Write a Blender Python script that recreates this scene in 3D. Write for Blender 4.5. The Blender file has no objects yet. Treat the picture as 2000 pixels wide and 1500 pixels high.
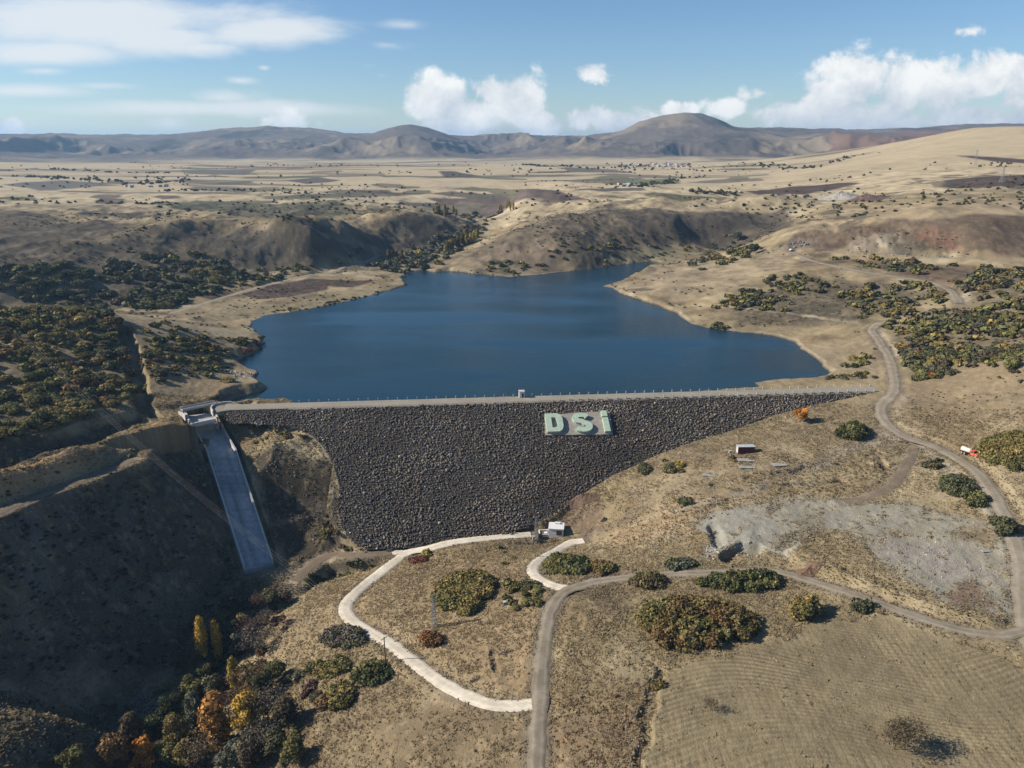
import bpy, math, random
import numpy as np
from mathutils import Vector

# ------------------------------------------------------------------ camera, sky, sun
S = bpy.context.scene
C = S.collection
F_PX, W_PX, H_PX = 1530.0, 2000.0, 1500.0
CAM_Z = 104.0
PITCH = math.radians(17.3)
cam_data = bpy.data.cameras.new("camera")
cam = bpy.data.objects.new("camera", cam_data)
C.objects.link(cam)
cam.location = (0, 0, CAM_Z)
cam.rotation_euler = (math.pi / 2 - PITCH, 0, 0)
cam_data.sensor_width = 36.0
cam_data.lens = 36.0 * F_PX / W_PX
cam_data.clip_start = 1.0
cam_data.clip_end = 60000.0
S.camera = cam

SUN_EL = math.radians(31.5)
SUN_AZ = math.radians(-90.0)          # azimuth from +Y towards +X: the sun stands over -X
sun_data = bpy.data.lights.new("sun", 'SUN')
sun_data.energy = 5.0
sun_data.angle = math.radians(0.53)
sun_data.color = (1.0, 0.915, 0.79)
sun = bpy.data.objects.new("sun", sun_data)
C.objects.link(sun)
SUN_DIR = Vector((math.sin(SUN_AZ) * math.cos(SUN_EL), math.cos(SUN_AZ) * math.cos(SUN_EL), math.sin(SUN_EL)))
sun.rotation_euler = (-SUN_DIR).to_track_quat('-Z', 'Y').to_euler()

S.view_settings.view_transform = 'Standard'
S.view_settings.look = 'None'
S.view_settings.exposure = 0.68
ALB = 0.80            # scales every ground and object colour to suit this exposure
S.view_settings.gamma = 1.0
S.render.engine = 'CYCLES'
S.cycles.use_denoising = True
S.cycles.max_bounces = 5
S.cycles.diffuse_bounces = 2
S.cycles.glossy_bounces = 2
S.cycles.transparent_max_bounces = 8
S.cycles.volume_bounces = 0
S.cycles.sample_clamp_indirect = 4.0

CP, SP = math.cos(PITCH), math.sin(PITCH)


def ray(px, py):
    cx = (np.asarray(px, float) - W_PX / 2) / F_PX
    cy = -(np.asarray(py, float) - H_PX / 2) / F_PX
    return cx, CP + cy * SP, -SP + cy * CP


def P(px, py, z):
    dx, dy, dz = ray(px, py)
    t = (z - CAM_Z) / dz
    return np.array((dx * t, dy * t, z + 0 * t))


def PR(px, py, R):
    dx, dy, dz = ray(px, py)
    t = R / np.hypot(dx, dy)
    return np.array((dx * t, dy * t, CAM_Z + dz * t))


# ------------------------------------------------------------------ world: sky and clouds
def build_world():
    w = bpy.data.worlds.new("World")
    S.world = w
    w.use_nodes = True
    nt = w.node_tree
    N, L = nt.nodes, nt.links
    N.clear()
    out = N.new('ShaderNodeOutputWorld')
    bg = N.new('ShaderNodeBackground')
    bg.inputs['Strength'].default_value = 0.072
    L.new(bg.outputs[0], out.inputs['Surface'])
    sky = N.new('ShaderNodeTexSky')
    sky.sky_type = 'NISHITA'
    sky.sun_disc = False
    sky.sun_elevation = SUN_EL
    sky.sun_rotation = SUN_AZ
    sky.altitude = 400
    sky.air_density = 1.0
    sky.dust_density = 0.0
    sky.ozone_density = 6.0
    tc = N.new('ShaderNodeTexCoord')
    sep = N.new('ShaderNodeSeparateXYZ')
    L.new(tc.outputs['Generated'], sep.inputs[0])

    def M(op, a, b=None, clamp=False):
        n = N.new('ShaderNodeMath')
        n.operation = op
        n.use_clamp = clamp
        for i, v in enumerate((a, b)):
            if v is None:
                continue
            if isinstance(v, (int, float)):
                n.inputs[i].default_value = v
            else:
                L.new(v, n.inputs[i])
        return n.outputs[0]

    yy = M('MAXIMUM', sep.outputs['Y'], 0.02)
    u = M('DIVIDE', sep.outputs['X'], yy)
    v = M('DIVIDE', sep.outputs['Z'], yy)
    comb = N.new('ShaderNodeCombineXYZ')
    L.new(u, comb.inputs[0])
    L.new(v, comb.inputs[1])

    def uv(px, py):
        dx, dy, dz = ray(px, py)
        return dx / dy, dz / dy

    def noise(scale, stretch, detail, rough, offs=(0, 0, 0), dist=0.0):
        mp = N.new('ShaderNodeMapping')
        mp.inputs['Scale'].default_value = (scale * stretch, scale, 1)
        mp.inputs['Location'].default_value = offs
        L.new(comb.outputs[0], mp.inputs[0])
        n = N.new('ShaderNodeTexNoise')
        n.inputs['Scale'].default_value = 1.0
        n.inputs['Detail'].default_value = detail
        n.inputs['Roughness'].default_value = rough
        n.inputs['Distortion'].default_value = dist
        L.new(mp.outputs[0], n.inputs['Vector'])
        return n.outputs['Fac']

    def blobs(lst):
        acc = None
        for (px, py, rx, ry, k) in lst:
            u0, v0 = uv(px, py)
            mp = N.new('ShaderNodeMapping')
            sx, sy = F_PX * CP / rx, F_PX * CP / ry
            mp.inputs['Scale'].default_value = (sx, sy, 0)
            mp.inputs['Location'].default_value = (-u0 * sx, -v0 * sy, 0)
            L.new(comb.outputs[0], mp.inputs[0])
            ln = N.new('ShaderNodeVectorMath')
            ln.operation = 'LENGTH'
            L.new(mp.outputs[0], ln.inputs[0])
            m = M('MULTIPLY', M('SUBTRACT', 1.0, ln.outputs['Value']), k)
            acc = m if acc is None else M('MAXIMUM', acc, m)
        return acc

    def smooth(val, lo, hi):
        n = N.new('ShaderNodeMapRange')
        n.interpolation_type = 'SMOOTHSTEP'
        n.inputs['From Min'].default_value = lo
        n.inputs['From Max'].default_value = hi
        L.new(val, n.inputs['Value'])
        return n.outputs[0]

    strat = [(230, 30, 430, 62, 1.15), (520, 62, 230, 40, 1.1), (90, 104, 190, 28, .9), (400, 92, 130, 22, .8),
             (330, 70, 260, 40, .9), (760, 88, 110, 18, .55), (790, 48, 80, 14, .5), (720, 128, 50, 10, .5),
             (745, 147, 34, 10, .6), (60, 176, 130, 14, .6), (430, 212, 330, 18, .85), (430, 190, 80, 18, .55),
             (90, 138, 60, 9, .5), (470, 157, 40, 9, .5), (517, 132, 18, 7, .6), (330, 242, 50, 16, .55), (200, 168, 80, 8, .4)]
    cumul = [(862, 195, 72, 50, 1.2), (910, 228, 95, 45, 1.2), (960, 180, 60, 34, .8), (1020, 195, 72, 55, 1.1), (1055, 240, 60, 32, 1.0),
             (1150, 228, 62, 28, 1.0), (1220, 236, 70, 26, .9), (1165, 141, 48, 16, .55), (1330, 216, 36, 16, .8),
             (1485, 182, 38, 16, .65), (1420, 212, 50, 18, .6), (1680, 160, 80, 62, 1.25), (1640, 195, 85, 50, 1.2), (1760, 180, 90, 62, 1.15),
             (1840, 190, 100, 70, 1.0), (1925, 160, 70, 52, 1.25), (2000, 175, 70, 56, 1.2), (1560, 222, 110, 36, .8), (1900, 230, 200, 45, .9),
             (1700, 235, 200, 40, .9), (15, 255, 42, 26, 1.2), (560, 235, 60, 22, .8), (1890, 60, 30, 9, .35), (2080, 190, 90, 80, 1.2), (1990, 128, 40, 20, .8)]
    ns = noise(9.0, .32, 7, .62, dist=.6)
    sm = blobs(strat)
    ds = smooth(M('ADD', M('MULTIPLY', M('SUBTRACT', ns, .5), 2.3), M('SUBTRACT', sm, .10)), 0.0, 0.75)
    nc = noise(17.0, .9, 9, .6, offs=(3.1, 1.7, 0), dist=.25)
    ncl = noise(17.0, .9, 9, .6, offs=(3.1 + .30, 1.7 - .42, 0), dist=.25)
    cm = blobs(cumul)
    dc = smooth(M('ADD', M('MULTIPLY', M('SUBTRACT', nc, .5), 2.6), M('SUBTRACT', cm, .07)), 0.0, 0.42)
    # light and grey of the cumulus
    lit = M('ADD', M('MULTIPLY', M('SUBTRACT', nc, ncl), 2.2), .62, clamp=True)
    mixc = N.new('ShaderNodeMix')
    mixc.data_type = 'RGBA'
    mixc.inputs[6].default_value = (4.6, 5.2, 6.0, 1)
    mixc.inputs[7].default_value = (9.0, 9.0, 8.8, 1)
    L.new(lit, mixc.inputs[0])
    m1 = N.new('ShaderNodeMix')
    m1.data_type = 'RGBA'
    L.new(M('MULTIPLY', ds, .86), m1.inputs[0])
    L.new(sky.outputs[0], m1.inputs[6])
    m1.inputs[7].default_value = (7.3, 7.6, 7.8, 1)
    m2 = N.new('ShaderNodeMix')
    m2.data_type = 'RGBA'
    front = smooth(sep.outputs['Y'], .05, .3)
    L.new(M('MULTIPLY', M('MULTIPLY', dc, .96), front), m2.inputs[0])
    L.new(m1.outputs[2], m2.inputs[6])
    L.new(mixc.outputs[2], m2.inputs[7])
    L.new(m2.outputs[2], bg.inputs['Color'])


build_world()

# ------------------------------------------------------------------ noise helpers
_rng = np.random.RandomState(7)
_TAB = _rng.rand(16, 256, 256).astype(np.float32)


def vnoise(x, y, seed=0):
    xi = np.floor(x).astype(np.int64)
    yi = np.floor(y).astype(np.int64)
    fx = (x - xi).astype(np.float32)
    fy = (y - yi).astype(np.float32)
    fx = fx * fx * fx * (fx * (fx * 6 - 15) + 10)
    fy = fy * fy * fy * (fy * (fy * 6 - 15) + 10)
    T = _TAB[seed % 16]
    x0, x1, y0, y1 = xi & 255, (xi + 1) & 255, yi & 255, (yi + 1) & 255
    a = T[x0, y0] * (1 - fx) + T[x1, y0] * fx
    b = T[x0, y1] * (1 - fx) + T[x1, y1] * fx
    return a * (1 - fy) + b * fy


def fbm(x, y, scale, octv=4, seed=0, gain=.5):
    s, a, t = 0, 1.0, 0
    ca, sa = math.cos(.6), math.sin(.6)
    X, Y = x / scale + 17.3, y / scale + 5.1
    for o in range(octv):
        s = s + a * (vnoise(X, Y, seed + o) - .5)
        t += a
        a *= gain
        X, Y = (X * ca - Y * sa) * 2.03 + 3.7, (X * sa + Y * ca) * 2.03 + 1.9
    return s / t * 2      # about -1..1


def ridged(x, y, scale, octv=4, seed=0):
    s, a, t = 0, 1.0, 0
    ca, sa = math.cos(.6), math.sin(.6)
    X, Y = x / scale + 7.3, y / scale + 9.1
    for o in range(octv):
        s = s + a * (1 - np.abs(2 * vnoise(X, Y, seed + o) - 1))
        t += a
        a *= .5
        X, Y = (X * ca - Y * sa) * 2.03 + 3.7, (X * sa + Y * ca) * 2.03 + 1.9
    return s / t


def sstep(a, b, x):
    t = np.clip((x - a) / (b - a), 0, 1)
    return t * t * (3 - 2 * t)


def seg_dist(x, y, poly, closed=False):
    """distance to a polyline and the interpolated extra columns at the nearest point"""
    poly = np.asarray(poly, float)
    n = len(poly)
    best = np.full(x.shape, 1e12)
    val = np.zeros(x.shape)
    for i in range(n if closed else n - 1):
        a, b = poly[i], poly[(i + 1) % n]
        dx, dy = b[0] - a[0], b[1] - a[1]
        L2 = dx * dx + dy * dy + 1e-9
        t = np.clip(((x - a[0]) * dx + (y - a[1]) * dy) / L2, 0, 1)
        d = (x - a[0] - t * dx) ** 2 + (y - a[1] - t * dy) ** 2
        m = d < best
        best = np.where(m, d, best)
        if poly.shape[1] > 2:
            val = np.where(m, a[2] + t * (b[2] - a[2]), val)
    return np.sqrt(best), val


def inside(x, y, poly):
    poly = np.asarray(poly, float)
    n = len(poly)
    r = np.zeros(x.shape, bool)
    j = n - 1
    for i in range(n):
        xi, yi, xj, yj = poly[i][0], poly[i][1], poly[j][0], poly[j][1]
        if yi != yj:
            c = ((yi > y) != (yj > y)) & (x < (xj - xi) * (y - yi) / (yj - yi) + xi)
            r ^= c
        j = i
    return r


# ------------------------------------------------------------------ the dam plane
DAM_Z = 4.0
DAM_SLOPE = 1.8
dA = P(445, 800.5, DAM_Z)[:2]
dB = P(1728, 763.5, DAM_Z)[:2]
dE = (dB - dA) / np.linalg.norm(dB - dA)
dN = np.array((dE[1], -dE[0]))            # downstream, towards the camera
DAM_LEN = float(np.linalg.norm(dB - dA))
CREST_W = 6.6


def dam_ts(x, y):
    return (x - dA[0]) * dE[0] + (y - dA[1]) * dE[1], (x - dA[0]) * dN[0] + (y - dA[1]) * dN[1]


def dam_hit(px, py):
    dx, dy, dz = ray(px, py)
    # CAM_Z + dz t = DAM_Z - s/slope ; s = ((dx t - Ax) Nx + (dy t - Ay) Ny)
    k = dx * dN[0] + dy * dN[1]
    k0 = -(dA[0] * dN[0] + dA[1] * dN[1])
    t = (DAM_Z - k0 / DAM_SLOPE - CAM_Z) / (dz + k / DAM_SLOPE)
    return np.array((dx * t, dy * t, CAM_Z + dz * t))


TOE_PX = [(1728, 764), (1650, 781), (1560, 801), (1480, 824), (1420, 845), (1360, 863), (1300, 884), (1250, 905), (1200, 928),
          (1150, 958), (1108, 980), (1085, 1000), (1040, 1024), (980, 1038), (900, 1050), (830, 1062), (760, 1072), (700, 1066), (668, 1030),
          (660, 990), (664, 950), (655, 915), (640, 882), (612, 852), (580, 834), (520, 826), (450, 824), (440, 806)]
toe_w = [dam_hit(*p) for p in TOE_PX]
dam_poly = [(*(dA),), (*(dB),)] + [(p[0], p[1]) for p in toe_w]

# ------------------------------------------------------------------ terrain control points
CPTS = []      # x, y, z


def cz(*pts):
    for (px, py, z) in pts:
        CPTS.append(P(px, py, z))


def cr(*pts):
    for (px, py, R) in pts:
        CPTS.append(PR(px, py, R))


def cw(*pts):
    for p in pts:
        CPTS.append(np.array(p, float))


for p in toe_w[1:]:
    CPTS.append(p)
# foreground hill and flat ground below the dam
cz((1050, 1500, -15), (1060, 1300, -14.5), (1100, 1145, -14), (1040, 1375, -15), (850, 1400, -19), (700, 1430, -25), (760, 1500, -22), (620, 1500, -29),
   (1250, 1480, -13), (1300, 1300, -13), (1600, 1400, -12), (1900, 1480, -12), (1990, 1330, -10), (1370, 1210, -12), (1600, 1180, -10.5),
   (1900, 1240, -9.5), (1250, 1130, -12.5), (1500, 1115, -10.5), (1450, 1060, -8.5), (1400, 1010, -9), (1600, 1010, -7.5), (1700, 1110, -7.5),
   (1800, 1050, -6.5), (1950, 1120, -7.5), (1990, 1050, -4), (1600, 930, -4.5), (1457, 885, -4), (1450, 940, -6), (1330, 905, -8),
   (1563, 825, -.5), (1668, 850, -.5), (1720, 800, 2.2), (1800, 865, .5), (1893, 885, 1), (1700, 900, -2), (1300, 960, -9), (1360, 940, -7.5),
   (1240, 950, -13), (1200, 990, -17), (1150, 985, -19), (1140, 1010, -22), (1180, 1030, -21), (1100, 1050, -26.3),
   (780, 1078, -30), (900, 1056, -28.6), (1035, 1046, -27), (740, 1115, -29), (690, 1160, -27), (672, 1190, -26), (690, 1215, -25),
   (760, 1255, -23), (830, 1310, -20.5), (900, 1350, -18), (960, 1375, -16.5), (1140, 1054, -24), (1080, 1078, -22.3), (1042, 1105, -19.3),
   (1060, 1133, -16.5), (850, 1160, -22.5), (930, 1140, -20.5), (900, 1090, -25.5), (980, 1080, -25), (1000, 1200, -16.5), (900, 1260, -18.5),
   (600, 1200, -29.5), (545, 1250, -32), (490, 1330, -36), (560, 1400, -31), (650, 1330, -26), (520, 1490, -35),
   (1300, 1060, -13), (1250, 1090, -13), (1200, 1070, -18))
# stream
cz((560, 1160, -33), (490, 1205, -36), (430, 1280, -38), (390, 1350, -39.5), (340, 1430, -41), (260, 1500, -43))
# between dam, knoll and spillway
cz((650, 1085, -31), (600, 1105, -31.5), (700, 1105, -31.5), (560, 1050, -29), (600, 1050, -28), (600, 1000, -23), (560, 960, -17),
   (450, 838, 0), (520, 838, -.5), (565, 850, -2.5), (600, 870, -5.5), (620, 900, -9), (540, 900, -8.5), (520, 950, -15), (625, 960, -16.5),
   (500, 880, -5), (470, 890, -7), (510, 1000, -21), (548, 1090, -29.5))
# left of the spillway, steep shaded valley side
cz((355, 850, 2.5), (330, 880, 1), (380, 930, -4), (400, 1000, -13), (445, 1090, -25), (300, 940, -3), (300, 1000, -9), (300, 1100, -19), (300, 1200, -27),
   (200, 990, -1), (200, 1100, -10), (200, 1250, -22), (200, 1350, -28.5), (100, 1040, -1), (100, 1150, -9), (100, 1250, -17), (0, 1080, 0), (0, 1180, -8), (0, 1280, -17),
   (100, 1350, -24), (0, 1370, -24), (100, 1430, -29), (0, 1470, -26), (200, 1460, -36), (150, 1500, -36), (380, 1180, -32), (330, 1290, -35))
# terraces
cz((0, 878, 12.5), (140, 833, 10.5), (265, 798, 8), (0, 908, 8.6), (150, 868, 6), (285, 815, 4.2), (0, 925, 10), (150, 882, 7.8), (290, 838, 5.2), (350, 826, 4.6),
   (0, 985, 5), (100, 950, 3.6), (200, 914, 2.6), (270, 885, 2.2), (0, 1012, 4.4), (100, 967, 3), (200, 932, 2), (255, 908, 1.4), (320, 850, 4))
# left hill
cz((0, 800, 14.5), (100, 790, 12.5), (200, 780, 10), (0, 700, 21.5), (100, 700, 19), (200, 700, 15.5), (255, 740, 11.5), (0, 640, 26), (100, 616, 27), (200, 614, 23.5),
   (300, 627, 16.5), (350, 640, 13), (430, 656, 6.5), (485, 664, 2.2), (350, 700, 10), (420, 712, 4), (300, 700, 13.5), (330, 760, 7.5), (400, 745, 6.0),
   (300, 800, 5), (350, 800, 4.5), (400, 775, 3.6), (440, 760, 4), (500, 752, 2.5), (480, 735, 1.2), (520, 789, 2.5))
# beyond: valley and left plateau
cz((0, 592, 11), (200, 592, 6), (300, 600, 4), (0, 560, 19), (0, 520, 27.5), (0, 470, 36), (0, 420, 42), (0, 395, 44), (200, 560, 12), (200, 520, 20), (200, 470, 29), (200, 430, 36),
   (200, 400, 38), (350, 560, 8.5), (350, 500, 19), (300, 455, 31), (420, 441, 32), (540, 446, 31), (590, 466, 27), (480, 502, 16), (560, 507, 12), (640, 517, 8.5),
   (570, 432, 33.5), (640, 440, 31.5), (690, 470, 20), (700, 492, 10.5), (760, 424, 31.5), (850, 430, 27), (890, 456, 17), (850, 482, 7.5), (905, 472, 7), (780, 500, 6),
   (300, 405, 36), (450, 410, 35), (600, 405, 35), (750, 405, 33), (860, 410, 29),
   (450, 602, 1.5), (600, 572, 3), (700, 562, 2), (760, 557, 1), (500, 562, 5), (600, 537, 7), (700, 512, 6.5), (420, 622, 1), (400, 600, 3),
   (805, 530, .6), (870, 490, 3), (940, 450, 7), (985, 418, 14), (1020, 400, 22))
# centre hill
cz((842, 514, 1.2), (900, 510, 4.5), (1000, 530, 1.6), (1100, 520, 3), (950, 482, 13), (1000, 456, 20), (1050, 430, 28), (1100, 460, 23), (1190, 397, 37.5), (1150, 418, 32),
   (1200, 450, 22), (1200, 420, 30), (1200, 490, 10), (1250, 500, 5), (1300, 502, 2.5), (1100, 490, 13), (1300, 440, 25), (1300, 400, 37.5), (1300, 470, 12), (1400, 470, 9),
   (1400, 440, 23), (1400, 415, 33), (1400, 395, 38), (1500, 432, 25), (1500, 400, 38.5), (1450, 476, 9), (1600, 398, 40))
cw((*PR(1400, 480, 715)[:2], 2.5), (*PR(1330, 480, 700)[:2], 1.5))
# right bank
cz((1300, 540, 5.5), (1400, 512, 11), (1480, 490, 16), (1300, 520, 6), (1250, 540, 3), (1300, 562, 6), (1400, 560, 10), (1400, 600, 5.5), (1330, 592, 3), (1500, 600, 7), (1500, 642, 2), (1450, 632, 2.2),
   (1500, 560, 13), (1550, 492, 20), (1600, 513, 20), (1690, 530, 20.5), (1800, 548, 20.5), (1862, 577, 20), (1600, 560, 14.5), (1700, 582, 13), (1650, 620, 8.5), (1700, 602, 12.5),
   (1600, 640, 4.5), (1550, 610, 7), (1630, 690, 2), (1650, 732, 2.5), (1700, 720, 4), (1700, 655, 8), (1692, 640, 9), (1722, 629, 11), (1735, 700, 6), (1745, 745, 4.8),
   (1700, 745, 4.2), (1600, 752, 1.2), (1540, 752, .9),
   (1640, 491, 22.5), (1750, 500, 24), (1850, 507, 25), (2000, 516, 26), (1800, 527, 24), (1900, 545, 26), (1990, 570, 27), (1950, 620, 20.5), (1850, 622, 15), (1800, 650, 12),
   (1900, 680, 14), (1800, 715, 7.5), (1990, 705, 19.5), (1850, 737, 8.8), (1950, 760, 12), (1900, 800, 6.5), (1990, 825, 8), (1990, 900, 4), (1800, 780, 4.5), (1960, 970, 0), (1850, 910, -1))
# quarry and plateau behind
cz((1545, 486, 21), (1620, 486, 23.5), (1700, 492, 25), (1800, 498, 26.5), (1900, 503, 28), (1560, 452, 33), (1620, 440, 37.5), (1700, 431, 44), (1800, 426, 48), (1850, 412, 52), (1990, 407, 54),
   (1920, 455, 42), (2000, 470, 38), (1600, 426, 40), (1560, 432, 37), (1680, 416, 45.5), (1640, 426, 42), (1700, 400, 49.5), (1600, 408, 43), (1850, 395, 55), (2000, 385, 58), (1700, 386, 50.5), (1500, 386, 45), (1300, 386, 42))
# far plain
cz((0, 380, 42), (300, 380, 38), (500, 385, 37), (700, 390, 35), (0, 350, 42), (300, 340, 36), (300, 322, 40), (0, 322, 44), (600, 340, 38), (600, 322, 42), (1000, 380, 38), (850, 362, 37),
   (1000, 345, 40), (850, 330, 42), (1100, 360, 42), (1200, 342, 43), (1250, 327, 44), (1150, 325, 46))
# right grassy hill
cr((1990, 250, 1700), (1900, 251, 1750), (1800, 270, 1750), (1700, 300, 1650), (1600, 326, 1500), (1500, 347, 1350), (1400, 362, 1250), (1900, 330, 1150), (1900, 360, 930), (1990, 300, 1350),
   (1990, 345, 950), (1700, 350, 1100), (1550, 374, 1000), (1800, 300, 1420))
cw((*PR(1900, 260, 2400)[:2], 70), (*PR(1700, 260, 2400)[:2], 62), (*PR(2080, 260, 2400)[:2], 90), (*PR(1500, 260, 2300)[:2], 52))
# mountains: crest, foot, far side
M1 = [(-150, 262), (-60, 268), (0, 266), (60, 262), (130, 260), (200, 262), (270, 268), (310, 268), (380, 255), (450, 248), (520, 244), (600, 246), (650, 252), (690, 264)]
for (a, b) in M1:
    cr((a, b, 5200))
for (a, b) in [(715, 266), (760, 250), (805, 245), (850, 258), (900, 276), (935, 292)]:
    cr((a, b, 4300))
for (a, b) in [(940, 267), (990, 261), (1050, 265), (1110, 270)]:
    cr((a, b, 5800))
for (a, b) in [(1140, 276), (1200, 263), (1260, 238), (1310, 228), (1370, 226), (1400, 235), (1440, 252), (1475, 262)]:
    cr((a, b, 4100))
for (a, b) in [(1510, 253), (1560, 254), (1640, 248), (1690, 259), (1740, 256), (1830, 245), (1890, 242), (1960, 244), (2080, 246)]:
    cr((a, b, 5400))
cr((0, 312, 3500), (150, 312, 3500), (300, 312, 3500), (450, 312, 3500), (600, 310, 3450), (750, 312, 3300), (900, 308, 3400), (1000, 303, 3700), (1100, 300, 3500), (1250, 300, 3200), (1400, 300, 3100),
   (1550, 300, 3200), (1700, 280, 3400), (1300, 312, 2800), (1450, 318, 2500), (1800, 268, 3600), (250, 285, 4300), (500, 285, 4300), (100, 290, 4300), (800, 280, 3800), (1330, 262, 3600))
for a in range(-100, 2200, 230):
    cw((*PR(a, 260, 8200)[:2], 60), (*PR(a, 260, 12500)[:2], 30))
# outside the frame
cw((-260, 150, -8), (-260, 230, 18), (-320, 330, 29), (-190, 90, -24), (-100, 70, -46), (0, 80, -15), (100, 80, -13), (280, 120, -8), (300, 240, 12), (370, 330, 34), (-420, 520, 40),
   (470, 520, 36), (-700, 900, 46), (800, 900, 70), (-1700, 2000, 50), (1900, 1900, 100), (-3300, 4000, 110), (3600, 4300, 120), (-45, 90, -30))
CP_ARR = np.array([np.asarray(p, float) for p in CPTS])


def to_tv(x, y):
    return np.arctan2(x, y), np.log(np.hypot(x, y))


MQ_C = 0.02


def fit():
    th, lv = to_tv(CP_ARR[:, 0], CP_ARR[:, 1])
    n = len(th)
    d = np.sqrt((th[:, None] - th[None]) ** 2 + (lv[:, None] - lv[None]) ** 2 + MQ_C ** 2)
    A = np.zeros((n + 3, n + 3))
    A[:n, :n] = -d + np.eye(n) * 0.0015
    A[:n, n] = A[n, :n] = 1
    A[:n, n + 1] = A[n + 1, :n] = th
    A[:n, n + 2] = A[n + 2, :n] = lv
    b = np.zeros(n + 3)
    b[:n] = CP_ARR[:, 2]
    w = np.linalg.solve(A, b)
    return th, lv, w


RB = fit()


def rbf(th, lv):
    t0, l0, w = RB
    out = np.zeros(th.size, np.float32)
    T, V = th.ravel().astype(np.float32), lv.ravel().astype(np.float32)
    t0 = t0.astype(np.float32)
    l0 = l0.astype(np.float32)
    n = len(t0)
    wf = w[:n].astype(np.float32)
    for i in range(0, T.size, 20000):
        a, b = T[i:i + 20000, None], V[i:i + 20000, None]
        d = np.sqrt((a - t0) ** 2 + (b - l0) ** 2 + np.float32(MQ_C ** 2))
        out[i:i + 20000] = -d @ wf
    out = out + w[n] + w[n + 1] * T + w[n + 2] * V
    return out.reshape(th.shape)


# polar grid round the point below the camera: fine near, coarse far
NT = 1380
TH = np.linspace(math.radians(-54), math.radians(54), NT)
rs = [72.0]
while rs[-1] < 12500:
    r = rs[-1]
    rs.append(r + (0.50 if r < 118 else 0.32 if r < 200 else 0.42 if r < 330 else min(0.42 + (r - 330) * 0.0042, 0.0052 * r)))
RR = np.array(rs)
NR = len(RR)
TG, RG = np.meshgrid(TH, RR)
XG, YG = RG * np.sin(TG), RG * np.cos(TG)
# the smooth base is evaluated on every third node and interpolated
_ci = np.unique(np.r_[np.arange(0, NR, 3), NR - 1])
_cj = np.unique(np.r_[np.arange(0, NT, 3), NT - 1])
_hc = rbf(TG[np.ix_(_ci, _cj)], np.log(RG[np.ix_(_ci, _cj)]))
_t = np.stack([np.interp(np.arange(NT), _cj, row) for row in _hc])
ia = np.searchsorted(_ci, np.arange(NR), side='right') - 1
ia = np.clip(ia, 0, len(_ci) - 2)
fa = ((np.arange(NR) - _ci[ia]) / (_ci[ia + 1] - _ci[ia]))[:, None]
HG = _t[ia] * (1 - fa) + _t[ia + 1] * fa
del _t


def rows(r0, r1):
    return slice(max(0, int(np.searchsorted(RR, r0)) - 1), min(NR, int(np.searchsorted(RR, r1)) + 1))


def block(poly, margin):
    """grid window that holds a world polyline with a margin in metres"""
    p = np.asarray(poly, float)
    r = np.hypot(p[:, 0], p[:, 1])
    t = np.arctan2(p[:, 0], p[:, 1])
    rr = rows(r.min() - margin, r.max() + margin)
    m = margin / max(40.0, r.min())
    j0 = max(0, int(np.searchsorted(TH, t.min() - m)) - 1)
    j1 = min(NT, int(np.searchsorted(TH, t.max() + m)) + 1)
    return rr, slice(j0, j1)


def sample(x, y, A=None):
    A = HG if A is None else A
    x, y = np.asarray(x, float), np.asarray(y, float)
    t, r = np.arctan2(x, y), np.hypot(x, y)
    fj = np.clip((t - TH[0]) / (TH[1] - TH[0]), 0, NT - 1.001)
    i = np.clip(np.searchsorted(RR, r) - 1, 0, NR - 2)
    fi = np.clip((r - RR[i]) / (RR[i + 1] - RR[i]), 0, 1)
    j = fj.astype(int)
    fj = fj - j
    return (A[i, j] * (1 - fj) + A[i, j + 1] * fj) * (1 - fi) + (A[i + 1, j] * (1 - fj) + A[i + 1, j + 1] * fj) * fi


def hit(px, py):
    """where the view ray through a photo point meets the ground"""
    px, py = np.atleast_1d(np.asarray(px, float)), np.atleast_1d(np.asarray(py, float))
    out = np.zeros((len(px), 3))
    dx, dy, dz = ray(px, py)
    hz = np.hypot(dx, dy)
    th = np.arctan2(dx, dy)
    for k in range(len(px)):
        fj = np.clip((th[k] - TH[0]) / (TH[1] - TH[0]), 0, NT - 1.001)
        j = int(fj)
        fj -= j
        prof = HG[:, j] * (1 - fj) + HG[:, j + 1] * fj
        zr = CAM_Z + dz[k] / hz[k] * RR
        below = np.nonzero(prof >= zr)[0]
        i = int(below[0]) if len(below) else NR - 1
        if i > 0:
            a, b = zr[i - 1] - prof[i - 1], prof[i] - zr[i]
            f = a / (a + b) if (a + b) > 1e-9 and b >= 0 else 1
            r = RR[i - 1] + f * (RR[i] - RR[i - 1])
        else:
            r = RR[0]
        out[k] = (r * math.sin(th[k]), r * math.cos(th[k]), CAM_Z + dz[k] / hz[k] * r)
    return out


def hit1(px, py):
    return hit([px], [py])[0]


# ------------------------------------------------------------------ large relief
amp_far = sstep(900, 2200, RG)
amp_mt = sstep(2550, 3400, RG)
HG += amp_far * (1 - .6 * amp_mt) * (6.5 * fbm(XG, YG, 420, 3, 1) + 6.0 * (ridged(XG * .7, YG, 330, 3, 11) - .6))
mt_h = np.clip((HG - 24) / 80, 0, 1) * amp_mt
cr_k = 1 - .84 * sstep(.62, 1.0, mt_h)
HG += mt_h * cr_k * (250 * (ridged(XG * 1.2, YG * .7, 900, 5, 3) - .64) + 150 * (ridged(XG, YG * .8, 280, 4, 5) - .62))
mid = sstep(110, 300, RG) * (1 - amp_far)
HG += mid * 1.1 * fbm(XG, YG, 46, 3, 2) + sstep(330, 560, RG) * (1 - amp_far) * 2.2 * fbm(XG, YG, 95, 3, 9)

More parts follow.
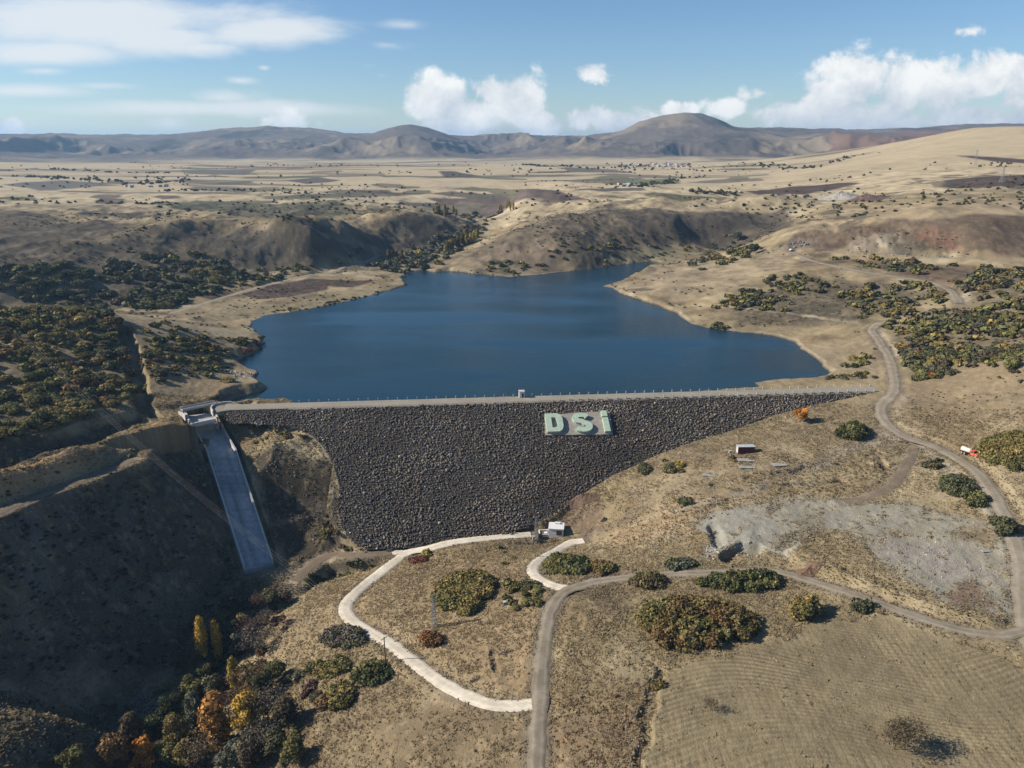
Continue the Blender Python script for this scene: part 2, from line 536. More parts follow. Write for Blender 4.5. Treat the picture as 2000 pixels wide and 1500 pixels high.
# ------------------------------------------------------------------ reservoir shore
SHORE_PX = [(580, 793), (1000, 777), (1300, 768), (1482, 757), (1476, 748), (1500, 743), (1560, 741), (1612, 737), (1622, 728), (1595, 702), (1566, 682), (1552, 668), (1520, 657), (1480, 652), (1440, 648), (1385, 641),
            (1345, 630), (1322, 612), (1282, 596), (1242, 583), (1208, 571), (1200, 563), (1178, 559), (1205, 551), (1240, 537), (1268, 523), (1292, 513),
            (1270, 510), (1200, 518), (1150, 526), (1080, 533), (1000, 541), (940, 536), (880, 529), (850, 532), (825, 527), (800, 530), (784, 543), (796, 556), (770, 565), (700, 583), (640, 597), (580, 607),
            (520, 616), (490, 628), (488, 640), (510, 655), (513, 672), (496, 690), (462, 704), (478, 718), (500, 727), (496, 739), (525, 757), (500, 768), (455, 782), (428, 795), (440, 797), (480, 790), (560, 785)]
shore = np.array([P(a, b, 0.0)[:2] for a, b in SHORE_PX])
bi, bj = block(shore, 90)
xs, ys = XG[bi, bj], YG[bi, bj]
jx, jy = xs + 1.5 * fbm(xs, ys, 9, 3, 4), ys + 2.5 * fbm(xs, ys, 9, 3, 6)
sd, _ = seg_dist(jx, jy, shore, True)
ins = inside(jx, jy, shore)
h = HG[bi, bj]
bank = np.maximum(h, 0.12 + 0.085 * np.minimum(sd, 30))
bank = np.minimum(bank, np.where(sd < 25, .25 + sd * .75, 1e9))
ts_, ss_ = dam_ts(xs, ys)
land = np.where((ss_ > -CREST_W) & (ts_ > -6), h, bank)
h = np.where(ins, np.minimum(-0.12 - 0.12 * np.minimum(sd, 60), -0.1), land)
HG[bi, bj] = h
SHORE_D = np.full(HG.shape, 99.0, np.float32)
SHORE_D[bi, bj] = np.where(ins, -sd, sd)

# ------------------------------------------------------------------ dam footprint
bi, bj = block(dam_poly, 40)
xs, ys = XG[bi, bj], YG[bi, bj]
t_, s_ = dam_ts(xs, ys)
d_, _ = seg_dist(xs, ys, dam_poly, True)
inn = inside(xs, ys, dam_poly)
plane = DAM_Z - np.maximum(s_, 0) / DAM_SLOPE
h = HG[bi, bj]
h = np.where(inn, np.minimum(h, plane - .3 - .4 * np.minimum(d_, 5)), h)
near = (~inn) & (s_ > 0) & (t_ > -4) & (t_ < DAM_LEN + 4)
lift_r = np.where(t_ < 54, 2.5, 14.0)
h = np.where(near & (d_ < lift_r), np.maximum(h, plane - .25 + .12 * d_), h)
crest = (s_ <= 0) & (s_ > -CREST_W - 2) & (t_ > 4) & (t_ < DAM_LEN - 6)
h = np.where(crest, np.minimum(h, 1.6), h)
HG[bi, bj] = h


# ------------------------------------------------------------------ steep valley side under the terraces
EDGE_PX = [(0, 1012, 4.4), (100, 967, 3.0), (200, 932, 2.2), (262, 905, 1.8), (330, 868, 2.0)]
edge = np.array([P(*q) for q in EDGE_PX])
edge = np.vstack([[edge[0][0] - 16, 155.0, -4.0], [edge[0][0] - 8, 178.0, 2.0], edge])
stream = np.array([P(*q) for q in [(600, 1140, -32), (560, 1160, -33), (490, 1205, -36), (430, 1280, -38), (390, 1350, -39.5), (340, 1430, -41), (260, 1500, -43)]])
bi, bj = block(np.vstack([edge, stream]), 30)
xs, ys = XG[bi, bj], YG[bi, bj]
ex = np.interp(ys, edge[:, 1], edge[:, 0])
ez = np.interp(ys, edge[:, 1], edge[:, 2])
d_st, z_st = seg_dist(xs, ys, stream)
de = xs - ex + 1.6 * fbm(xs, ys, 14, 3, 2)
slope = ez - np.where(de < 26, .98 * de, .98 * 26 + .78 * (de - 26)) + (5.0 * (ridged(xs * .35, ys, 15, 4, 4) - .6) + 1.4 * fbm(xs, ys, 6, 4, 7)) * sstep(2, 8, de)
target = np.maximum(slope, z_st + .10 * d_st + .6 * fbm(xs, ys, 7, 3, 1))
kk = sstep(152, 168, ys) * (1 - sstep(256, 268, ys)) * sstep(0, 1.5, de) * (xs < np.interp(ys, stream[::-1, 1], stream[::-1, 0]))
HG[bi, bj] = HG[bi, bj] * (1 - kk) + target * kk
trk = sstep(172, 186, ys) * (1 - sstep(250, 262, ys)) * sstep(-7.5, -4.5, de) * (1 - sstep(-.8, .8, de))
HG[bi, bj] = HG[bi, bj] * (1 - trk) + (ez + .15) * trk

# ------------------------------------------------------------------ cuts and banks
def carve(px_list, depth, half, soft, lift=0.0):
    """a trench (depth > 0) or bank (depth < 0) along a photo polyline"""
    w = hit([p[0] for p in px_list], [p[1] for p in px_list])
    i, j = block(w, half + soft + 6)
    x, y = XG[i, j], YG[i, j]
    x2, y2 = x + 1.2 * fbm(x, y, 7, 2, 3), y + 1.2 * fbm(x, y, 7, 2, 8)
    d, _ = seg_dist(x2, y2, w[:, :2])
    HG[i, j] = HG[i, j] - depth * (1 - sstep(half, half + soft, d))
    return w


GULLY = [(236, 636), (250, 668), (262, 710), (268, 750), (278, 790), (296, 812)]
carve(GULLY, 4.2, 2.2, 2.2)
carve([(0, 893), (90, 868), (180, 842), (262, 818)], 2.6, 3.2, 2.4)          # cut below the thicket
carve([(0, 938), (120, 900), (230, 862), (330, 832)], -1.6, 1.2, 3)          # berm crest
for _sp in ([(250, 470), (330, 450), (420, 440), (545, 446), (592, 464)], [(560, 434), (640, 441), (688, 466)], [(750, 426), (850, 431), (886, 452)]):
    carve(_sp, -6.0, 3, 26)
for _sp in ([(420, 520), (480, 512), (560, 512), (640, 520)], [(640, 500), (700, 497), (760, 490)]):
    carve(_sp, 3.0, 4, 24)
carve([(560, 1158), (610, 1132), (680, 1106), (742, 1096)], 2.0, 1.6, 2.5)   # ditch beyond the toe track
carve([(540, 1180), (470, 1240), (400, 1330), (340, 1420), (260, 1500)], 1.2, 2, 4)
carve([(1195, 1050), (1300, 1005), (1400, 977)], -.9, .8, 2.2)
carve([(1400, 945), (1480, 955), (1560, 950), (1640, 938)], 1.1, 1.2, 1.6)
carve([(1520, 925), (1600, 912), (1690, 905)], 1.0, 1.0, 1.5)
carve([(1700, 890), (1735, 915), (1752, 945)], 1.3, .9, 1.2)
carve([(1425, 1085), (1450, 1068), (1480, 1072)], 2.6, 1.8, 1.4)
carve([(1390, 1030), (1402, 1060)], 1.6, .8, 1.6)
carve([(1560, 1080), (1640, 1130), (1740, 1165), (1830, 1190), (1960, 1225)], -1.2, 1.4, 2.6)
carve([(1120, 990), (1095, 1015), (1070, 1030)], 1.4, 1.2, 1.6)
carve([(965, 1270), (972, 1310)], .7, .5, .8)
carve([(1290, 1310), (1262, 1400), (1250, 1490)], .7, .6, 1.1)
# rock cut faces of the quarry, vertical ribs
QUARRY_PX = [(1520, 478), (1560, 452), (1620, 446), (1700, 436), (1800, 430), (1850, 455), (1880, 480), (1900, 498), (1800, 494), (1700, 488), (1600, 484)]
qw = hit([p[0] for p in QUARRY_PX], [p[1] for p in QUARRY_PX])
i, j = block(qw, 30)
x, y = XG[i, j], YG[i, j]
qm = inside(x, y, qw)
qd, _ = seg_dist(x, y, qw[:, :2], True)
qk = np.where(qm, np.clip(qd / 6, 0, 1), 0)
HG[i, j] += qk * (2.6 * (ridged(x, y * .35, 7, 5, 6) - .6) + 1.0 * fbm(x, y, 3, 3, 2))
# cliff band of the centre hill
cw_ = hit([1230, 1300, 1380, 1450, 1530], [432, 436, 432, 430, 424])
i, j = block(cw_, 30)
x, y = XG[i, j], YG[i, j]
d, _ = seg_dist(x + 5 * fbm(x, y, 30, 2, 1), y + 9 * fbm(x, y, 26, 3, 4), cw_[:, :2])
HG[i, j] += (1 - sstep(0, 16, d)) * 3.0 * (ridged(x, y, 18, 4, 2) - .35)
# gullies on the slopes round the lake
lk = (1 - .55 * sstep(.17, .26, TG)) * sstep(430, 520, RG) * (1 - sstep(900, 1050, RG)) * np.clip((HG - 2) / 10, 0, 1)
HG += lk * (7.5 * (ridged(XG, YG * .55, 74, 4, 7) - .62) + 3.0 * (ridged(XG, YG * .7, 26, 4, 4) - .6) + .9 * fbm(XG, YG, 9, 4, 2))

# ------------------------------------------------------------------ spillway axis
SPILL = [((364, 812), (417, 806), 1.2), ((372, 832), (424, 826), 0.8), ((382, 848), (430, 838), -4.0), ((406, 886), (460, 888), -9.0), ((479, 1112), (531, 1103), -31.0)]
sp_l = np.array([P(a[0], a[1], z) for a, b, z in SPILL])
sp_r = np.array([P(b[0], b[1], z) for a, b, z in SPILL])
sp_c = (sp_l + sp_r) / 2
sp_hw = np.linalg.norm((sp_r - sp_l)[:, :2], axis=1) / 2
i, j = block(sp_c, 60)
x, y = XG[i, j], YG[i, j]
d, zf = seg_dist(x, y, sp_c)
hw = 5.6
h = HG[i, j]
low = zf - np.where(zf > -9.5, 6.0, 1.1)
side = zf + 1.2 + .35 * np.maximum(d - hw - 1, 0)
cut = zf + 1.6 + np.where(zf > -14, .42, .80) * np.maximum(d - hw - .8, 0) + 1.2 * fbm(x, y, 8, 3, 4) * sstep(hw + 1, hw + 5, d)
h = np.where(d < hw + 1.1, low, np.where(d < hw + 36, np.maximum(np.minimum(h, cut), zf + 1.0 - .30 * (d - hw)), h))
HG[i, j] = h

# ------------------------------------------------------------------ roads
ROADS = {
    'gravel_road': ([(1048, 1530), (1049, 1480), (1052, 1400), (1056, 1330), (1063, 1250), (1075, 1195), (1100, 1158), (1150, 1139), (1220, 1128), (1300, 1121), (1400, 1118), (1490, 1116), (1540, 1121), (1600, 1139), (1680, 1164), (1760, 1193), (1840, 1220), (1900, 1235), (1960, 1240), (2020, 1226)], 3.7, 'gravel'),
    'dirt_road': ([(2030, 1290), (2000, 1200), (1996, 1110), (1968, 1020), (1935, 955), (1890, 908), (1830, 874), (1765, 851), (1728, 822), (1722, 792), (1748, 762), (1744, 724), (1738, 700), (1716, 664), (1703, 645), (1718, 632), (1752, 624)], 4.7, 'dirt'),
    'hillside_road': ([(1872, 594), (1868, 580), (1850, 563), (1800, 549), (1690, 531), (1610, 515), (1570, 503), (1548, 491)], 5.2, 'dirt'),
    'quarry_road': ([(1606, 492), (1650, 493), (1750, 500), (1850, 507), (2030, 518)], 4.6, 'dirt'),
    'dirt_track': ([(1650, 982), (1690, 972), (1735, 950), (1768, 912), (1784, 872)], 3.8, 'brown'),
    'concrete_track': ([(1037, 1043), (980, 1046), (900, 1056), (840, 1068), (795, 1080), (760, 1104), (715, 1140), (682, 1170), (674, 1192), (690, 1214), (725, 1236), (760, 1256), (800, 1286), (830, 1310), (870, 1337), (920, 1362), (965, 1377), (1010, 1377), (1040, 1372)], 3.9, 'white'),
    'concrete_ramp': ([(1140, 1053), (1110, 1064), (1075, 1080), (1046, 1100), (1040, 1114), (1052, 1130), (1080, 1142), (1112, 1148)], 3.6, 'white'),
    'concrete_spur': ([(766, 1077), (800, 1079)], 3.4, 'white'),
    'toe_track': ([(766, 1078), (700, 1083), (645, 1086), (605, 1104), (578, 1138)], 4.2, 'brown'),
    'valley_track': ([(330, 612), (420, 586), (520, 556), (600, 536), (680, 514), (740, 496)], 4.0, 'dirt'),
    'terrace_track': ([(-20, 1006), (60, 974), (140, 944), (220, 914), (262, 897)], 4.0, 'brown'),
    'plateau_road': ([(1440, 384), (1560, 386), (1700, 384), (1850, 378), (2030, 370)], 9.0, 'gravel'),
}
ROAD_D = np.full(HG.shape, 99.0, np.float32)
road_lines = {}


def smooth_line(w, step):
    """resample a 3D polyline with Catmull-Rom and even steps"""
    w = np.asarray(w, float)
    p = np.vstack([2 * w[0] - w[1], w, 2 * w[-1] - w[-2]])
    out = []
    for k in range(1, len(p) - 2):
        n = max(2, int(np.linalg.norm(p[k + 1] - p[k]) / step))
        for q in range(n):
            t = q / n
            out.append(.5 * (2 * p[k] + (p[k + 1] - p[k - 1]) * t + (2 * p[k - 1] - 5 * p[k] + 4 * p[k + 1] - p[k + 2]) * t * t + (3 * p[k] - p[k - 1] - 3 * p[k + 1] + p[k + 2]) * t ** 3))
    out.append(w[-1])
    return np.array(out)


for name, (pts, wd, kind) in ROADS.items():
    w = hit([p[0] for p in pts], [p[1] for p in pts])
    step = .8 if np.hypot(w[0][0], w[0][1]) < 420 else 2.2
    ln = smooth_line(w, step)
    z = sample(ln[:, 0], ln[:, 1])
    k = 9
    zp = np.pad(z, k, mode='edge')
    z = np.convolve(zp, np.ones(2 * k + 1) / (2 * k + 1), 'valid')
    ln[:, 2] = z + .02
    road_lines[name] = ln
    coarse = ln[::3] if (len(ln) - 1) % 3 == 0 else np.vstack([ln[::3], ln[-1]])
    i, j = block(coarse, wd / 2 + 6)
    d, zr = seg_dist(XG[i, j], YG[i, j], coarse)
    k = 1 - sstep(wd / 2 + .7, wd / 2 + 3.8, d)
    HG[i, j] = HG[i, j] * (1 - k) + (zr - .16) * k
    ROAD_D[i, j] = np.minimum(ROAD_D[i, j], np.maximum(d - wd / 2, 0))

# ------------------------------------------------------------------ colour classes of the ground
GRASS = np.array((.275, .218, .126))
PALE = np.array((.375, .308, .195))
SOIL = np.array((.160, .122, .080))
SHADE_DARK = np.array((.033, .028, .022))  # dark scrubby ground, painted below its own albedo to deepen the shade
RUST = np.array((.205, .145, .078))
GREY = np.array((.268, .254, .204))
PLOUGH = np.array((.070, .046, .040))
RED = np.array((.230, .120, .075))
GREEN = np.array((.120, .118, .062))

n1 = fbm(XG, YG, 60, 4, 0)
n2 = fbm(XG, YG, 14, 4, 3)
n3 = fbm(XG, YG, 2.4, 3, 6)
nfar = fbm(XG, YG, 420, 4, 9)
COL = np.empty(HG.shape + (3,), np.float32)


def lerp(A, col, k):
    A += (np.asarray(col, np.float32) - A) * np.asarray(k, np.float32)[..., None]


COL[:] = GRASS
lerp(COL, PALE, sstep(.05, .6, n1 * .5 + n2 * .55))
lerp(COL, SOIL, sstep(.02, .55, -n1 * .45 - n2 * .6 + n3 * .12))
lerp(COL, RUST, .55 * sstep(.1, .6, fbm(XG, YG, 24, 3, 11)))
# plain: pale stubble in long strips, hedges of brown
far = sstep(780, 1050, RG)
strip = .75 * fbm(XG * .30 + YG * .05, YG * 1.0, 60, 4, 12) + .6 * fbm(XG * .10 - YG * .03, YG, 34, 3, 4)
lerp(COL, np.array((.50, .41, .265)), far * .9)
lerp(COL, np.array((.26, .205, .14)), far * .75 * sstep(.05, .35, nfar * .5 + strip * .6))
lerp(COL, np.array((.135, .12, .085)), far * .85 * sstep(.20, .40, strip * .7 + fbm(XG, YG * 1.6, 300, 4, 2) * .5))
lerp(COL, np.array((.128, .106, .088)), .94 * sstep(.0, .16, mt_h + .05 * nfar))
lerp(COL, np.array((.058, .053, .047)), .8 * sstep(.15, .5, fbm(XG, YG * .7, 330, 5, 4) + .25 * fbm(XG, YG, 90, 3, 2)) * sstep(.1, .4, mt_h))
lerp(COL, np.array((.27, .215, .145)), .75 * sstep(.05, .4, fbm(XG, YG * .7, 170, 5, 8) + .3 * fbm(XG, YG * .6, 60, 3, 12)) * sstep(.1, .4, mt_h))


REG_Z = {}


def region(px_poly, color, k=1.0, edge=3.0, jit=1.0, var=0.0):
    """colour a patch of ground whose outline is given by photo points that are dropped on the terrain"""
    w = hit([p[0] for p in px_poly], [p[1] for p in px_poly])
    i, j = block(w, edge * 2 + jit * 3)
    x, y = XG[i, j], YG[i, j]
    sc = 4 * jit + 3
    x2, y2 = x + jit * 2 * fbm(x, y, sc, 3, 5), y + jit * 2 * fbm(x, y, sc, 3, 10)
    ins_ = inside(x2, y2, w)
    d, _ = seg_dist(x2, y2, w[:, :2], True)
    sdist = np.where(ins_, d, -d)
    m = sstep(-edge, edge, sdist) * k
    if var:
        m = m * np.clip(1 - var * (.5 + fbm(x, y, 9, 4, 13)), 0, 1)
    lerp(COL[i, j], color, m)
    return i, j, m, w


# left valley side and terraces
region([(-60, 1010), (120, 965), (270, 900), (390, 900), (480, 1120), (560, 1160), (430, 1290), (250, 1330), (-60, 1300)], SHADE_DARK, .80, 3, 2, .25)
region([(540, 870), (650, 900), (668, 1040), (560, 1100), (520, 1000), (480, 900)], SHADE_DARK, .85, 2, 1.5)  # turned-away flank of the knoll, its shade deepened in the colour
region([(312, 868), (388, 858), (405, 905), (450, 1010), (300, 970)], SHADE_DARK, .8, 2, 1.5, .2)
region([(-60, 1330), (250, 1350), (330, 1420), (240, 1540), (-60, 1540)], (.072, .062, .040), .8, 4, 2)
region([(-60, 890), (140, 850), (270, 812), (280, 825), (140, 878), (-60, 920)], SHADE_DARK, .75, 1.5, 1)  # shade of the terrace cut painted as a dark strip
region([(-60, 925), (150, 878), (350, 824), (370, 850), (270, 878), (100, 940), (-60, 985)], (.37, .235, .118), .85, 1.5, 1)
region([(-60, 610), (200, 612), (255, 660), (265, 790), (120, 835), (-60, 880)], (.17, .13, .082), .75, 3, 2)
region([(215, 612), (430, 650), (520, 670), (300, 650)], (.36, .28, .175), .8, 3, 1)
region([(300, 770), (360, 745), (430, 740), (525, 757), (440, 775), (360, 800), (310, 800)], (.32, .24, .14), .7, 2, 1)
region([(365, 795), (420, 772), (525, 758), (440, 785), (420, 798)], (.06, .05, .045), .85, 1, .6)
# left slopes beyond
region([(-60, 400), (330, 440), (640, 440), (900, 430), (890, 470), (700, 505), (430, 545), (300, 600), (-60, 590)], (.080, .066, .050), .92, 7, 5, .3)
region([(320, 452), (420, 442), (545, 448), (640, 510), (500, 510), (380, 480)], (.085, .075, .06), .7, 6, 5)
region([(560, 436), (650, 444), (700, 490), (620, 470)], (.085, .075, .06), .65, 6, 4)
region([(760, 428), (850, 432), (895, 462), (820, 470)], (.085, .075, .06), .65, 6, 4)
region([(405, 625), (440, 598), (600, 590), (780, 555), (700, 583), (520, 615)], (.24, .20, .12), .85, 3, 2)
region([(470, 575), (530, 556), (640, 548), (640, 566), (560, 580), (500, 585)], PLOUGH, .95, 1.2, .6)
region([(555, 553), (600, 544), (735, 548), (690, 562), (640, 558)], PLOUGH, .95, 1.2, .6)
region([(380, 578), (440, 566), (470, 578), (420, 586)], PLOUGH, .9, 1.2, .6)
# centre hill
region([(830, 520), (960, 470), (1060, 425), (1180, 395), (1250, 440), (1320, 470), (1280, 510), (1000, 545)], (.108, .086, .064), .9, 7, 5, .45)
region([(1190, 405), (1300, 410), (1540, 410), (1560, 440), (1440, 480), (1330, 480), (1260, 470)], (.064, .054, .044), .93, 6, 5, .2)
region([(1220, 428), (1320, 425), (1540, 420), (1500, 436), (1350, 445), (1240, 442)], (.075, .062, .052), .75, 4, 5, .4)
region([(880, 520), (960, 485), (1100, 470), (1100, 500), (1000, 525)], (.24, .18, .125), .6, 6, 5)
region([(830, 525), (860, 508), (1000, 524), (1080, 525), (1000, 542), (900, 535)], (.29, .225, .14), .6, 4, 3)
region([(1150, 490), (1300, 488), (1400, 490), (1290, 508), (1200, 515)], (.24, .21, .12), .8, 5, 4)
# right bank
region([(1200, 560), (1290, 520), (1400, 495), (1540, 495), (1560, 520), (1440, 560), (1330, 590), (1240, 580)], (.36, .285, .185), .7, 6, 4, .3)
region([(1430, 600), (1560, 540), (1700, 545), (1850, 570), (1700, 620), (1560, 640), (1440, 640)], (.108, .087, .062), .92, 5, 4, .3)
region([(1620, 505), (1850, 515), (1990, 530), (1960, 560), (1870, 560), (1750, 532)], (.135, .088, .062), .9, 4, 3, .2)
region([(1565, 690), (1600, 670), (1690, 655), (1725, 740), (1640, 735)], (.30, .235, .15), .7, 4, 2)
region([(1860, 585), (1885, 560), (1900, 580), (1870, 600)], (.36, .31, .24), .8, 2, 1)
region([(1740, 640), (1870, 590), (2040, 540), (2040, 690), (1850, 735), (1760, 740)], (.155, .125, .080), .85, 4, 3, .3)
region([(1760, 755), (1850, 735), (2050, 690), (2050, 830), (1900, 830), (1770, 830)], (.245, .185, .115), .8, 3, 2, .2)
# quarry
region([(1520, 478), (1560, 452), (1620, 446), (1700, 434), (1830, 425), (2040, 425), (2040, 512), (1800, 500), (1600, 488)], (.100, .069, .051), .95, 4, 3, .25)
i, j, m, _ = region([(1650, 486), (1680, 462), (1740, 440), (1800, 450), (1850, 470), (1870, 498), (1760, 492)], (.30, .205, .135), .0, 4, 3)
streak = ridged(XG[i, j], YG[i, j] * .25, 9, 4, 3)
mk = m + 0
i, j, m, _ = region([(1650, 486), (1670, 465), (1740, 455), (1770, 470), (1790, 494), (1700, 489)], (.40, .345, .25), .8, 3, 3, .3)
lerp(COL[i, j], (.18, .13, .10), m * sstep(.5, .75, streak[:m.shape[0], :m.shape[1]] if streak.shape == m.shape else ridged(XG[i, j], YG[i, j] * .25, 9, 4, 3)))
region([(1810, 440), (1850, 470), (1895, 498), (1840, 496), (1800, 470)], (.25, .130, .085), .75, 4, 4, .4)
region([(1500, 490), (1540, 470), (1600, 462), (1590, 486)], (.20, .17, .135), .6, 4, 3)
region([(1560, 452), (1620, 405), (1760, 400), (1850, 395), (2040, 385), (2040, 420), (1830, 424), (1700, 432)], (.34, .265, .165), .85, 7, 3)
# grassy hill at the upper right
region([(1380, 372), (1500, 345), (1700, 298), (1880, 252), (2060, 246), (2060, 340), (1850, 372), (1600, 380)], (.48, .39, .245), .9, 14, 8, .2)
region([(1455, 373), (1540, 365), (1640, 357), (1680, 358), (1560, 380), (1480, 380)], PLOUGH, .95, 5, 2)
region([(1842, 352), (2040, 341), (2040, 360), (1960, 365), (1845, 369)], PLOUGH, .95, 4, 2)
region([(1868, 304), (1930, 306), (2040, 316), (2040, 322), (1940, 316)], PLOUGH, .95, 6, 2)
region([(1620, 268), (1840, 262), (1880, 250), (1800, 252)], RED, .5, 16, 12)
# fields on the plain: long narrow plots, ploughed, fallow, green or stubble
_fr = random.Random(5)
for _k in range(95):
    _px, _py = _fr.uniform(-40, 1500), 324 + 78 * _fr.random() ** 1.1
    if _px > 1250 and _py > 372 or 930 < _px < 1260 and _py > 385:
        continue
    _l, _h = _fr.uniform(22, 95), _fr.uniform(1.0, 2.6) * (1 + (_py - 324) / 50)
    _sl = _fr.uniform(-.05, .05) * _l
    _c = _fr.choice([(.095, .075, .062), (.12, .10, .075), (.14, .13, .08), (.20, .165, .115), (.47, .385, .245), (.50, .41, .265), (.11, .115, .065), (.16, .13, .10)])
    region([(_px - _l, _py - _sl), (_px - _l * .5, _py - _h - _sl * .5), (_px + _l * .9, _py - _h * .8 + _sl), (_px + _l, _py + _h * .4 + _sl), (_px - _l * .2, _py + _h)], _c, .85, 2.5, 1.2)
# fields with a shape of their own
for poly, c in [([(330, 402), (420, 394), (560, 398), (690, 410), (600, 424), (520, 428), (400, 412)], (.105, .100, .065)),
                ([(140, 418), (230, 414), (330, 424), (200, 425)], (.12, .105, .08)),
                ([(560, 392), (700, 385), (820, 380), (700, 378), (500, 384)], (.15, .14, .085)),
                ([(855, 334), (880, 334), (940, 344), (870, 348)], (.09, .072, .062)),
                ([(550, 352), (620, 346), (670, 352), (600, 360)], (.11, .092, .08)),
                ([(350, 334), (500, 332), (480, 342), (370, 340)], (.13, .115, .10)),
                ([(660, 370), (860, 378), (760, 380)], (.10, .075, .062)),
                ([(830, 386), (980, 382), (1140, 388), (1010, 394)], (.12, .09, .08)),
                ([(1040, 392), (1130, 384), (1150, 390), (1080, 398)], (.12, .085, .075)),
                ([(1250, 378), (1400, 386), (1330, 394), (1270, 386)], (.13, .115, .065)),
                ([(1200, 352), (1320, 348), (1330, 358), (1230, 362)], (.15, .16, .085)),
                ([(1100, 330), (1200, 332), (1250, 338), (1120, 336)], (.13, .12, .10)),
                ([(0, 360), (120, 352), (230, 362), (80, 372)], (.14, .13, .11)),
                ([(760, 398), (900, 392), (960, 400), (820, 408)], (.20, .17, .12))]:
    region(poly, c, .95, 4, 2)
# ground below the dam
region([(1350, 1035), (1370, 1005), (1420, 985), (1560, 972), (1680, 976), (1780, 985), (1890, 1012), (2040, 1050), (2040, 1215), (1960, 1205), (1870, 1182), (1790, 1145), (1730, 1100), (1660, 1042), (1600, 1030), (1560, 1060), (1530, 1085), (1440, 1078), (1380, 1095), (1385, 1050)], GREY, .92, 3.0, 2.6, .22)
region([(1560, 1000), (1620, 1000), (1600, 1040), (1540, 1090), (1520, 1070)], (.23, .20, .15), .7, 2, 1.5)
region([(1700, 1060), (1800, 1060), (1900, 1090), (1960, 1140), (1880, 1160), (1780, 1110)], (.34, .31, .265), .5, 3, 3, .5)
region([(1880, 1020), (1960, 1040), (1940, 1062), (1860, 1040)], (.22, .16, .09), .7, 2, 1.5)
region([(1352, 1030), (1390, 1005), (1480, 990), (1520, 1030), (1500, 1062), (1430, 1072), (1380, 1092), (1388, 1050)], (.290, .278, .232), .9, 1.4, 1.2)
region([(1840, 1160), (1900, 1130), (1940, 1180), (1880, 1195)], (.17, .11, .075), .8, 2, 1)
region([(1700, 1040), (1850, 1060), (1960, 1110), (1900, 1130), (1760, 1090)], (.26, .23, .20), .5, 2, 2, .3)
region([(1720, 830), (1760, 860), (1700, 880), (1640, 890), (1600, 920), (1560, 915), (1640, 870), (1690, 850)], (.26, .235, .20), .6, 1.5, 1.2, .3)
region([(1100, 985), (1160, 965), (1180, 1000), (1190, 1035), (1140, 1045), (1090, 1020)], (.15, .105, .072), .85, 1.5, 1)
region([(1220, 955), (1300, 890), (1420, 850), (1560, 806), (1700, 775), (1720, 800), (1690, 860), (1560, 930), (1400, 960), (1290, 985)], (.275, .215, .135), .6, 2, 1.5, .3)
region([(1190, 1040), (1300, 985), (1420, 960), (1420, 990), (1350, 1010), (1260, 1060), (1190, 1075)], (.33, .235, .14), .7, 1.5, 1.2)
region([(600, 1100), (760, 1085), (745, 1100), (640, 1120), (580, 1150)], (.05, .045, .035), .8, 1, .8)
region([(690, 1180), (790, 1090), (1000, 1060), (1040, 1110), (1060, 1160), (1045, 1340), (960, 1360), (860, 1310), (760, 1240), (690, 1205)], (.30, .215, .125), .6, 2, 1.5, .35)
region([(560, 1180), (660, 1130), (720, 1120), (660, 1190), (690, 1240), (620, 1300), (520, 1290)], (.31, .235, .14), .7, 2, 1.5, .3)
region([(520, 1440), (640, 1340), (800, 1330), (960, 1400), (1030, 1400), (1030, 1540), (500, 1540)], (.175, .125, .078), .6, 2, 1.6, .35)
region([(1075, 1400), (1250, 1390), (1240, 1540), (1075, 1540)], (.20, .135, .085), .55, 1.5, 1.4, .35)
def stroke(px_line, width, color, k=.8, soft=1.2, jit=1.0):
    """a worn line over the ground"""
    w = hit([p[0] for p in px_line], [p[1] for p in px_line])
    ln = smooth_line(w, 4)
    i, j = block(ln, width + soft * 3 + 3)
    x, y = XG[i, j], YG[i, j]
    d, _ = seg_dist(x + jit * fbm(x, y, 5, 3, 5), y + jit * fbm(x, y, 5, 3, 9), ln[:, :2])
    lerp(COL[i, j], color, k * (1 - sstep(width / 2, width / 2 + soft, d)) * (.6 + .5 * sstep(-.3, .3, fbm(x, y, 4, 3, 2))))


TRK = (.285, .245, .185)
stroke([(1745, 842), (1690, 868), (1640, 888), (1580, 915), (1500, 940), (1430, 968)], 2.4, TRK, .75)
stroke([(1790, 872), (1840, 905), (1890, 955), (1950, 1015), (1990, 1060)], 2.2, (.33, .30, .25), .7)
stroke([(1700, 880), (1730, 910), (1752, 945)], 1.0, (.10, .075, .055), .9, .5)
stroke([(1370, 990), (1500, 975), (1620, 968)], 1.6, (.36, .29, .18), .6)
stroke([(1140, 1052), (1200, 1025), (1260, 985), (1240, 955)], 4, (.20, .16, .12), .6, 2)
stroke([(1190, 1046), (1300, 1000), (1400, 976)], 1.3, (.40, .34, .25), .8)
stroke([(50, 607), (130, 611), (215, 620), (250, 650), (262, 700), (270, 760), (290, 806), (350, 812)], 1.6, (.34, .28, .19), .6)
stroke([(1400, 596), (1470, 604), (1540, 612), (1610, 622), (1680, 630)], 2.2, (.36, .31, .22), .7)
stroke([(1560, 502), (1500, 520), (1420, 545), (1330, 560)], 2, (.40, .33, .22), .4)
stroke([(1770, 770), (1752, 800), (1760, 828), (1800, 850)], 2.2, (.36, .30, .21), .6)
stroke([(1715, 646), (1735, 672), (1752, 695)], 2.0, (.40, .35, .27), .7)
stroke([(1780, 760), (1850, 790), (1950, 780), (2020, 770)], 1.0, (.13, .10, .07), .4)
stroke([(1840, 800), (1900, 772), (1990, 770)], .9, (.12, .09, .065), .5)
stroke([(880, 1125), (800, 1150), (740, 1180)], 1.2, (.34, .27, .17), .4)
stroke([(968, 1255), (975, 1300), (985, 1330)], 1.4, (.13, .10, .065), .6)
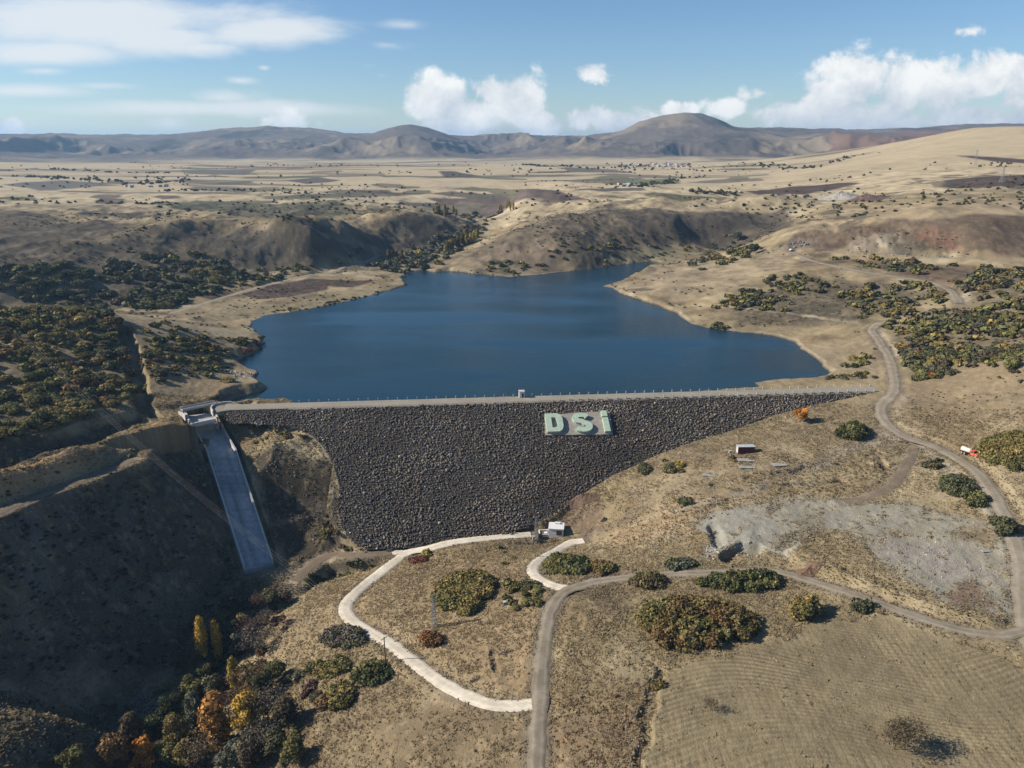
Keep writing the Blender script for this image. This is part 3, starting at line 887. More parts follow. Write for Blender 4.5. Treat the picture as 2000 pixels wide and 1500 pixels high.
stroke([(1050, 1395), (1150, 1402), (1250, 1412)], 1.4, (.31, .24, .15), .6)
stroke([(0, 690), (200, 650)], 1.0, (.3, .24, .16), .3)
stroke([(870, 525), (960, 470), (1050, 430), (1140, 408)], 3.5, (.33, .265, .17), .45, 3)
stroke([(900, 520), (1000, 500), (1080, 470)], 3, (.31, .245, .16), .4, 3)
stroke([(470, 436), (560, 442), (680, 470), (760, 490)], 3, (.28, .225, .15), .5, 3)
stroke([(1580, 968), (1500, 1000), (1440, 1040)], 2, (.24, .20, .15), .5)
stroke([(1480, 1080), (1530, 1085), (1560, 1060)], 1.6, (.40, .37, .30), .6)
stroke([(300, 880), (330, 940), (350, 1000), (380, 1060)], 3, (.12, .105, .085), .6, 3)
stroke([(40, 1010), (60, 1060), (75, 1110)], 6, (.14, .125, .105), .7, 5)
stroke([(120, 990), (170, 1080), (210, 1160)], 5, (.115, .10, .08), .6, 4)
region([(300, 845), (390, 835), (392, 862), (320, 872)], (.30, .20, .105), .8, 2, 2, .3)
stroke([(215, 930), (235, 1000), (270, 1080)], 4, (.13, .115, .095), .6, 3)
stroke([(505, 1045), (560, 1020), (620, 990), (660, 975)], 1.2, (.22, .18, .14), .6)

# stubble field with its cultivator rows
FIELD = [(1290, 1340), (1330, 1300), (1400, 1280), (1520, 1250), (1600, 1215), (1720, 1205), (1850, 1245), (2060, 1330), (2060, 1545), (1240, 1545), (1265, 1420)]
i, j, fm, fw = region(FIELD, (.250, .202, .118), .9, 2.4, 1.8, .15)
x, y = XG[i, j], YG[i, j]
wx = x + 5.5 * fbm(x, y, 30, 3, 1)
wy = y + 11 * fbm(x, y, 60, 2, 7) + 4.0 * np.sin(x / 15.0 + 1.0)
st1 = (.5 + .5 * np.sin(wy * 2 * math.pi / 1.25 + 1.2 * fbm(x, y, 9, 3, 3))) ** 1.6
st2 = 1 - (.5 + .5 * np.sin((x + 1.2 * fbm(x, y, 30, 2, 1)) * 2 * math.pi / 1.6)) ** 3
st = np.clip(.62 * st1 * (.5 + .7 * sstep(-.3, .4, fbm(x, y, 11, 3, 9))) + .38 * st2 * (.4 + .8 * sstep(-.3, .5, fbm(x, y, 17, 3, 2))), 0, 1)
pt_ = .25 + .9 * sstep(-.35, .35, fbm(x, y, 13, 4, 6))
lerp(COL[i, j], (.145, .112, .070), fm * .62 * pt_ * sstep(.55, .1, st))
lerp(COL[i, j], (.37, .295, .17), fm * .5 * pt_ * sstep(.5, .95, st))
lerp(COL[i, j], (.20, .165, .10), fm * .55 * sstep(.05, .5, fbm(x, y, 22, 4, 12)))
HG[i, j] += fm * .16 * (st - .5)
FIELD_M = np.zeros(HG.shape, np.float32)
FIELD_M[i, j] = fm
# wet shore rim
lerp(COL, (.30, .25, .18), .6 * (1 - sstep(.8, 3.2, SHORE_D)) * (SHORE_D > -1))
lerp(COL, (.07, .065, .05), .8 * (1 - sstep(.05, .6, np.abs(SHORE_D - .1))))
lerp(COL, (.06, .06, .05), (SHORE_D < -.6) * 1.0)
# trodden rims of the roads
lerp(COL, (.25, .205, .15), .6 * (1 - sstep(.2, 2.2, ROAD_D + .8 * n3)))
# fine relief
rough = sstep(0, 1.6, ROAD_D) * np.where(SHORE_D < .5, .2, 1.0) * (1 - .6 * FIELD_M)
near_k = (1 - sstep(420, 900, RG))
HG += rough * near_k * (.26 * fbm(XG, YG, 3.4, 3, 1) + .10 * n3)
tuft = sstep(.15, .65, fbm(XG, YG, 1.5, 2, 14))
HG += rough * near_k * (1 - sstep(300, 420, RG)) * .12 * tuft * (1 - FIELD_M)
midk = sstep(380, 480, RG) * (1 - sstep(1000, 1400, RG))
COL *= (1 + .20 * n3 * near_k + .12 * n2 + midk * (.34 * fbm(XG, YG * .8, 20, 4, 9) + .34 * fbm(XG, YG * .8, 6, 3, 3)))[..., None]
lerp(COL, (.075, .066, .045), midk * .75 * sstep(.28, .55, fbm(XG, YG * .7, 16, 4, 11) + .3 * fbm(XG, YG, 70, 2, 5)))
lerp(COL, (.40, .31, .185), .34 * tuft * rough * near_k * (1 - FIELD_M))
np.clip(COL, .015, .8, COL)
# specks of pale stone on the steep side
sp_ = fbm(XG, YG, .9, 2, 5)
lerp(COL, (.30, .27, .23), .5 * sstep(.62, .75, sp_) * (1 - sstep(330, 420, RG)) * (XG < -60))


# ------------------------------------------------------------------ mesh and material helpers
def tag(o, label=None, cat=None, group=None, kind=None):
    if label:
        o['label'] = label
    if cat:
        o['category'] = cat
    if group:
        o['group'] = group
    if kind:
        o['kind'] = kind
    return o


def np_mesh(name, verts, faces, mat=None, cols=None, smooth=False, nside=4):
    me = bpy.data.meshes.new(name)
    verts = np.ascontiguousarray(verts, np.float32)
    faces = np.ascontiguousarray(faces, np.int32)
    nf = len(faces)
    k = faces.shape[1]
    me.vertices.add(len(verts))
    me.vertices.foreach_set('co', verts.ravel())
    me.loops.add(nf * k)
    me.loops.foreach_set('vertex_index', faces.ravel())
    me.polygons.add(nf)
    me.polygons.foreach_set('loop_start', np.arange(0, nf * k, k, dtype=np.int32))
    me.polygons.foreach_set('loop_total', np.full(nf, k, np.int32))
    me.polygons.foreach_set('use_smooth', np.full(nf, smooth, bool))
    if cols is not None:
        ca = me.color_attributes.new('Col', 'FLOAT_COLOR', 'POINT')
        c4 = np.ones((len(verts), 4), np.float32)
        c4[:, :3] = cols
        ca.data.foreach_set('color', c4.ravel())
    me.update()
    me.validate()
    if mat:
        me.materials.append(mat)
    return me


def link(name, me, parent=None, loc=None):
    o = bpy.data.objects.new(name, me)
    C.objects.link(o)
    if parent is not None:
        o.parent = parent
    if loc is not None:
        o.location = loc
    return o


def empty(name, loc, rz=0.0):
    o = bpy.data.objects.new(name, None)
    C.objects.link(o)
    o.location = loc
    o.rotation_euler = (0, 0, rz)
    return o


def material(name, base=None, rough=.9, attr=None, noise=None, bump=None, objcol=False, spec=.2, mul=1.0, metallic=0.0, trans=0.0):
    """noise = (scale, low, high, detail): a multiplier on the colour; bump = (scale, strength, distance)"""
    m = bpy.data.materials.new(name)
    m.use_nodes = True
    nt = m.node_tree
    N, L = nt.nodes, nt.links
    b = N['Principled BSDF']
    b.inputs['Roughness'].default_value = rough
    b.inputs['Specular IOR Level'].default_value = spec
    b.inputs['Metallic'].default_value = metallic
    src = None
    if attr:
        a = N.new('ShaderNodeAttribute')
        a.attribute_name = attr
        src = a.outputs['Color']
    elif base:
        rgb = N.new('ShaderNodeRGB')
        rgb.outputs[0].default_value = (*base, 1)
        src = rgb.outputs[0]

    def mixmul(a, bsock):
        mx = N.new('ShaderNodeMix')
        mx.data_type = 'RGBA'
        mx.blend_type = 'MULTIPLY'
        mx.inputs[0].default_value = 1
        L.new(a, mx.inputs[6])
        L.new(bsock, mx.inputs[7])
        return mx.outputs[2]
    if objcol:
        oi = N.new('ShaderNodeObjectInfo')
        src = mixmul(src, oi.outputs['Color']) if src else oi.outputs['Color']
    tc = N.new('ShaderNodeTexCoord')
    if noise:
        nz = N.new('ShaderNodeTexNoise')
        nz.inputs['Scale'].default_value = noise[0]
        nz.inputs['Detail'].default_value = noise[3] if len(noise) > 3 else 5
        nz.inputs['Roughness'].default_value = .65
        L.new(tc.outputs['Object'], nz.inputs['Vector'])
        mr = N.new('ShaderNodeMapRange')
        mr.inputs['From Min'].default_value = .3
        mr.inputs['From Max'].default_value = .7
        mr.inputs['To Min'].default_value = noise[1] * ALB
        mr.inputs['To Max'].default_value = noise[2] * ALB
        L.new(nz.outputs['Fac'], mr.inputs['Value'])
        cc = N.new('ShaderNodeCombineColor')
        for q in range(3):
            L.new(mr.outputs[0], cc.inputs[q])
        src = mixmul(src, cc.outputs[0])
    if not noise:
        k_ = N.new('ShaderNodeRGB')
        k_.outputs[0].default_value = (ALB, ALB, ALB, 1)
        src = mixmul(src, k_.outputs[0])
    L.new(src, b.inputs['Base Color'])
    if bump:
        nz = N.new('ShaderNodeTexNoise')
        nz.inputs['Scale'].default_value = bump[0]
        nz.inputs['Detail'].default_value = 4
        L.new(tc.outputs['Object'], nz.inputs['Vector'])
        bp = N.new('ShaderNodeBump')
        bp.inputs['Strength'].default_value = bump[1]
        bp.inputs['Distance'].default_value = bump[2]
        L.new(nz.outputs['Fac'], bp.inputs['Height'])
        L.new(bp.outputs[0], b.inputs['Normal'])
    if trans:
        b.inputs['Transmission Weight'].default_value = 0
        tr = N.new('ShaderNodeBsdfTranslucent')
        L.new(src, tr.inputs['Color'])
        ms = N.new('ShaderNodeMixShader')
        ms.inputs[0].default_value = trans
        L.new(b.outputs[0], ms.inputs[1])
        L.new(tr.outputs[0], ms.inputs[2])
        L.new(ms.outputs[0], N['Material Output'].inputs['Surface'])
    return m


MAT_GROUND = material('ground', attr='Col', rough=.95, noise=(1.6, .80, 1.18, 6), bump=(2.6, .6, .35), spec=.1)
MAT_ROAD = material('road_surface', attr='Col', rough=.95, noise=(.9, .86, 1.12, 7), spec=.1)
MAT_ROCK = material('riprap_rock', attr='Col', rough=.9, spec=.2)
MAT_LEAF = material('foliage', attr='Col', objcol=True, rough=.8, spec=.15, trans=.18)
MAT_BARK = material('bark', base=(.13, .10, .075), rough=.9, noise=(6, .6, 1.3))
MAT_CONC = material('concrete', base=(.40, .385, .35), rough=.85, noise=(.5, .65, 1.12, 8))
MAT_CONC_PALE = material('pale_concrete', base=(.58, .56, .52), rough=.85, noise=(.8, .75, 1.08, 8))
MAT_WHITE = material('white_plaster', base=(.78, .77, .75), rough=.8, noise=(1.2, .86, 1.05, 6))
MAT_VILLAGE = material('village_plaster', base=(.46, .44, .41), rough=.9, noise=(.3, .7, 1.1))
MAT_STEEL = material('galvanised_steel', base=(.30, .31, .32), rough=.5, metallic=.6, noise=(3, .8, 1.15))
MAT_DARK = material('dark_glass', base=(.018, .022, .026), rough=.25, spec=.5)
MAT_WIRE = material('aluminium_wire', base=(.16, .15, .14), rough=.5)
MAT_WOOD = material('weathered_wood', base=(.10, .065, .045), rough=.9, noise=(5, .7, 1.2))
MAT_GREENP = material('pale_green_paint', base=(.47, .58, .45), rough=.7, noise=(.9, .78, 1.08, 6))
MAT_SLAB = material('sign_slab', base=(.36, .33, .28), rough=.9, noise=(.7, .7, 1.15, 8))
MAT_REDP = material('brown_red_paint', base=(.13, .035, .028), rough=.6, noise=(2, .8, 1.15))
MAT_ORANGE = material('orange_paint', base=(.75, .16, .08), rough=.45, noise=(2, .85, 1.08))
MAT_CREAM = material('cream_paint', base=(.78, .68, .58), rough=.5, noise=(1.5, .85, 1.06))
MAT_TYRE = material('black_rubber', base=(.02, .02, .02), rough=.85)
MAT_TEAL = material('teal_paint', base=(.16, .30, .30), rough=.6, noise=(3, .85, 1.1))
MAT_TILE = material('roof_tile', base=(.30, .16, .11), rough=.85, noise=(1.0, .8, 1.15))
MAT_TIN = material('pale_tin_roof', base=(.52, .54, .56), rough=.6, noise=(.6, .8, 1.1))

# ------------------------------------------------------------------ terrain object
verts = np.stack([XG, YG, HG], -1).reshape(-1, 3)
idx = np.arange(NR * NT, dtype=np.int32).reshape(NR, NT)
faces = np.stack([idx[:-1, :-1], idx[:-1, 1:], idx[1:, 1:], idx[1:, :-1]], -1).reshape(-1, 4)
# rows run outward, columns to the right: this order faces up
faces = faces[:, ::-1]
me = np_mesh('terrain', verts, faces, MAT_GROUND, COL.reshape(-1, 3), smooth=True)
tag(link('terrain', me), kind='structure')
del verts, faces


# ------------------------------------------------------------------ road ribbons
ROADCOL = {'gravel': ((.345, .300, .230), (.205, .172, .124)), 'dirt': ((.370, .320, .245), (.265, .222, .160)), 'brown': ((.200, .155, .110), (.165, .125, .088)), 'white': ((.720, .645, .520), (.56, .495, .390))}
for name, (pts, wd, kind) in ROADS.items():
    ln = road_lines[name]
    tan = np.gradient(ln[:, :2], axis=0)
    tan /= np.linalg.norm(tan, axis=1)[:, None] + 1e-9
    nor = np.stack([tan[:, 1], -tan[:, 0]], 1)
    K = 15
    us = np.linspace(-1, 1, K)
    n = len(ln)
    s = np.arange(n) * 1.0
    e1 = 1 + (.12 if kind == 'white' else .32) * fbm(s, s * 0 + 3, 5.0, 4, 2) + .05 * fbm(s, s * 0, 1.7, 2, 5)
    e2 = 1 + (.12 if kind == 'white' else .32) * fbm(s, s * 0 + 9, 5.0, 4, 4) + .05 * fbm(s, s * 0 + 5, 1.7, 2, 5)
    V = np.zeros((n, K, 3))
    CC = np.zeros((n, K, 3), np.float32)
    hi, lo = np.array(ROADCOL[kind][0]), np.array(ROADCOL[kind][1])
    for q, u in enumerate(us):
        off = u * wd / 2 * (e2 if u > 0 else e1)
        V[:, q, 0] = ln[:, 0] + nor[:, 0] * off
        V[:, q, 1] = ln[:, 1] + nor[:, 1] * off
        x, y = V[:, q, 0], V[:, q, 1]
        edge = abs(u) ** 3
        V[:, q, 2] = ln[:, 2] + .05 - .20 * edge
        rut = math.exp(-((abs(u) - .5) / .16) ** 2)
        cmix = np.clip(.30 + .6 * rut + .75 * fbm(x, y, 3.2, 4, 8), 0, 1)[:, None]
        c = lo * (1 - cmix) + hi * cmix
        if kind == 'white':
            c = c * (1 + .16 * fbm(x, y, 3, 4, 1) + .10 * fbm(x, y, .9, 2, 4))[:, None]
        else:
            cen = math.exp(-(u / .2) ** 2) * .35
            g = np.clip(cen + edge * .85 + .65 * fbm(x, y, 2.2, 3, 3) - .1, 0, 1)[:, None]
            gc = np.stack([sample(x, y, COL[..., e_]) for e_ in range(3)], 1)
            c = c * (1 - g) + gc * g
        CC[:, q] = c
    if name == 'concrete_track':
        V[:, :, 2] += .03
    if name == 'concrete_spur':
        V[:, :, 2] += .015
    ix = np.arange(n * K).reshape(n, K)
    Fc = np.stack([ix[:-1, :-1], ix[:-1, 1:], ix[1:, 1:], ix[1:, :-1]], -1).reshape(-1, 4)[:, ::-1]
    # make the faces look up
    a = np.cross(V[1, 0] - V[0, 0], V[0, 1] - V[0, 0])
    Fc = np.stack([ix[:-1, :-1], ix[1:, :-1], ix[1:, 1:], ix[:-1, 1:]], -1).reshape(-1, 4) if a[2] > 0 else Fc
    me = np_mesh(name, V.reshape(-1, 3), Fc, MAT_ROAD, np.clip(CC.reshape(-1, 3), .02, .9), smooth=True)
    tag(link(name, me), kind='structure')

# ------------------------------------------------------------------ water
def build_water():
    m = bpy.data.materials.new('lake_water')
    m.use_nodes = True
    nt = m.node_tree
    N, L = nt.nodes, nt.links
    b = N['Principled BSDF']
    b.inputs['Base Color'].default_value = (.005, .027, .042, 1)
    b.inputs['Roughness'].default_value = .10
    b.inputs['IOR'].default_value = 1.25
    tc = N.new('ShaderNodeTexCoord')
    mp = N.new('ShaderNodeMapping')
    mp.inputs['Scale'].default_value = (.30, .55, 1)
    L.new(tc.outputs['Object'], mp.inputs[0])
    nz = N.new('ShaderNodeTexNoise')
    nz.inputs['Scale'].default_value = .8
    nz.inputs['Detail'].default_value = 7
    nz.inputs['Roughness'].default_value = .7
    L.new(mp.outputs[0], nz.inputs['Vector'])
    n2_ = N.new('ShaderNodeTexNoise')
    n2_.inputs['Scale'].default_value = .014
    n2_.inputs['Detail'].default_value = 6
    mp2 = N.new('ShaderNodeMapping')
    mp2.inputs['Scale'].default_value = (.5, 1.3, 1)
    mp2.inputs['Rotation'].default_value = (0, 0, .25)
    L.new(tc.outputs['Object'], mp2.inputs[0])
    L.new(mp2.outputs[0], n2_.inputs['Vector'])
    mr = N.new('ShaderNodeMapRange')
    mr.inputs['From Min'].default_value = .38
    mr.inputs['From Max'].default_value = .62
    mr.inputs['To Min'].default_value = .10
    mr.inputs['To Max'].default_value = .9
    L.new(n2_.outputs['Fac'], mr.inputs['Value'])
    bp = N.new('ShaderNodeBump')
    bp.inputs['Distance'].default_value = .5
    sx = N.new('ShaderNodeSeparateXYZ')
    L.new(tc.outputs['Object'], sx.inputs[0])
    gx = N.new('ShaderNodeMapRange')
    gx.inputs['From Min'].default_value = -170
    gx.inputs['From Max'].default_value = 60
    gx.inputs['To Min'].default_value = .35
    gx.inputs['To Max'].default_value = 1.25
    L.new(sx.outputs['X'], gx.inputs['Value'])
    mm = N.new('ShaderNodeMath')
    mm.operation = 'MULTIPLY'
    L.new(gx.outputs[0], mm.inputs[0])
    L.new(mr.outputs[0], mm.inputs[1])
    L.new(mm.outputs[0], bp.inputs['Strength'])
    L.new(nz.outputs['Fac'], bp.inputs['Height'])
    L.new(bp.outputs[0], b.inputs['Normal'])
    # a sheet that follows the shore with a margin under the banks
    xs_, ys_ = np.meshgrid(np.linspace(-190, 215, 60), np.linspace(300, 760, 70))
    sdv, _ = seg_dist(xs_, ys_, shore, True)
    keep = inside(xs_, ys_, shore) | (sdv < 16)
    tt, ss = dam_ts(xs_, ys_)
    keep &= ss < -CREST_W - 3
    id_ = np.arange(xs_.size).reshape(xs_.shape)
    q = np.stack([id_[:-1, :-1], id_[:-1, 1:], id_[1:, 1:], id_[1:, :-1]], -1).reshape(-1, 4)
    kk = keep.ravel()[q].all(1)
    v = np.stack([xs_.ravel(), ys_.ravel(), np.zeros(xs_.size)], 1)
    q = q[kk]
    used, inv = np.unique(q, return_inverse=True)
    me = np_mesh('water', v[used], inv.reshape(-1, 4), m)
    tag(link('water', me), kind='structure')


build_water()



# ------------------------------------------------------------------ small geometry kit
class MB:
    """collects boxes, tubes and prisms into one mesh"""

    def __init__(self):
        self.v, self.f = [], []

    def add(self, vs, fs):
        n = len(self.v)
        self.v += [tuple(map(float, p)) for p in vs]
        self.f += [tuple(i + n for i in f) for f in fs]
        return self

    def box(self, c, s, rz=0.0, bevel=0.0):
        cx, cy, cz_ = c
        hx, hy, hz = s[0] / 2, s[1] / 2, s[2] / 2
        ca, sa = math.cos(rz), math.sin(rz)
        vs = []
        for z in (-hz, hz):
            for (a, b) in ((-hx, -hy), (hx, -hy), (hx, hy), (-hx, hy)):
                k = 1 - bevel / max(hx, hy) if (bevel and z > 0) else 1
                vs.append((cx + (a * ca - b * sa) * k, cy + (a * sa + b * ca) * k, cz_ + z))
        return self.add(vs, [(3, 2, 1, 0), (4, 5, 6, 7), (0, 1, 5, 4), (1, 2, 6, 5), (2, 3, 7, 6), (3, 0, 4, 7)])

    def tube(self, a, b, r0, r1=None, n=6):
        r1 = r0 if r1 is None else r1
        a, b = Vector(a), Vector(b)
        d = (b - a).normalized()
        u = d.orthogonal().normalized()
        w = d.cross(u)
        vs = []
        for p, r in ((a, r0), (b, r1)):
            for k in range(n):
                t = 2 * math.pi * k / n
                vs.append(p + (u * math.cos(t) + w * math.sin(t)) * r)
        fs = [(k, (k + 1) % n, n + (k + 1) % n, n + k) for k in range(n)] + [tuple(range(n))[::-1], tuple(range(n, 2 * n))]
        return self.add(vs, fs)

    def path(self, pts, r, n=5):
        pts = [Vector(p) for p in pts]
        base = len(self.v)
        for i, p in enumerate(pts):
            d = (pts[min(i + 1, len(pts) - 1)] - pts[max(i - 1, 0)]).normalized()
            u = d.cross(Vector((0, 0, 1)))
            u = u.normalized() if u.length > 1e-4 else Vector((1, 0, 0))
            w = d.cross(u)
            for k in range(n):
                t = 2 * math.pi * k / n
                self.v.append(tuple(p + (u * math.cos(t) + w * math.sin(t)) * (r[i] if isinstance(r, (list, tuple)) else r)))
        for i in range(len(pts) - 1):
            for k in range(n):
                a, b = base + i * n + k, base + i * n + (k + 1) % n
                self.f.append((a, b, b + n, a + n))
        return self

    def prism(self, poly, z0, z1):
        """upright prism over an outline of (x, y), counter-clockwise"""
        n = len(poly)
        vs = [(p[0], p[1], z0) for p in poly] + [(p[0], p[1], z1) for p in poly]
        return self.add(vs, [tuple(range(n))[::-1], tuple(range(n, 2 * n))] + [(k, (k + 1) % n, n + (k + 1) % n, n + k) for k in range(n)])

    def build(self, name, mat, parent=None, loc=None, smooth=False):
        me_ = bpy.data.meshes.new(name)
        me_.from_pydata(self.v, [], self.f)
        me_.materials.append(mat)
        if smooth:
            me_.polygons.foreach_set('use_smooth', [True] * len(me_.polygons))
        me_.update()
        return link(name, me_, parent, loc)


def copy_tree(o, parent=None):
    c = o.copy()
    C.objects.link(c)
    if parent is not None:
        c.parent = parent
    for ch in o.children:
        copy_tree(ch, c)
    return c


def ground(x, y):
    return float(sample(np.array([x]), np.array([y]))[0])


rnd = random.Random(11)
rng = np.random.RandomState(23)

# ------------------------------------------------------------------ the dam
dE3 = Vector((dE[0], dE[1], 0))
dN3 = Vector((dN[0], dN[1], 0))
DN_SLOPE = (dN3 * 1.0 + Vector((0, 0, -1 / DAM_SLOPE))).normalized()      # down the face
D_NORM = dE3.cross(-DN_SLOPE).normalized()
if D_NORM.z < 0:
    D_NORM = -D_NORM


def dam_pt(t, s, z):
    return np.stack([dA[0] + dE[0] * t + dN[0] * s, dA[1] + dE[1] * t + dN[1] * s, z], -1)


dam = empty('dam', (float(dA[0] + dE[0] * DAM_LEN / 2), float(dA[1] + dE[1] * DAM_LEN / 2), DAM_Z))
tag(dam, 'long dark rockfill dam with a pale road on its crest holding back the blue lake', 'dam')
DAM_INV = -np.array(dam.location)
tt, ss = np.meshgrid(np.arange(-3, DAM_LEN + 3, 1.0), np.arange(0, 82, 1.0))
px_, py_ = dA[0] + dE[0] * tt + dN[0] * ss, dA[1] + dE[1] * tt + dN[1] * ss
d_, _ = seg_dist(px_, py_, dam_poly, True)
keep = inside(px_, py_, dam_poly) | (d_ < .9)
zz = DAM_Z - ss / DAM_SLOPE - .25 + .12 * fbm(tt, ss, 3, 2, 2) - .25 * (ss < .5)
vv = dam_pt(tt, ss, zz).reshape(-1, 3)
id_ = np.arange(tt.size).reshape(tt.shape)
q = np.stack([id_[:-1, :-1], id_[1:, :-1], id_[1:, 1:], id_[:-1, 1:]], -1).reshape(-1, 4)
q = q[keep.ravel()[q].all(1)]
used, inv = np.unique(q, return_inverse=True)
MAT_FILL = material('dark_rockfill', base=(.055, .048, .042), rough=.95, noise=(2.5, .6, 1.4))
me = np_mesh('embankment', vv[used] + DAM_INV, inv.reshape(-1, 4), MAT_FILL)
link('embankment', me, dam)
# upstream face, a pale gravel slope into the water
t1 = np.arange(2, DAM_LEN - 4, 2.0)
so = -CREST_W - np.array((-.2, 1.0, 4.0, 8.0, 16.0))
zo = np.array((3.92, 3.4, 1.9, -.1, -4.2))
tt, ss = np.meshgrid(t1, so)
zz = np.repeat(zo[:, None], len(t1), 1) + .2 * fbm(tt, ss, 4, 2, 3)
id_ = np.arange(tt.size).reshape(tt.shape)
q = np.stack([id_[:-1, :-1], id_[:-1, 1:], id_[1:, 1:], id_[1:, :-1]], -1).reshape(-1, 4)[:, ::-1]
me = np_mesh('upstream_slope', dam_pt(tt, ss, zz).reshape(-1, 3) + DAM_INV, q, material('pale_rockfill', base=(.24, .215, .175), rough=.95, noise=(1.5, .7, 1.25)))
link('upstream_slope', me, dam)
# crest roadway: a low slab with gravel shoulders
t1 = np.arange(-2, DAM_LEN + 1, 1.0)
so = np.linspace(.35, -CREST_W - .3, 12)
tt, ss = np.meshgrid(t1, so)
ss = ss + .25 * fbm(tt, ss, 6, 3, 3) * (np.abs(ss + CREST_W / 2) > CREST_W * .42)
zz = DAM_Z + .06 + .05 * np.cos((ss + CREST_W / 2) / CREST_W * math.pi) + .03 * fbm(tt, ss, 2, 2, 3)
zz[0] -= .7
zz[-1] -= .5
cm_ = np.clip(.5 + .6 * fbm(tt, ss, 6, 4, 4) + .25 * np.cos((ss + CREST_W / 2) * 3.0), 0, 1)[..., None]
cc_ = np.array((.275, .245, .195)) * (1 - cm_) + np.array((.345, .315, .26)) * cm_
id_ = np.arange(tt.size).reshape(tt.shape)
q = np.stack([id_[:-1, :-1], id_[:-1, 1:], id_[1:, 1:], id_[1:, :-1]], -1).reshape(-1, 4)[:, ::-1]
me = np_mesh('roadway', dam_pt(tt, ss, zz).reshape(-1, 3) + DAM_INV, q, MAT_ROAD, cc_.reshape(-1, 3), smooth=True)
for chk in (me,):
    if chk.polygons[20].normal.z < 0:
        chk.flip_normals()
link('roadway', me, dam)


def ico_variants(n, seed, sub=1, rough=.28):
    import bmesh
    r = np.random.RandomState(seed)
    bm = bmesh.new()
    bmesh.ops.create_icosphere(bm, subdivisions=sub, radius=1)
    v0 = np.array([v.co for v in bm.verts])
    f0 = np.array([[v.index for v in f.verts] for f in bm.faces])
    bm.free()
    out = []
    for k in range(n):
        v = v0.copy()
        for _ in range(7):                      # cut planes make flat broken faces
            nrm = r.normal(size=3)
            nrm /= np.linalg.norm(nrm)
            d = v @ nrm
            lim = r.uniform(.55, .85)
            v -= np.maximum(d - lim, 0)[:, None] * nrm
        v *= 1 + rough * .3 * (r.rand(len(v), 1) - .5)
        out.append(v)
    return np.array(out), f0


def rot_mats(n, r):
    q_ = r.normal(size=(n, 4))
    q_ /= np.linalg.norm(q_, axis=1)[:, None]
    w, x, y, z = q_.T
    return np.stack([np.stack([1 - 2 * (y * y + z * z), 2 * (x * y - w * z), 2 * (x * z + w * y)], -1),
                     np.stack([2 * (x * y + w * z), 1 - 2 * (x * x + z * z), 2 * (y * z - w * x)], -1),
                     np.stack([2 * (x * z - w * y), 2 * (y * z + w * x), 1 - 2 * (x * x + y * y)], -1)], 1)


def rock_field(name, pos, size, col, seed, mat, sub=1):
    """many rocks in one mesh"""
    var, f0 = ico_variants(14, seed, sub)
    r = np.random.RandomState(seed)
    n = len(pos)
    k = r.randint(0, len(var), n)
    R = rot_mats(n, r)
    stretch = r.uniform(.65, 1.2, (n, 1, 3))
    V = np.einsum('nij,nvj->nvi', R, var[k] * stretch) * size[:, None, None] + pos[:, None, :]
    nv = V.shape[1]
    Fc = (f0[None] + (np.arange(n) * nv)[:, None, None]).reshape(-1, 3)
    cols = np.repeat(col, nv, 0)
    return np_mesh(name, V.reshape(-1, 3), Fc, mat, cols)


sp0 = .76
tt, ss = np.meshgrid(np.arange(-1, DAM_LEN + 1, sp0), np.arange(.8, 80, sp0))
tt = (tt + rng.uniform(-.38, .38, tt.shape)).ravel()
ss = (ss + rng.uniform(-.38, .38, ss.shape)).ravel()
wx_, wy_ = dA[0] + dE[0] * tt + dN[0] * ss, dA[1] + dE[1] * tt + dN[1] * ss
d_, _ = seg_dist(wx_, wy_, dam_poly, True)
ins_ = inside(wx_, wy_, dam_poly)
jag = -.5 + 2.0 * fbm(wx_, wy_, 5, 2, 3)
ok = ((ins_ & (d_ > jag)) | (~ins_ & (d_ < -jag))) | ((ss < 1.2) & ins_)
# leave the sign's slab free
sign_q = np.array([dam_hit(1064, 811), dam_hit(1190, 804), dam_hit(1197, 849), dam_hit(1066, 851)])
ok &= ~inside(wx_, wy_, sign_q)
tt, ss = tt[ok], ss[ok]
n_r = len(tt)
size = np.clip(.37 * np.exp(.27 * rng.normal(size=n_r)) * (1 + .25 * fbm(tt, ss, 9, 2, 7)), .20, .95)
pos = dam_pt(tt, ss, DAM_Z - ss / DAM_SLOPE + rng.uniform(-.15, .12, n_r) - .05)
bright = .132 * np.exp(.22 * rng.normal(size=n_r))
bright *= 1 + .60 * fbm(tt, ss, 22, 5, 5) + .22 * fbm(tt * .25, ss, 7, 3, 2) + .35 * sstep(30, 0, tt) + .18 * sstep(22, 5, ss)
bright = np.where(rng.rand(n_r) < .03, bright * 2.4, bright)
hue = np.array((1.0, .86, .69)) + rng.normal(size=(n_r, 1)) * np.array((.05, .0, -.05))
warm = sstep(.15, .55, fbm(tt, ss, 20, 3, 9))[:, None]
col = bright[:, None] * (hue * (1 - .5 * warm) + np.array((1.15, .86, .66)) * .5 * warm)
# pale spilt mortar round the sign
s0t, s0s = dam_ts(*dam_hit(1150, 797)[:2])
pale = np.exp(-((tt - s0t) / 17) ** 2 - ((ss - s0s) / 2.2) ** 2) * (fbm(tt, ss, 2.2, 3, 2) + .45)
col = col + np.clip(pale, 0, 1)[:, None] * np.array((.26, .21, .17))
s1t, s1s = dam_ts(*dam_hit(1130, 860)[:2])
pale = np.exp(-((tt - s1t) / 16) ** 2 - ((ss - s1s) / 4.0) ** 2) * np.clip(fbm(tt, ss, 1.6, 2, 2) + .1, 0, 1)
col = col + pale[:, None] * np.array((.22, .20, .17))
me = rock_field('riprap', pos + DAM_INV, size, np.clip(col, .02, .6), 5, MAT_ROCK)
tag(link('riprap', me, dam), kind='stuff')

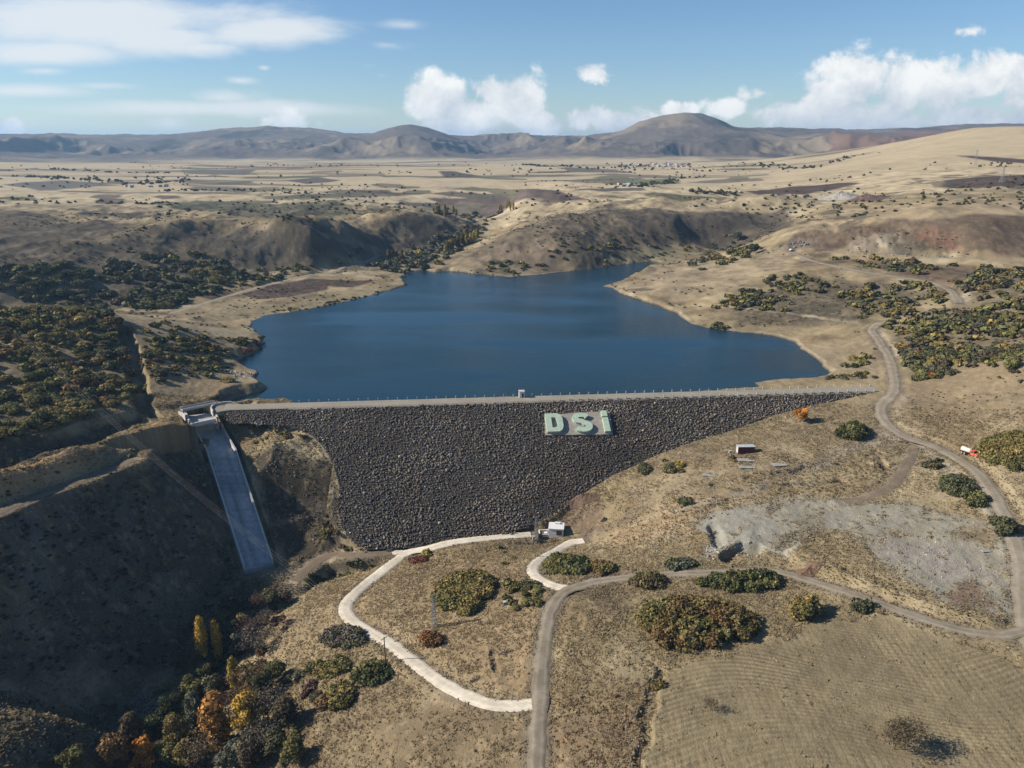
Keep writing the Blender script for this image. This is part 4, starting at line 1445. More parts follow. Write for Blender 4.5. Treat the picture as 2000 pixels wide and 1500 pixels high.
# guard posts along both edges of the crest
gp = MB().box((0, 0, .42), (.30, .30, .84), bevel=.03)
gp.box((0, 0, .88), (.36, .36, .08))
post0 = None
for edge_s, lab, t0, t1_, step in ((-CREST_W + .1, 'short pale concrete guard post on the lake edge of the dam crest', 26, DAM_LEN - 3, 3.9),
                                   (.15 - .3, 'short pale concrete guard post on the dry edge of the dam crest, above the rocks', 130, DAM_LEN - 3, 3.9)):
    for t in np.arange(t0, t1_, step):
        p = dam_pt(np.array(t), np.array(edge_s), np.array(DAM_Z + .04))
        if post0 is None:
            post0 = gp.build('guard_post', MAT_CONC_PALE)
            o = post0
        else:
            o = post0.copy()
            C.objects.link(o)
        o.location = p
        o.rotation_euler = (0, 0, math.atan2(dE[1], dE[0]) + rnd.uniform(-.1, .1))
        tag(o, lab, 'guard post', 'guard posts along the lake edge of the dam crest' if edge_s < -2 else 'guard posts along the dry edge of the dam crest')

# ------------------------------------------------------------------ the letters on the dam face
O = Vector(dam_hit(1064, 851))
UPS = -DN_SLOPE


def on_face(px, py):
    p = Vector(dam_hit(px, py)) - O
    return p.dot(dE3), p.dot(UPS)


def face_obj(mb, name, mat, parent):
    o = mb.build(name, mat, parent)
    return o


sign = empty('letter_sign', O)
M3 = np.array([[dE3.x, UPS.x, D_NORM.x], [dE3.y, UPS.y, D_NORM.y], [dE3.z, UPS.z, D_NORM.z]])
from mathutils import Matrix
sign.rotation_euler = Matrix(M3.tolist()).to_euler()
tag(sign, 'pale green block letters D S I on a grey slab set into the dam face', 'letter sign')
q = [on_face(*p) for p in ((1064, 851), (1197, 849.5), (1190.5, 804.5), (1063, 811))]
# slab outline slightly ragged
slab = MB()
ol = []
for a in range(4):
    p0, p1 = q[a], q[(a + 1) % 4]
    for k in range(10):
        f = k / 10
        ol.append((p0[0] + (p1[0] - p0[0]) * f + rnd.uniform(-.18, .18), p0[1] + (p1[1] - p0[1]) * f + rnd.uniform(-.18, .18)))
slab.prism(ol, -.6, .42)
slab.build('slab', MAT_SLAB, sign)
Z0, Z1 = .42, 1.55


def ring_letter(outer, inner, name):
    mb = MB()
    n = len(outer)
    vs = [(x, y, Z0) for x, y in outer] + [(x, y, Z1) for x, y in outer] + [(x, y, Z0) for x, y in inner] + [(x, y, Z1) for x, y in inner]
    fs = []
    for k in range(n):
        l = (k + 1) % n
        fs += [(k, l, n + l, n + k), (2 * n + l, 2 * n + k, 3 * n + k, 3 * n + l), (n + k, n + l, 3 * n + l, 3 * n + k)]
    return mb.add(vs, fs).build(name, MAT_GREENP, sign)


def box_of(px0, py0, px1, py1):
    a, b = on_face(px0, py1), on_face(px1, py0)
    return a[0], a[1], b[0], b[1]


# D
x0, y0 = on_face(1068.5, 848)
x1, _ = on_face(1102, 848)
_, y1 = on_face(1068.5, 812.5)
w_, h_ = x1 - x0, y1 - y0
outer, inner = [], []
cut = .28
for (a, b) in ((0, 0), (.35, 0), (.72, .0), (.90, .10), (1, .28), (1, .5), (1, .72), (.90, .90), (.72, 1), (.35, 1), (0, 1), (0, .5)):
    outer.append((x0 + a * w_, y0 + b * h_))
for (a, b) in ((.34, .22), (.45, .22), (.55, .23), (.62, .28), (.66, .38), (.67, .5), (.66, .62), (.62, .72), (.55, .77), (.45, .78), (.34, .78), (.34, .5)):
    inner.append((x0 + a * w_, y0 + b * h_))
ring_letter(outer, inner, 'letter')
# S: a stroke
x0, y0 = on_face(1122.5, 848.5)
x1, _ = on_face(1158.5, 848.5)
_, y1 = on_face(1128, 810.8)
w_, h_ = x1 - x0, y1 - y0
arc = []
th_ = .125
for k in range(13):
    a = math.radians(20 + k * (250 / 12))
    arc.append((.47 + .35 * math.cos(a), .725 + (.275 - th_ * .9) * math.sin(a)))
low = []
for k in range(13):
    a = math.radians(90 - k * (250 / 12))
    low.append((.50 + .37 * math.cos(a), .29 + (.29 - th_ * .9) * math.sin(a)))
pathS = arc + low[1:]
L_, R_ = [], []
for k, p in enumerate(pathS):
    a, b = pathS[max(k - 1, 0)], pathS[min(k + 1, len(pathS) - 1)]
    dx_, dy_ = (b[0] - a[0]) * w_, (b[1] - a[1]) * h_
    ln_ = math.hypot(dx_, dy_)
    nx_, ny_ = -dy_ / ln_, dx_ / ln_
    hw_ = .155 * w_
    L_.append((x0 + p[0] * w_ + nx_ * hw_, y0 + p[1] * h_ + ny_ * hw_))
    R_.append((x0 + p[0] * w_ - nx_ * hw_, y0 + p[1] * h_ - ny_ * hw_))
mb = MB()
n = len(L_)
vs = [(x, y, Z0) for x, y in L_] + [(x, y, Z1) for x, y in L_] + [(x, y, Z0) for x, y in R_] + [(x, y, Z1) for x, y in R_]
fs = []
for k in range(n - 1):
    fs += [(k, k + 1, n + k + 1, n + k), (2 * n + k + 1, 2 * n + k, 3 * n + k, 3 * n + k + 1), (n + k, n + k + 1, 3 * n + k + 1, 3 * n + k)]
fs += [(0, n, 3 * n, 2 * n), (n - 1, 3 * n - 1, 4 * n - 1, 2 * n - 1)]
mb.add(vs, fs).build('letter', MAT_GREENP, sign)
# I with its bar-shaped dot
x0, y0 = on_face(1181, 847)
x1, _ = on_face(1192, 847)
_, ym = on_face(1178, 820)
_, yd = on_face(1177, 818)
_, y1 = on_face(1176, 806.5)
let = MB().box(((x0 + x1) / 2, (y0 + ym) / 2, (Z0 + Z1) / 2), (x1 - x0, ym - y0, Z1 - Z0)).build('letter', MAT_GREENP, sign)
MB().box(((x0 + x1) / 2, (yd + .15 + y1) / 2, (Z0 + Z1) / 2), (x1 - x0, y1 - yd - .15, Z1 - Z0)).build('letter_dot', MAT_GREENP, let)

# ------------------------------------------------------------------ hut on the crest
ht, hs = dam_ts(*P(1021, 783, DAM_Z)[:2])
hp = dam_pt(np.array(ht), np.array(-CREST_W + 1.2), np.array(DAM_Z))
hut = empty('gauge_hut', hp, math.atan2(dE[1], dE[0]))
tag(hut, 'tiny white square hut with a dark doorway on the dam crest', 'hut')
MB().box((0, 0, 1.25), (2.1, 2.1, 2.7)).build('wall', MAT_WHITE, hut)
MB().box((0, 0, 2.68), (2.4, 2.4, .16)).build('roof', MAT_CONC_PALE, hut)
MB().box((.38, -1.05, .98), (.80, .05, 1.9)).build('door', MAT_DARK, hut)

# ------------------------------------------------------------------ valve house at the toe
def flat_pad(x, y, r, z=None):
    """level the ground object height used for placing (returns the lowest ground under a footprint)"""
    a = np.linspace(0, 2 * math.pi, 12)
    return float(sample(x + r * np.cos(a), y + r * np.sin(a)).min()) if z is None else z


vp = hit1(1087, 1047)
vh = empty('valve_house', (vp[0], vp[1] + 1.5, vp[2] - .1), math.radians(-6))
tag(vh, 'white flat-roofed valve house with one dark four-pane window at the foot of the dam', 'building')
MB().box((0, 0, 1.4), (5.0, 4.6, 3.4)).build('wall', MAT_WHITE, vh)
rf = MB().box((0, 0, 3.2), (5.35, 4.95, .22)).build('roof', MAT_WHITE, vh)
MB().box((.3, 1.5, 3.56), (1.9, 1.0, .5)).build('roof_hatch', MAT_WHITE, rf)
wn = MB().box((1.05, -2.325, 1.75), (1.75, .05, 1.5)).build('window', MAT_DARK, vh)
wf = MB()
for (cx_, cz_, sx_, sz_) in ((1.05, 1.75, .09, 1.5), (1.05, 1.75, 1.75, .09), (1.05, 2.53, 1.95, .09), (1.05, .97, 1.95, .09), (.13, 1.75, .09, 1.6), (1.97, 1.75, .09, 1.6)):
    wf.box((cx_, -2.36, cz_), (sx_, .06, sz_))
wf.build('window_frame', MAT_STEEL, wn)
MB().box((2.53, .6, 1.0), (.05, 1.1, 2.1)).build('door', MAT_STEEL, vh)
# pit with low white walls beside it
yp = hit1(1064, 1046)
yard = empty('valve_pit', (yp[0], yp[1] + 1.0, yp[2] - .15), math.radians(4))
tag(yard, 'low white open-topped concrete pit beside the white valve house', 'pit')
MB().box((-1.8, 0, .5), (.3, 3.2, 1.2)).box((0, -1.55, .45), (3.3, .3, 1.1)).box((1.8, 0, .5), (.3, 3.2, 1.2)).box((0, 1.55, .5), (3.3, .3, 1.2)).build('wall', MAT_WHITE, yard)
MB().box((.35, -.3, .55), (1.1, 1.1, .9)).build('valve_block', MAT_WHITE, yard)
# white cabinet and dark switch box near the mast
cp_ = hit1(1043, 1056)
cab = empty('switch_cabinet', (cp_[0], cp_[1], cp_[2] - .1), .05)
tag(cab, 'narrow white electrical cabinet standing at the foot of the lattice mast', 'cabinet')
MB().box((0, 0, .9), (1.0, .8, 1.8)).build('body', MAT_WHITE, cab)
MB().box((0, 0, 1.84), (1.15, .95, .08)).build('cap', MAT_CONC_PALE, cab)
MB().box((0, -.42, .9), (.82, .04, 1.5)).build('door', MAT_CONC_PALE, cab)
cp_ = hit1(1055, 1050)
tb = empty('transformer_box', (cp_[0], cp_[1], cp_[2] - .1), .15)
tag(tb, 'dark green transformer box between the white cabinet and the white pit', 'transformer')
MB().box((0, 0, .75), (1.3, 1.0, 1.5)).build('tank', material('dark_green_paint', base=(.03, .045, .035), rough=.5, noise=(3, .8, 1.2)), tb)
fn = MB()
for k in range(6):
    fn.box((-.5 + .2 * k, -.56, .8), (.05, .12, 1.1))
fn.build('fins', MAT_STEEL, tb)


# ------------------------------------------------------------------ masts, poles and wires
def lattice_mast(px, py, h, label, w0=1.3, w1=.35, arm=1.1, r=.05, z_off=0):
    p = hit1(px, py)
    root = empty('lattice_mast', (p[0], p[1], p[2] - .2), .4)
    tag(root, label, 'mast')
    leg = [MB() for _ in range(4)]
    br = MB()
    N_ = 9
    lv = [h * (1 - (1 - k / N_) ** 1.15) for k in range(N_ + 1)]

    def cor(k):
        f = lv[k] / h
        w = w0 + (w1 - w0) * f
        return [(-w / 2, -w / 2, lv[k]), (w / 2, -w / 2, lv[k]), (w / 2, w / 2, lv[k]), (-w / 2, w / 2, lv[k])]
    for k in range(N_):
        a, b = cor(k), cor(k + 1)
        for q_ in range(4):
            leg[q_].tube(a[q_], b[q_], r, n=4)
            br.tube(a[q_], b[(q_ + 1) % 4], r * .6, n=3)
            br.tube(a[(q_ + 1) % 4], b[q_], r * .6, n=3)
            br.tube(b[q_], b[(q_ + 1) % 4], r * .6, n=3)
    for q_ in range(4):
        leg[q_].build('leg', MAT_STEEL, root)
    br.build('bracing', MAT_STEEL, root)
    ca = MB().tube((-arm, 0, h - .25), (arm, 0, h - .25), r * 1.1, n=4).tube((-arm, 0, h - .25), (0, 0, h - .9), r * .6, n=3).tube((arm, 0, h - .25), (0, 0, h - .9), r * .6, n=3)
    ca = ca.build('crossarm', MAT_STEEL, root)
    for dx_ in (-arm, 0, arm):
        MB().tube((dx_, 0, h - .22), (dx_, 0, h + .15), .07, .04, n=6).build('insulator', MAT_WHITE, ca)
    return root


lattice_mast(1047, 1057, 9.6, 'grey steel lattice mast behind the white cabinet at the foot of the dam')
lattice_mast(848, 1224, 10.0, 'thin grey lattice mast beside the oval oak thicket inside the road loop', r=.06)
for px, py, h, lab in ((1904, 322, 19, 'distant lattice power pylon at the edge of the highest ploughed strip'), (1956, 357, 15, 'distant lattice power pylon standing in the wide brown ploughed field')):
    lattice_mast(px, py, h, lab, w0=3.4, w1=.7, arm=3.0, r=.07)


def wood_pole(px, py, h, label, rz):
    p = hit1(px, py)
    root = empty('utility_pole', (p[0], p[1], p[2] - .3), rz)
    tag(root, label, 'utility pole')
    MB().tube((0, 0, 0), (0, 0, h), .17, .12, n=8).build('post', MAT_WOOD, root)
    arm = MB().box((0, 0, h - .45), (2.0, .14, .14)).build('crossarm', MAT_WOOD, root)
    for dx_ in (-.9, 0, .9):
        MB().tube((dx_, 0, h - .38), (dx_, 0, h - .12), .07, .05, n=6).build('insulator', MAT_WHITE, arm)
    return root, h


poles = [wood_pole(42, 690, 9.5, 'brown wooden utility pole rising among bushes at the frame edge of the thicket hillside', 1.0),
         wood_pole(753, 1296, 8.2, 'brown wooden utility pole beside the pale concrete road loop', .9),
         wood_pole(1248, 1515, 8.2, 'brown wooden utility pole at the lower corner of the striped field', .9)]


def pole_pt(pl, dx_):
    root, h = pl
    a = root.rotation_euler[2]
    return Vector((root.location[0] + dx_ * math.cos(a), root.location[1] + dx_ * math.sin(a), root.location[2] + h - .1))


for a, b, sag, where in ((0, 1, 5.0, 'crossing the dark valley'), (1, 2, 1.8, 'crossing the gravel road')):
    for dx_, nm in ((-.9, 'uphill side'), (0, 'middle'), (.9, 'downhill side')):
        p0, p1 = pole_pt(poles[a], dx_), pole_pt(poles[b], dx_)
        pts = []
        for k in range(33):
            f = k / 32
            q_ = p0.lerp(p1, f)
            q_.z -= 4 * sag * f * (1 - f)
            pts.append(q_)
        o = MB().path(pts, .013, n=4).build('power_line', MAT_WIRE)
        tag(o, 'thin pale overhead wire, ' + nm + ' of three, ' + where, 'wire', 'overhead wires ' + where)

# ------------------------------------------------------------------ spillway
spill = empty('spillway', sp_c[0])
tag(spill, 'long concrete spillway chute running down the dark valley side at the dam end', 'spillway')
INV = -np.array(sp_c[0])


def spill_frame(k):
    a, b = sp_c[max(k - 1, 0)], sp_c[min(k + 1, len(sp_c) - 1)]
    d = (b - a)[:2]
    d = d / np.linalg.norm(d)
    return d, np.array((-d[1], d[0]))


MAT_CHUTE = material('weathered_chute_concrete', attr='Col', rough=.85, noise=(.7, .72, 1.15, 8))
# floor
NS, NW = 90, 13
stn = np.concatenate([np.linspace(0, 1, 6)[:-1], 1 + np.linspace(0, 1, 7)[:-1], 2 + np.linspace(0, 1, 14)[:-1], 3 + np.linspace(0, 1, 60)])
Vf = np.zeros((len(stn), NW, 3))
for a, sv in enumerate(stn):
    k = min(int(sv), len(sp_c) - 2)
    f = sv - k
    l = sp_l[k] * (1 - f) + sp_l[k + 1] * f
    r = sp_r[k] * (1 - f) + sp_r[k + 1] * f
    for b in range(NW):
        g = b / (NW - 1)
        Vf[a, b] = l * (1 - g) + r * g
x, y = Vf[..., 0], Vf[..., 1]
along = np.repeat(stn[:, None], NW, 1)
acr = np.repeat(np.linspace(0, 1, NW)[None], len(stn), 0)
cf = .46 + .12 * fbm(acr * 9, along * 3.2, 1.4, 4, 3) + .05 * fbm(acr * 26, along * 1.2, 1.0, 3, 6)
cf -= .18 * np.exp(-((acr - .48 - .05 * np.sin(along * 3)) / .10) ** 2) * sstep(3.2, 3.5, along)
cf -= .10 * ((along > 3.22) & (along < 3.38))
cf += .08 * ((along > 2.3) & (along < 3.02))
cf -= .06 * (np.abs(((along - 3) / .115) % 1 - .5) < .07) * (along > 3)
cf = np.clip(cf, .16, .68)[..., None] * np.array((1.0, .985, .94))
id_ = np.arange(x.size).reshape(x.shape)
q = np.stack([id_[:-1, :-1], id_[1:, :-1], id_[1:, 1:], id_[:-1, 1:]], -1).reshape(-1, 4)
me = np_mesh('chute_floor', Vf.reshape(-1, 3) + INV, q, MAT_CHUTE, cf.reshape(-1, 3))
if me.polygons[40].normal.z < 0:
    me.flip_normals()
link('chute_floor', me, spill)


def wall_strip(line, outward, h, th, name, mat=MAT_CONC_PALE, z_add=0.0, ks=None):
    """a wall along a list of 3D points (floor level), thickness to the outward side"""
    mb = MB()
    n = len(line)
    vs = []
    for k in range(n):
        a, b = line[max(k - 1, 0)], line[min(k + 1, n - 1)]
        d = (b - a)[:2]
        d = d / np.linalg.norm(d)
        nr = np.array((-d[1], d[0])) * outward
        hh = h[k] if hasattr(h, '__len__') else h
        p = line[k] + INV
        for (o_, z_) in ((0, -1.2), (th, -1.2), (th, hh), (0, hh)):
            vs.append((p[0] + nr[0] * o_, p[1] + nr[1] * o_, p[2] + z_ + z_add))
    fs = []
    for k in range(n - 1):
        for e in range(4):
            a, b = 4 * k + e, 4 * k + (e + 1) % 4
            fs.append((a, b, b + 4, a + 4) if outward > 0 else (b, a, a + 4, b + 4))
    fs += [(0, 1, 2, 3), tuple(4 * (n - 1) + e for e in (3, 2, 1, 0))]
    return mb.add(vs, fs).build(name, mat, spill)


def densify(L, n=6):
    out = []
    for k in range(len(L) - 1):
        for f in range(n):
            out.append(L[k] + (L[k + 1] - L[k]) * f / n)
    out.append(L[-1])
    return np.array(out)


wl, wr = densify(sp_l), densify(sp_r)
hl = np.interp(np.arange(len(wl)), [0, 6, 12, 18, 24], [2.4, 2.4, 2.8, 2.2, 2.0])
side_l = -1 if np.dot(np.array((-(wl[1] - wl[0])[1], (wl[1] - wl[0])[0])), (sp_l[0] - sp_c[0])[:2]) < 0 else 1
wall_strip(wl, side_l, hl, .55, 'side_wall')
wall_strip(wr, -side_l, hl, .55, 'side_wall')
# end sill
d, nr = spill_frame(4)
pe = sp_c[4] + INV
MB().box((pe[0] + d[0] * .4, pe[1] + d[1] * .4, pe[2] - .3), (2 * sp_hw[4] + 1.4, .8, 1.5), math.atan2(nr[1], nr[0])).build('end_sill', MAT_CONC, spill)
# weir slab and its pale rim behind the bridge
d, nr = spill_frame(1)
ang = math.atan2(nr[1], nr[0])
p1_ = sp_c[1] + INV
wb = MB().box((p1_[0] - d[0] * .5, p1_[1] - d[1] * .5, p1_[2] + .55), (2 * sp_hw[1] - .3, .7, 1.5), ang)
wb.build('weir_crest', MAT_CONC_PALE, spill)
# footbridge
br = sp_c[0] + INV
bd = MB().box((br[0] - d[0] * .6, br[1] - d[1] * .6, 4.15 + INV[2]), (2 * sp_hw[0] + 3.2, 3.0, .5), ang)
bridge = bd.build('bridge_deck', MAT_CONC, spill)
for off in (-1.45, 1.45):
    MB().box((br[0] + d[0] * (off - .6), br[1] + d[1] * (off - .6), 4.72 + INV[2]), (2 * sp_hw[0] + 3.2, .28, .62), ang).build('kerb', MAT_CONC_PALE, bridge)
rail = MB()
for k in range(9):
    f = (k / 8 - .5) * (2 * sp_hw[0] + 2.6)
    q_ = np.array((br[0] + nr[0] * f + d[0] * (1.45 - .6), br[1] + nr[1] * f + d[1] * (1.45 - .6)))
    rail.tube((q_[0], q_[1], 4.9 + INV[2]), (q_[0], q_[1], 5.95 + INV[2]), .05, n=4)
for z_ in (5.45, 5.95):
    f = sp_hw[0] + 1.3
    rail.tube((br[0] - nr[0] * f + d[0] * .85, br[1] - nr[1] * f + d[1] * .85, z_ + INV[2]), (br[0] + nr[0] * f + d[0] * .85, br[1] + nr[1] * f + d[1] * .85, z_ + INV[2]), .05, n=4)
rail.build('handrail', MAT_STEEL, bridge)
# curved wing walls at both ends of the bridge
for pts, nm in (([(417, 803), (413, 796), (416, 791), (424, 788), (440, 785), (452, 785)], 'wing_wall'), ([(363, 811), (357, 806), (350, 803)], 'wing_wall')):
    ww = np.array([P(a, b, 4.6) for a, b in pts])
    ww[:, 2] = 3.6
    wall_strip(densify(ww, 4), 1, 1.15, .45, nm)
# widened gravel apron between the bridge and the crest road
ap = np.array([P(a, b, DAM_Z)[:2] for a, b in [(420, 806), (414, 799), (418, 792), (428, 788), (452, 786), (476, 790), (560, 795), (560, 798), (448, 800.8), (432, 803)]])
mb = MB()
mb.prism([tuple(p) for p in (ap if np.cross(ap[1] - ap[0], ap[2] - ap[1]) > 0 else ap[::-1])], 2.2, DAM_Z - .02)
ao = mb.build('apron', material('gravel_apron', base=(.27, .24, .19), rough=.95, noise=(.6, .75, 1.15, 8)))
ao.name = 'gravel_pavement'
tag(ao, kind='structure')

# ------------------------------------------------------------------ red container shed, slabs, small boxes
p = hit1(1457, 886)
shed = empty('storage_container', (p[0], p[1] + 1.1, p[2] - .1), math.radians(2))
tag(shed, 'brown red storage container with a pale roof standing alone on the dry grass', 'container')
MB().box((0, 0, 1.3), (6.0, 2.3, 2.6)).build('body', MAT_REDP, shed)
rb_ = MB()
for k in range(24):
    rb_.box((-2.87 + k * .25, -1.17, 1.3), (.11, .05, 2.3))
rb_.build('corrugation', MAT_REDP, shed)
MB().box((0, 0, 2.68), (6.2, 2.5, .14)).build('roof', MAT_TIN, shed)
MB().box((-3.02, 0, 1.3), (.05, 2.0, 2.3)).build('door', MAT_CONC_PALE, shed)
p = hit1(1426, 885)
o = MB().box((0, 0, .5), (.9, .7, 1.0)).tube((.6, 0, 0), (.6, 0, 1.3), .06).build('water_barrel', MAT_CONC_PALE, None, (p[0], p[1], p[2]))
tag(o, 'small pale box with a dark stake beside the brown red container', 'box')
for (px, py, sx, sy, rz, lab) in ((1456, 899, 5.8, 2.6, 3, 'long pale concrete slab lying just below the brown red container'), (1459, 913, 5.4, 2.2, -1, 'cracked pale concrete slab lying farther below the brown red container'),
                                  (1522, 908, 5.0, 2.6, 6, 'pale concrete slab lying off to the road side of the brown red container'), (1384, 929, 4.6, 2.0, -14, 'broken pale concrete slab on the slope near the yellow bush'),
                                  (1926, 1077, 2.6, 1.2, 4, 'small white slab lying on the bare grey yard')):
    p = hit1(px, py)
    o = MB()
    for k in range(3):
        o.box((-sx / 3 + k * sx / 3 + rnd.uniform(-.05, .05), rnd.uniform(-.08, .08), .10 + rnd.uniform(-.02, .02)), (sx / 3 - .06, sy * rnd.uniform(.85, 1), .20), rnd.uniform(-.03, .03))
    o = o.build('concrete_slab', MAT_CONC, None, (p[0], p[1], p[2] + .04))
    o.rotation_euler = (0, 0, math.radians(rz))
    tag(o, lab, 'slab', 'concrete slabs left on the ground')
p = hit1(988, 1181)
o = empty('utility_box', (p[0], p[1], p[2] - .05), .1)
tag(o, 'small teal utility box with a pale lid beside low green scrub', 'utility box')
MB().box((0, 0, .5), (1.35, .9, 1.0)).build('body', MAT_TEAL, o)
MB().box((0, 0, 1.04), (1.5, 1.05, .1)).build('lid', MAT_TIN, o)

# ------------------------------------------------------------------ tank truck
p = hit1(1893, 889)
hd = math.atan2(-6.4, 3.3)
truck = empty('tank_truck', (p[0], p[1], p[2] + .05), hd)
truck.scale = (.82, .82, .82)     # local +X is forward
tag(truck, 'orange truck with a cream water tank parked on the dirt road', 'truck')
MB().box((0, 0, .75), (7.2, .9, .3)).build('chassis', MAT_TYRE, truck)
tk = MB()
NC = 16
vs, fs = [], []
for xx, rr in ((-3.55, .55), (-3.45, .95), (-3.3, 1.08), (.45, 1.08), (.6, .95), (.7, .55)):
    for k in range(NC):
        a = 2 * math.pi * k / NC
        vs.append((xx, 1.12 * rr * math.cos(a), 1.95 + .92 * rr * math.sin(a)))
for r_ in range(5):
    for k in range(NC):
        fs.append((r_ * NC + k, r_ * NC + (k + 1) % NC, (r_ + 1) * NC + (k + 1) % NC, (r_ + 1) * NC + k))
fs += [tuple(range(NC)), tuple(range(5 * NC, 6 * NC))[::-1]]
tko = tk.add(vs, fs).build('tank', MAT_CREAM, truck, smooth=True)
MB().tube((-1.4, 0, 2.9), (-1.4, 0, 3.1), .3, n=10).build('hatch', MAT_STEEL, tko)


def profile(pts, w, name, mat, parent):
    n = len(pts)
    vs = [(a, -w / 2, b) for a, b in pts] + [(a, w / 2, b) for a, b in pts]
    return MB().add(vs, [tuple(range(n)), tuple(range(n, 2 * n))[::-1]] + [(k, n + k, n + (k + 1) % n, (k + 1) % n) for k in range(n)]).build(name, mat, parent)


cabo = profile([(.95, .7), (2.45, .7), (2.45, 1.75), (2.2, 2.55), (1.1, 2.65), (.95, 2.5)], 2.15, 'cab', MAT_ORANGE, truck)
profile([(2.45, .75), (3.75, .75), (3.85, 1.2), (3.7, 1.62), (2.45, 1.74)], 1.75, 'bonnet', MAT_ORANGE, truck)
wsn = MB().add([(2.47, -.92, 1.80), (2.47, .92, 1.80), (2.245, .82, 2.46), (2.245, -.82, 2.46)], [(0, 1, 2, 3)])
wsn.build('windscreen', MAT_DARK, cabo)
for sy in (-1, 1):
    MB().box((1.65, sy * 1.08, 2.1), (.95, .03, .6)).build('side_window', MAT_DARK, cabo)
    MB().box((3.3, sy * .98, .98), (1.2, .32, .18)).build('mudguard', MAT_ORANGE, truck)
    MB().box((3.82, sy * .62, 1.1), (.1, .26, .22)).build('headlight', MAT_CREAM, truck)
MB().box((3.95, 0, .65), (.15, 2.2, .25)).build('bumper', MAT_CREAM, truck)
for (wx, wy) in ((3.2, -.95), (3.2, .95), (-1.6, -.95), (-1.6, .95), (-2.85, -.95), (-2.85, .95)):
    wo = MB().tube((wx, wy - .16, .5), (wx, wy + .16, .5), .5, n=14).build('wheel', MAT_TYRE, truck)
    MB().tube((wx, wy - .18, .5), (wx, wy + .18, .5), .24, n=10).build('rim', MAT_CREAM, wo)

# small white car at the fork of the upper roads
p = hit1(1547, 490)
car = empty('parked_car', (p[0], p[1], p[2] + .1), .2)
tag(car, 'tiny white car parked where the upper hillside roads meet', 'car')
cb = profile([(-2.1, .35), (2.1, .35), (2.1, .8), (1.0, .92), (.55, 1.4), (-1.1, 1.45), (-1.7, .95), (-2.1, .9)], 1.7, 'body', MAT_WHITE, car)
MB().box((-.25, 0, 1.18), (1.5, 1.74, .32)).build('side_window', MAT_DARK, cb)
for (wx, wy) in ((1.3, -.75), (1.3, .75), (-1.3, -.75), (-1.3, .75)):
    MB().tube((wx, wy - .12, .32), (wx, wy + .12, .32), .33, n=10).build('wheel', MAT_TYRE, car)

# ------------------------------------------------------------------ village far away
hw_me = {}


def house_mesh(k):
    r = random.Random(k)
    w, d, h, rh = r.uniform(8, 13), r.uniform(7, 10), r.uniform(3.5, 6.5), r.uniform(1.4, 2.4)
    wall = MB().box((0, 0, h / 2), (w, d, h))
    roof = MB()
    a, b = w / 2 + .5, d / 2 + .5
    roof.add([(-a, -b, h), (a, -b, h), (a, b, h), (-a, b, h), (-a, 0, h + rh), (a, 0, h + rh)], [(0, 1, 5, 4), (2, 3, 4, 5), (0, 4, 3), (1, 2, 5), (3, 2, 1, 0)])
    win = MB()
    for q_ in range(3):
        win.box((-w / 3 + q_ * w / 3, -d / 2 - .03, h * .55), (1.4, .08, 1.5))
    return wall, roof, win, (MAT_TILE if k % 3 == 0 else MAT_TIN)


protos = []
for k in range(5):
    wall, roof, win, rm = house_mesh(k)
    root = empty('village_house', (0, 0, 0))
    wall.build('wall', MAT_VILLAGE, root)
    roof.build('roof', rm, root)
    win.build('window', MAT_DARK, root)
    protos.append([root, False])
spots = []
for k in range(34):
    spots.append((rnd.uniform(1212, 1350), rnd.uniform(320.5, 327), 'in the far village under the rounded mountain'))
for k in range(4):
    spots.append((rnd.uniform(1205, 1250), rnd.uniform(360, 364), 'in the small farm cluster on the plain'))
for k in range(7):
    spots.append((rnd.uniform(225, 330), rnd.uniform(362, 368), 'in the scattered hamlet on the wide plain'))
for k, (px, py, wh) in enumerate(spots):
    p = hit1(px, py)
    pr = protos[k % 5]
    o = pr[0] if not pr[1] else copy_tree(pr[0])
    pr[1] = True
    o.location = (p[0], p[1], p[2] - .6)
    o.rotation_euler = (0, 0, rnd.uniform(0, 3.14))
    o.scale = (.62, .62, .62) if p[1] < 2000 else (.85, .85, .85)
    tag(o, ('tiny white house with a red tiled roof ' if (k % 5) % 3 == 0 else 'tiny white house with a pale tin roof ') + wh, 'house', 'houses ' + wh)


# ------------------------------------------------------------------ vegetation: crowns from many small leaf clumps
LEAFCOL = {
    'olive green': (.165, .152, .054), 'dark green': (.078, .088, .038), 'rust brown': (.185, .115, .050), 'ochre': (.245, .185, .066), 'brown': (.125, .095, .055),
    'red': (.210, .070, .036), 'grey': (.165, .140, .110), 'yellow': (.440, .340, .080), 'orange': (.560, .240, .045), 'golden': (.520, .330, .065), 'rusty gold': (.430, .225, .065), 'dull green': (.120, .115, .062), 'grey green': (.135, .140, .095), 'purple brown': (.125, .078, .062)}


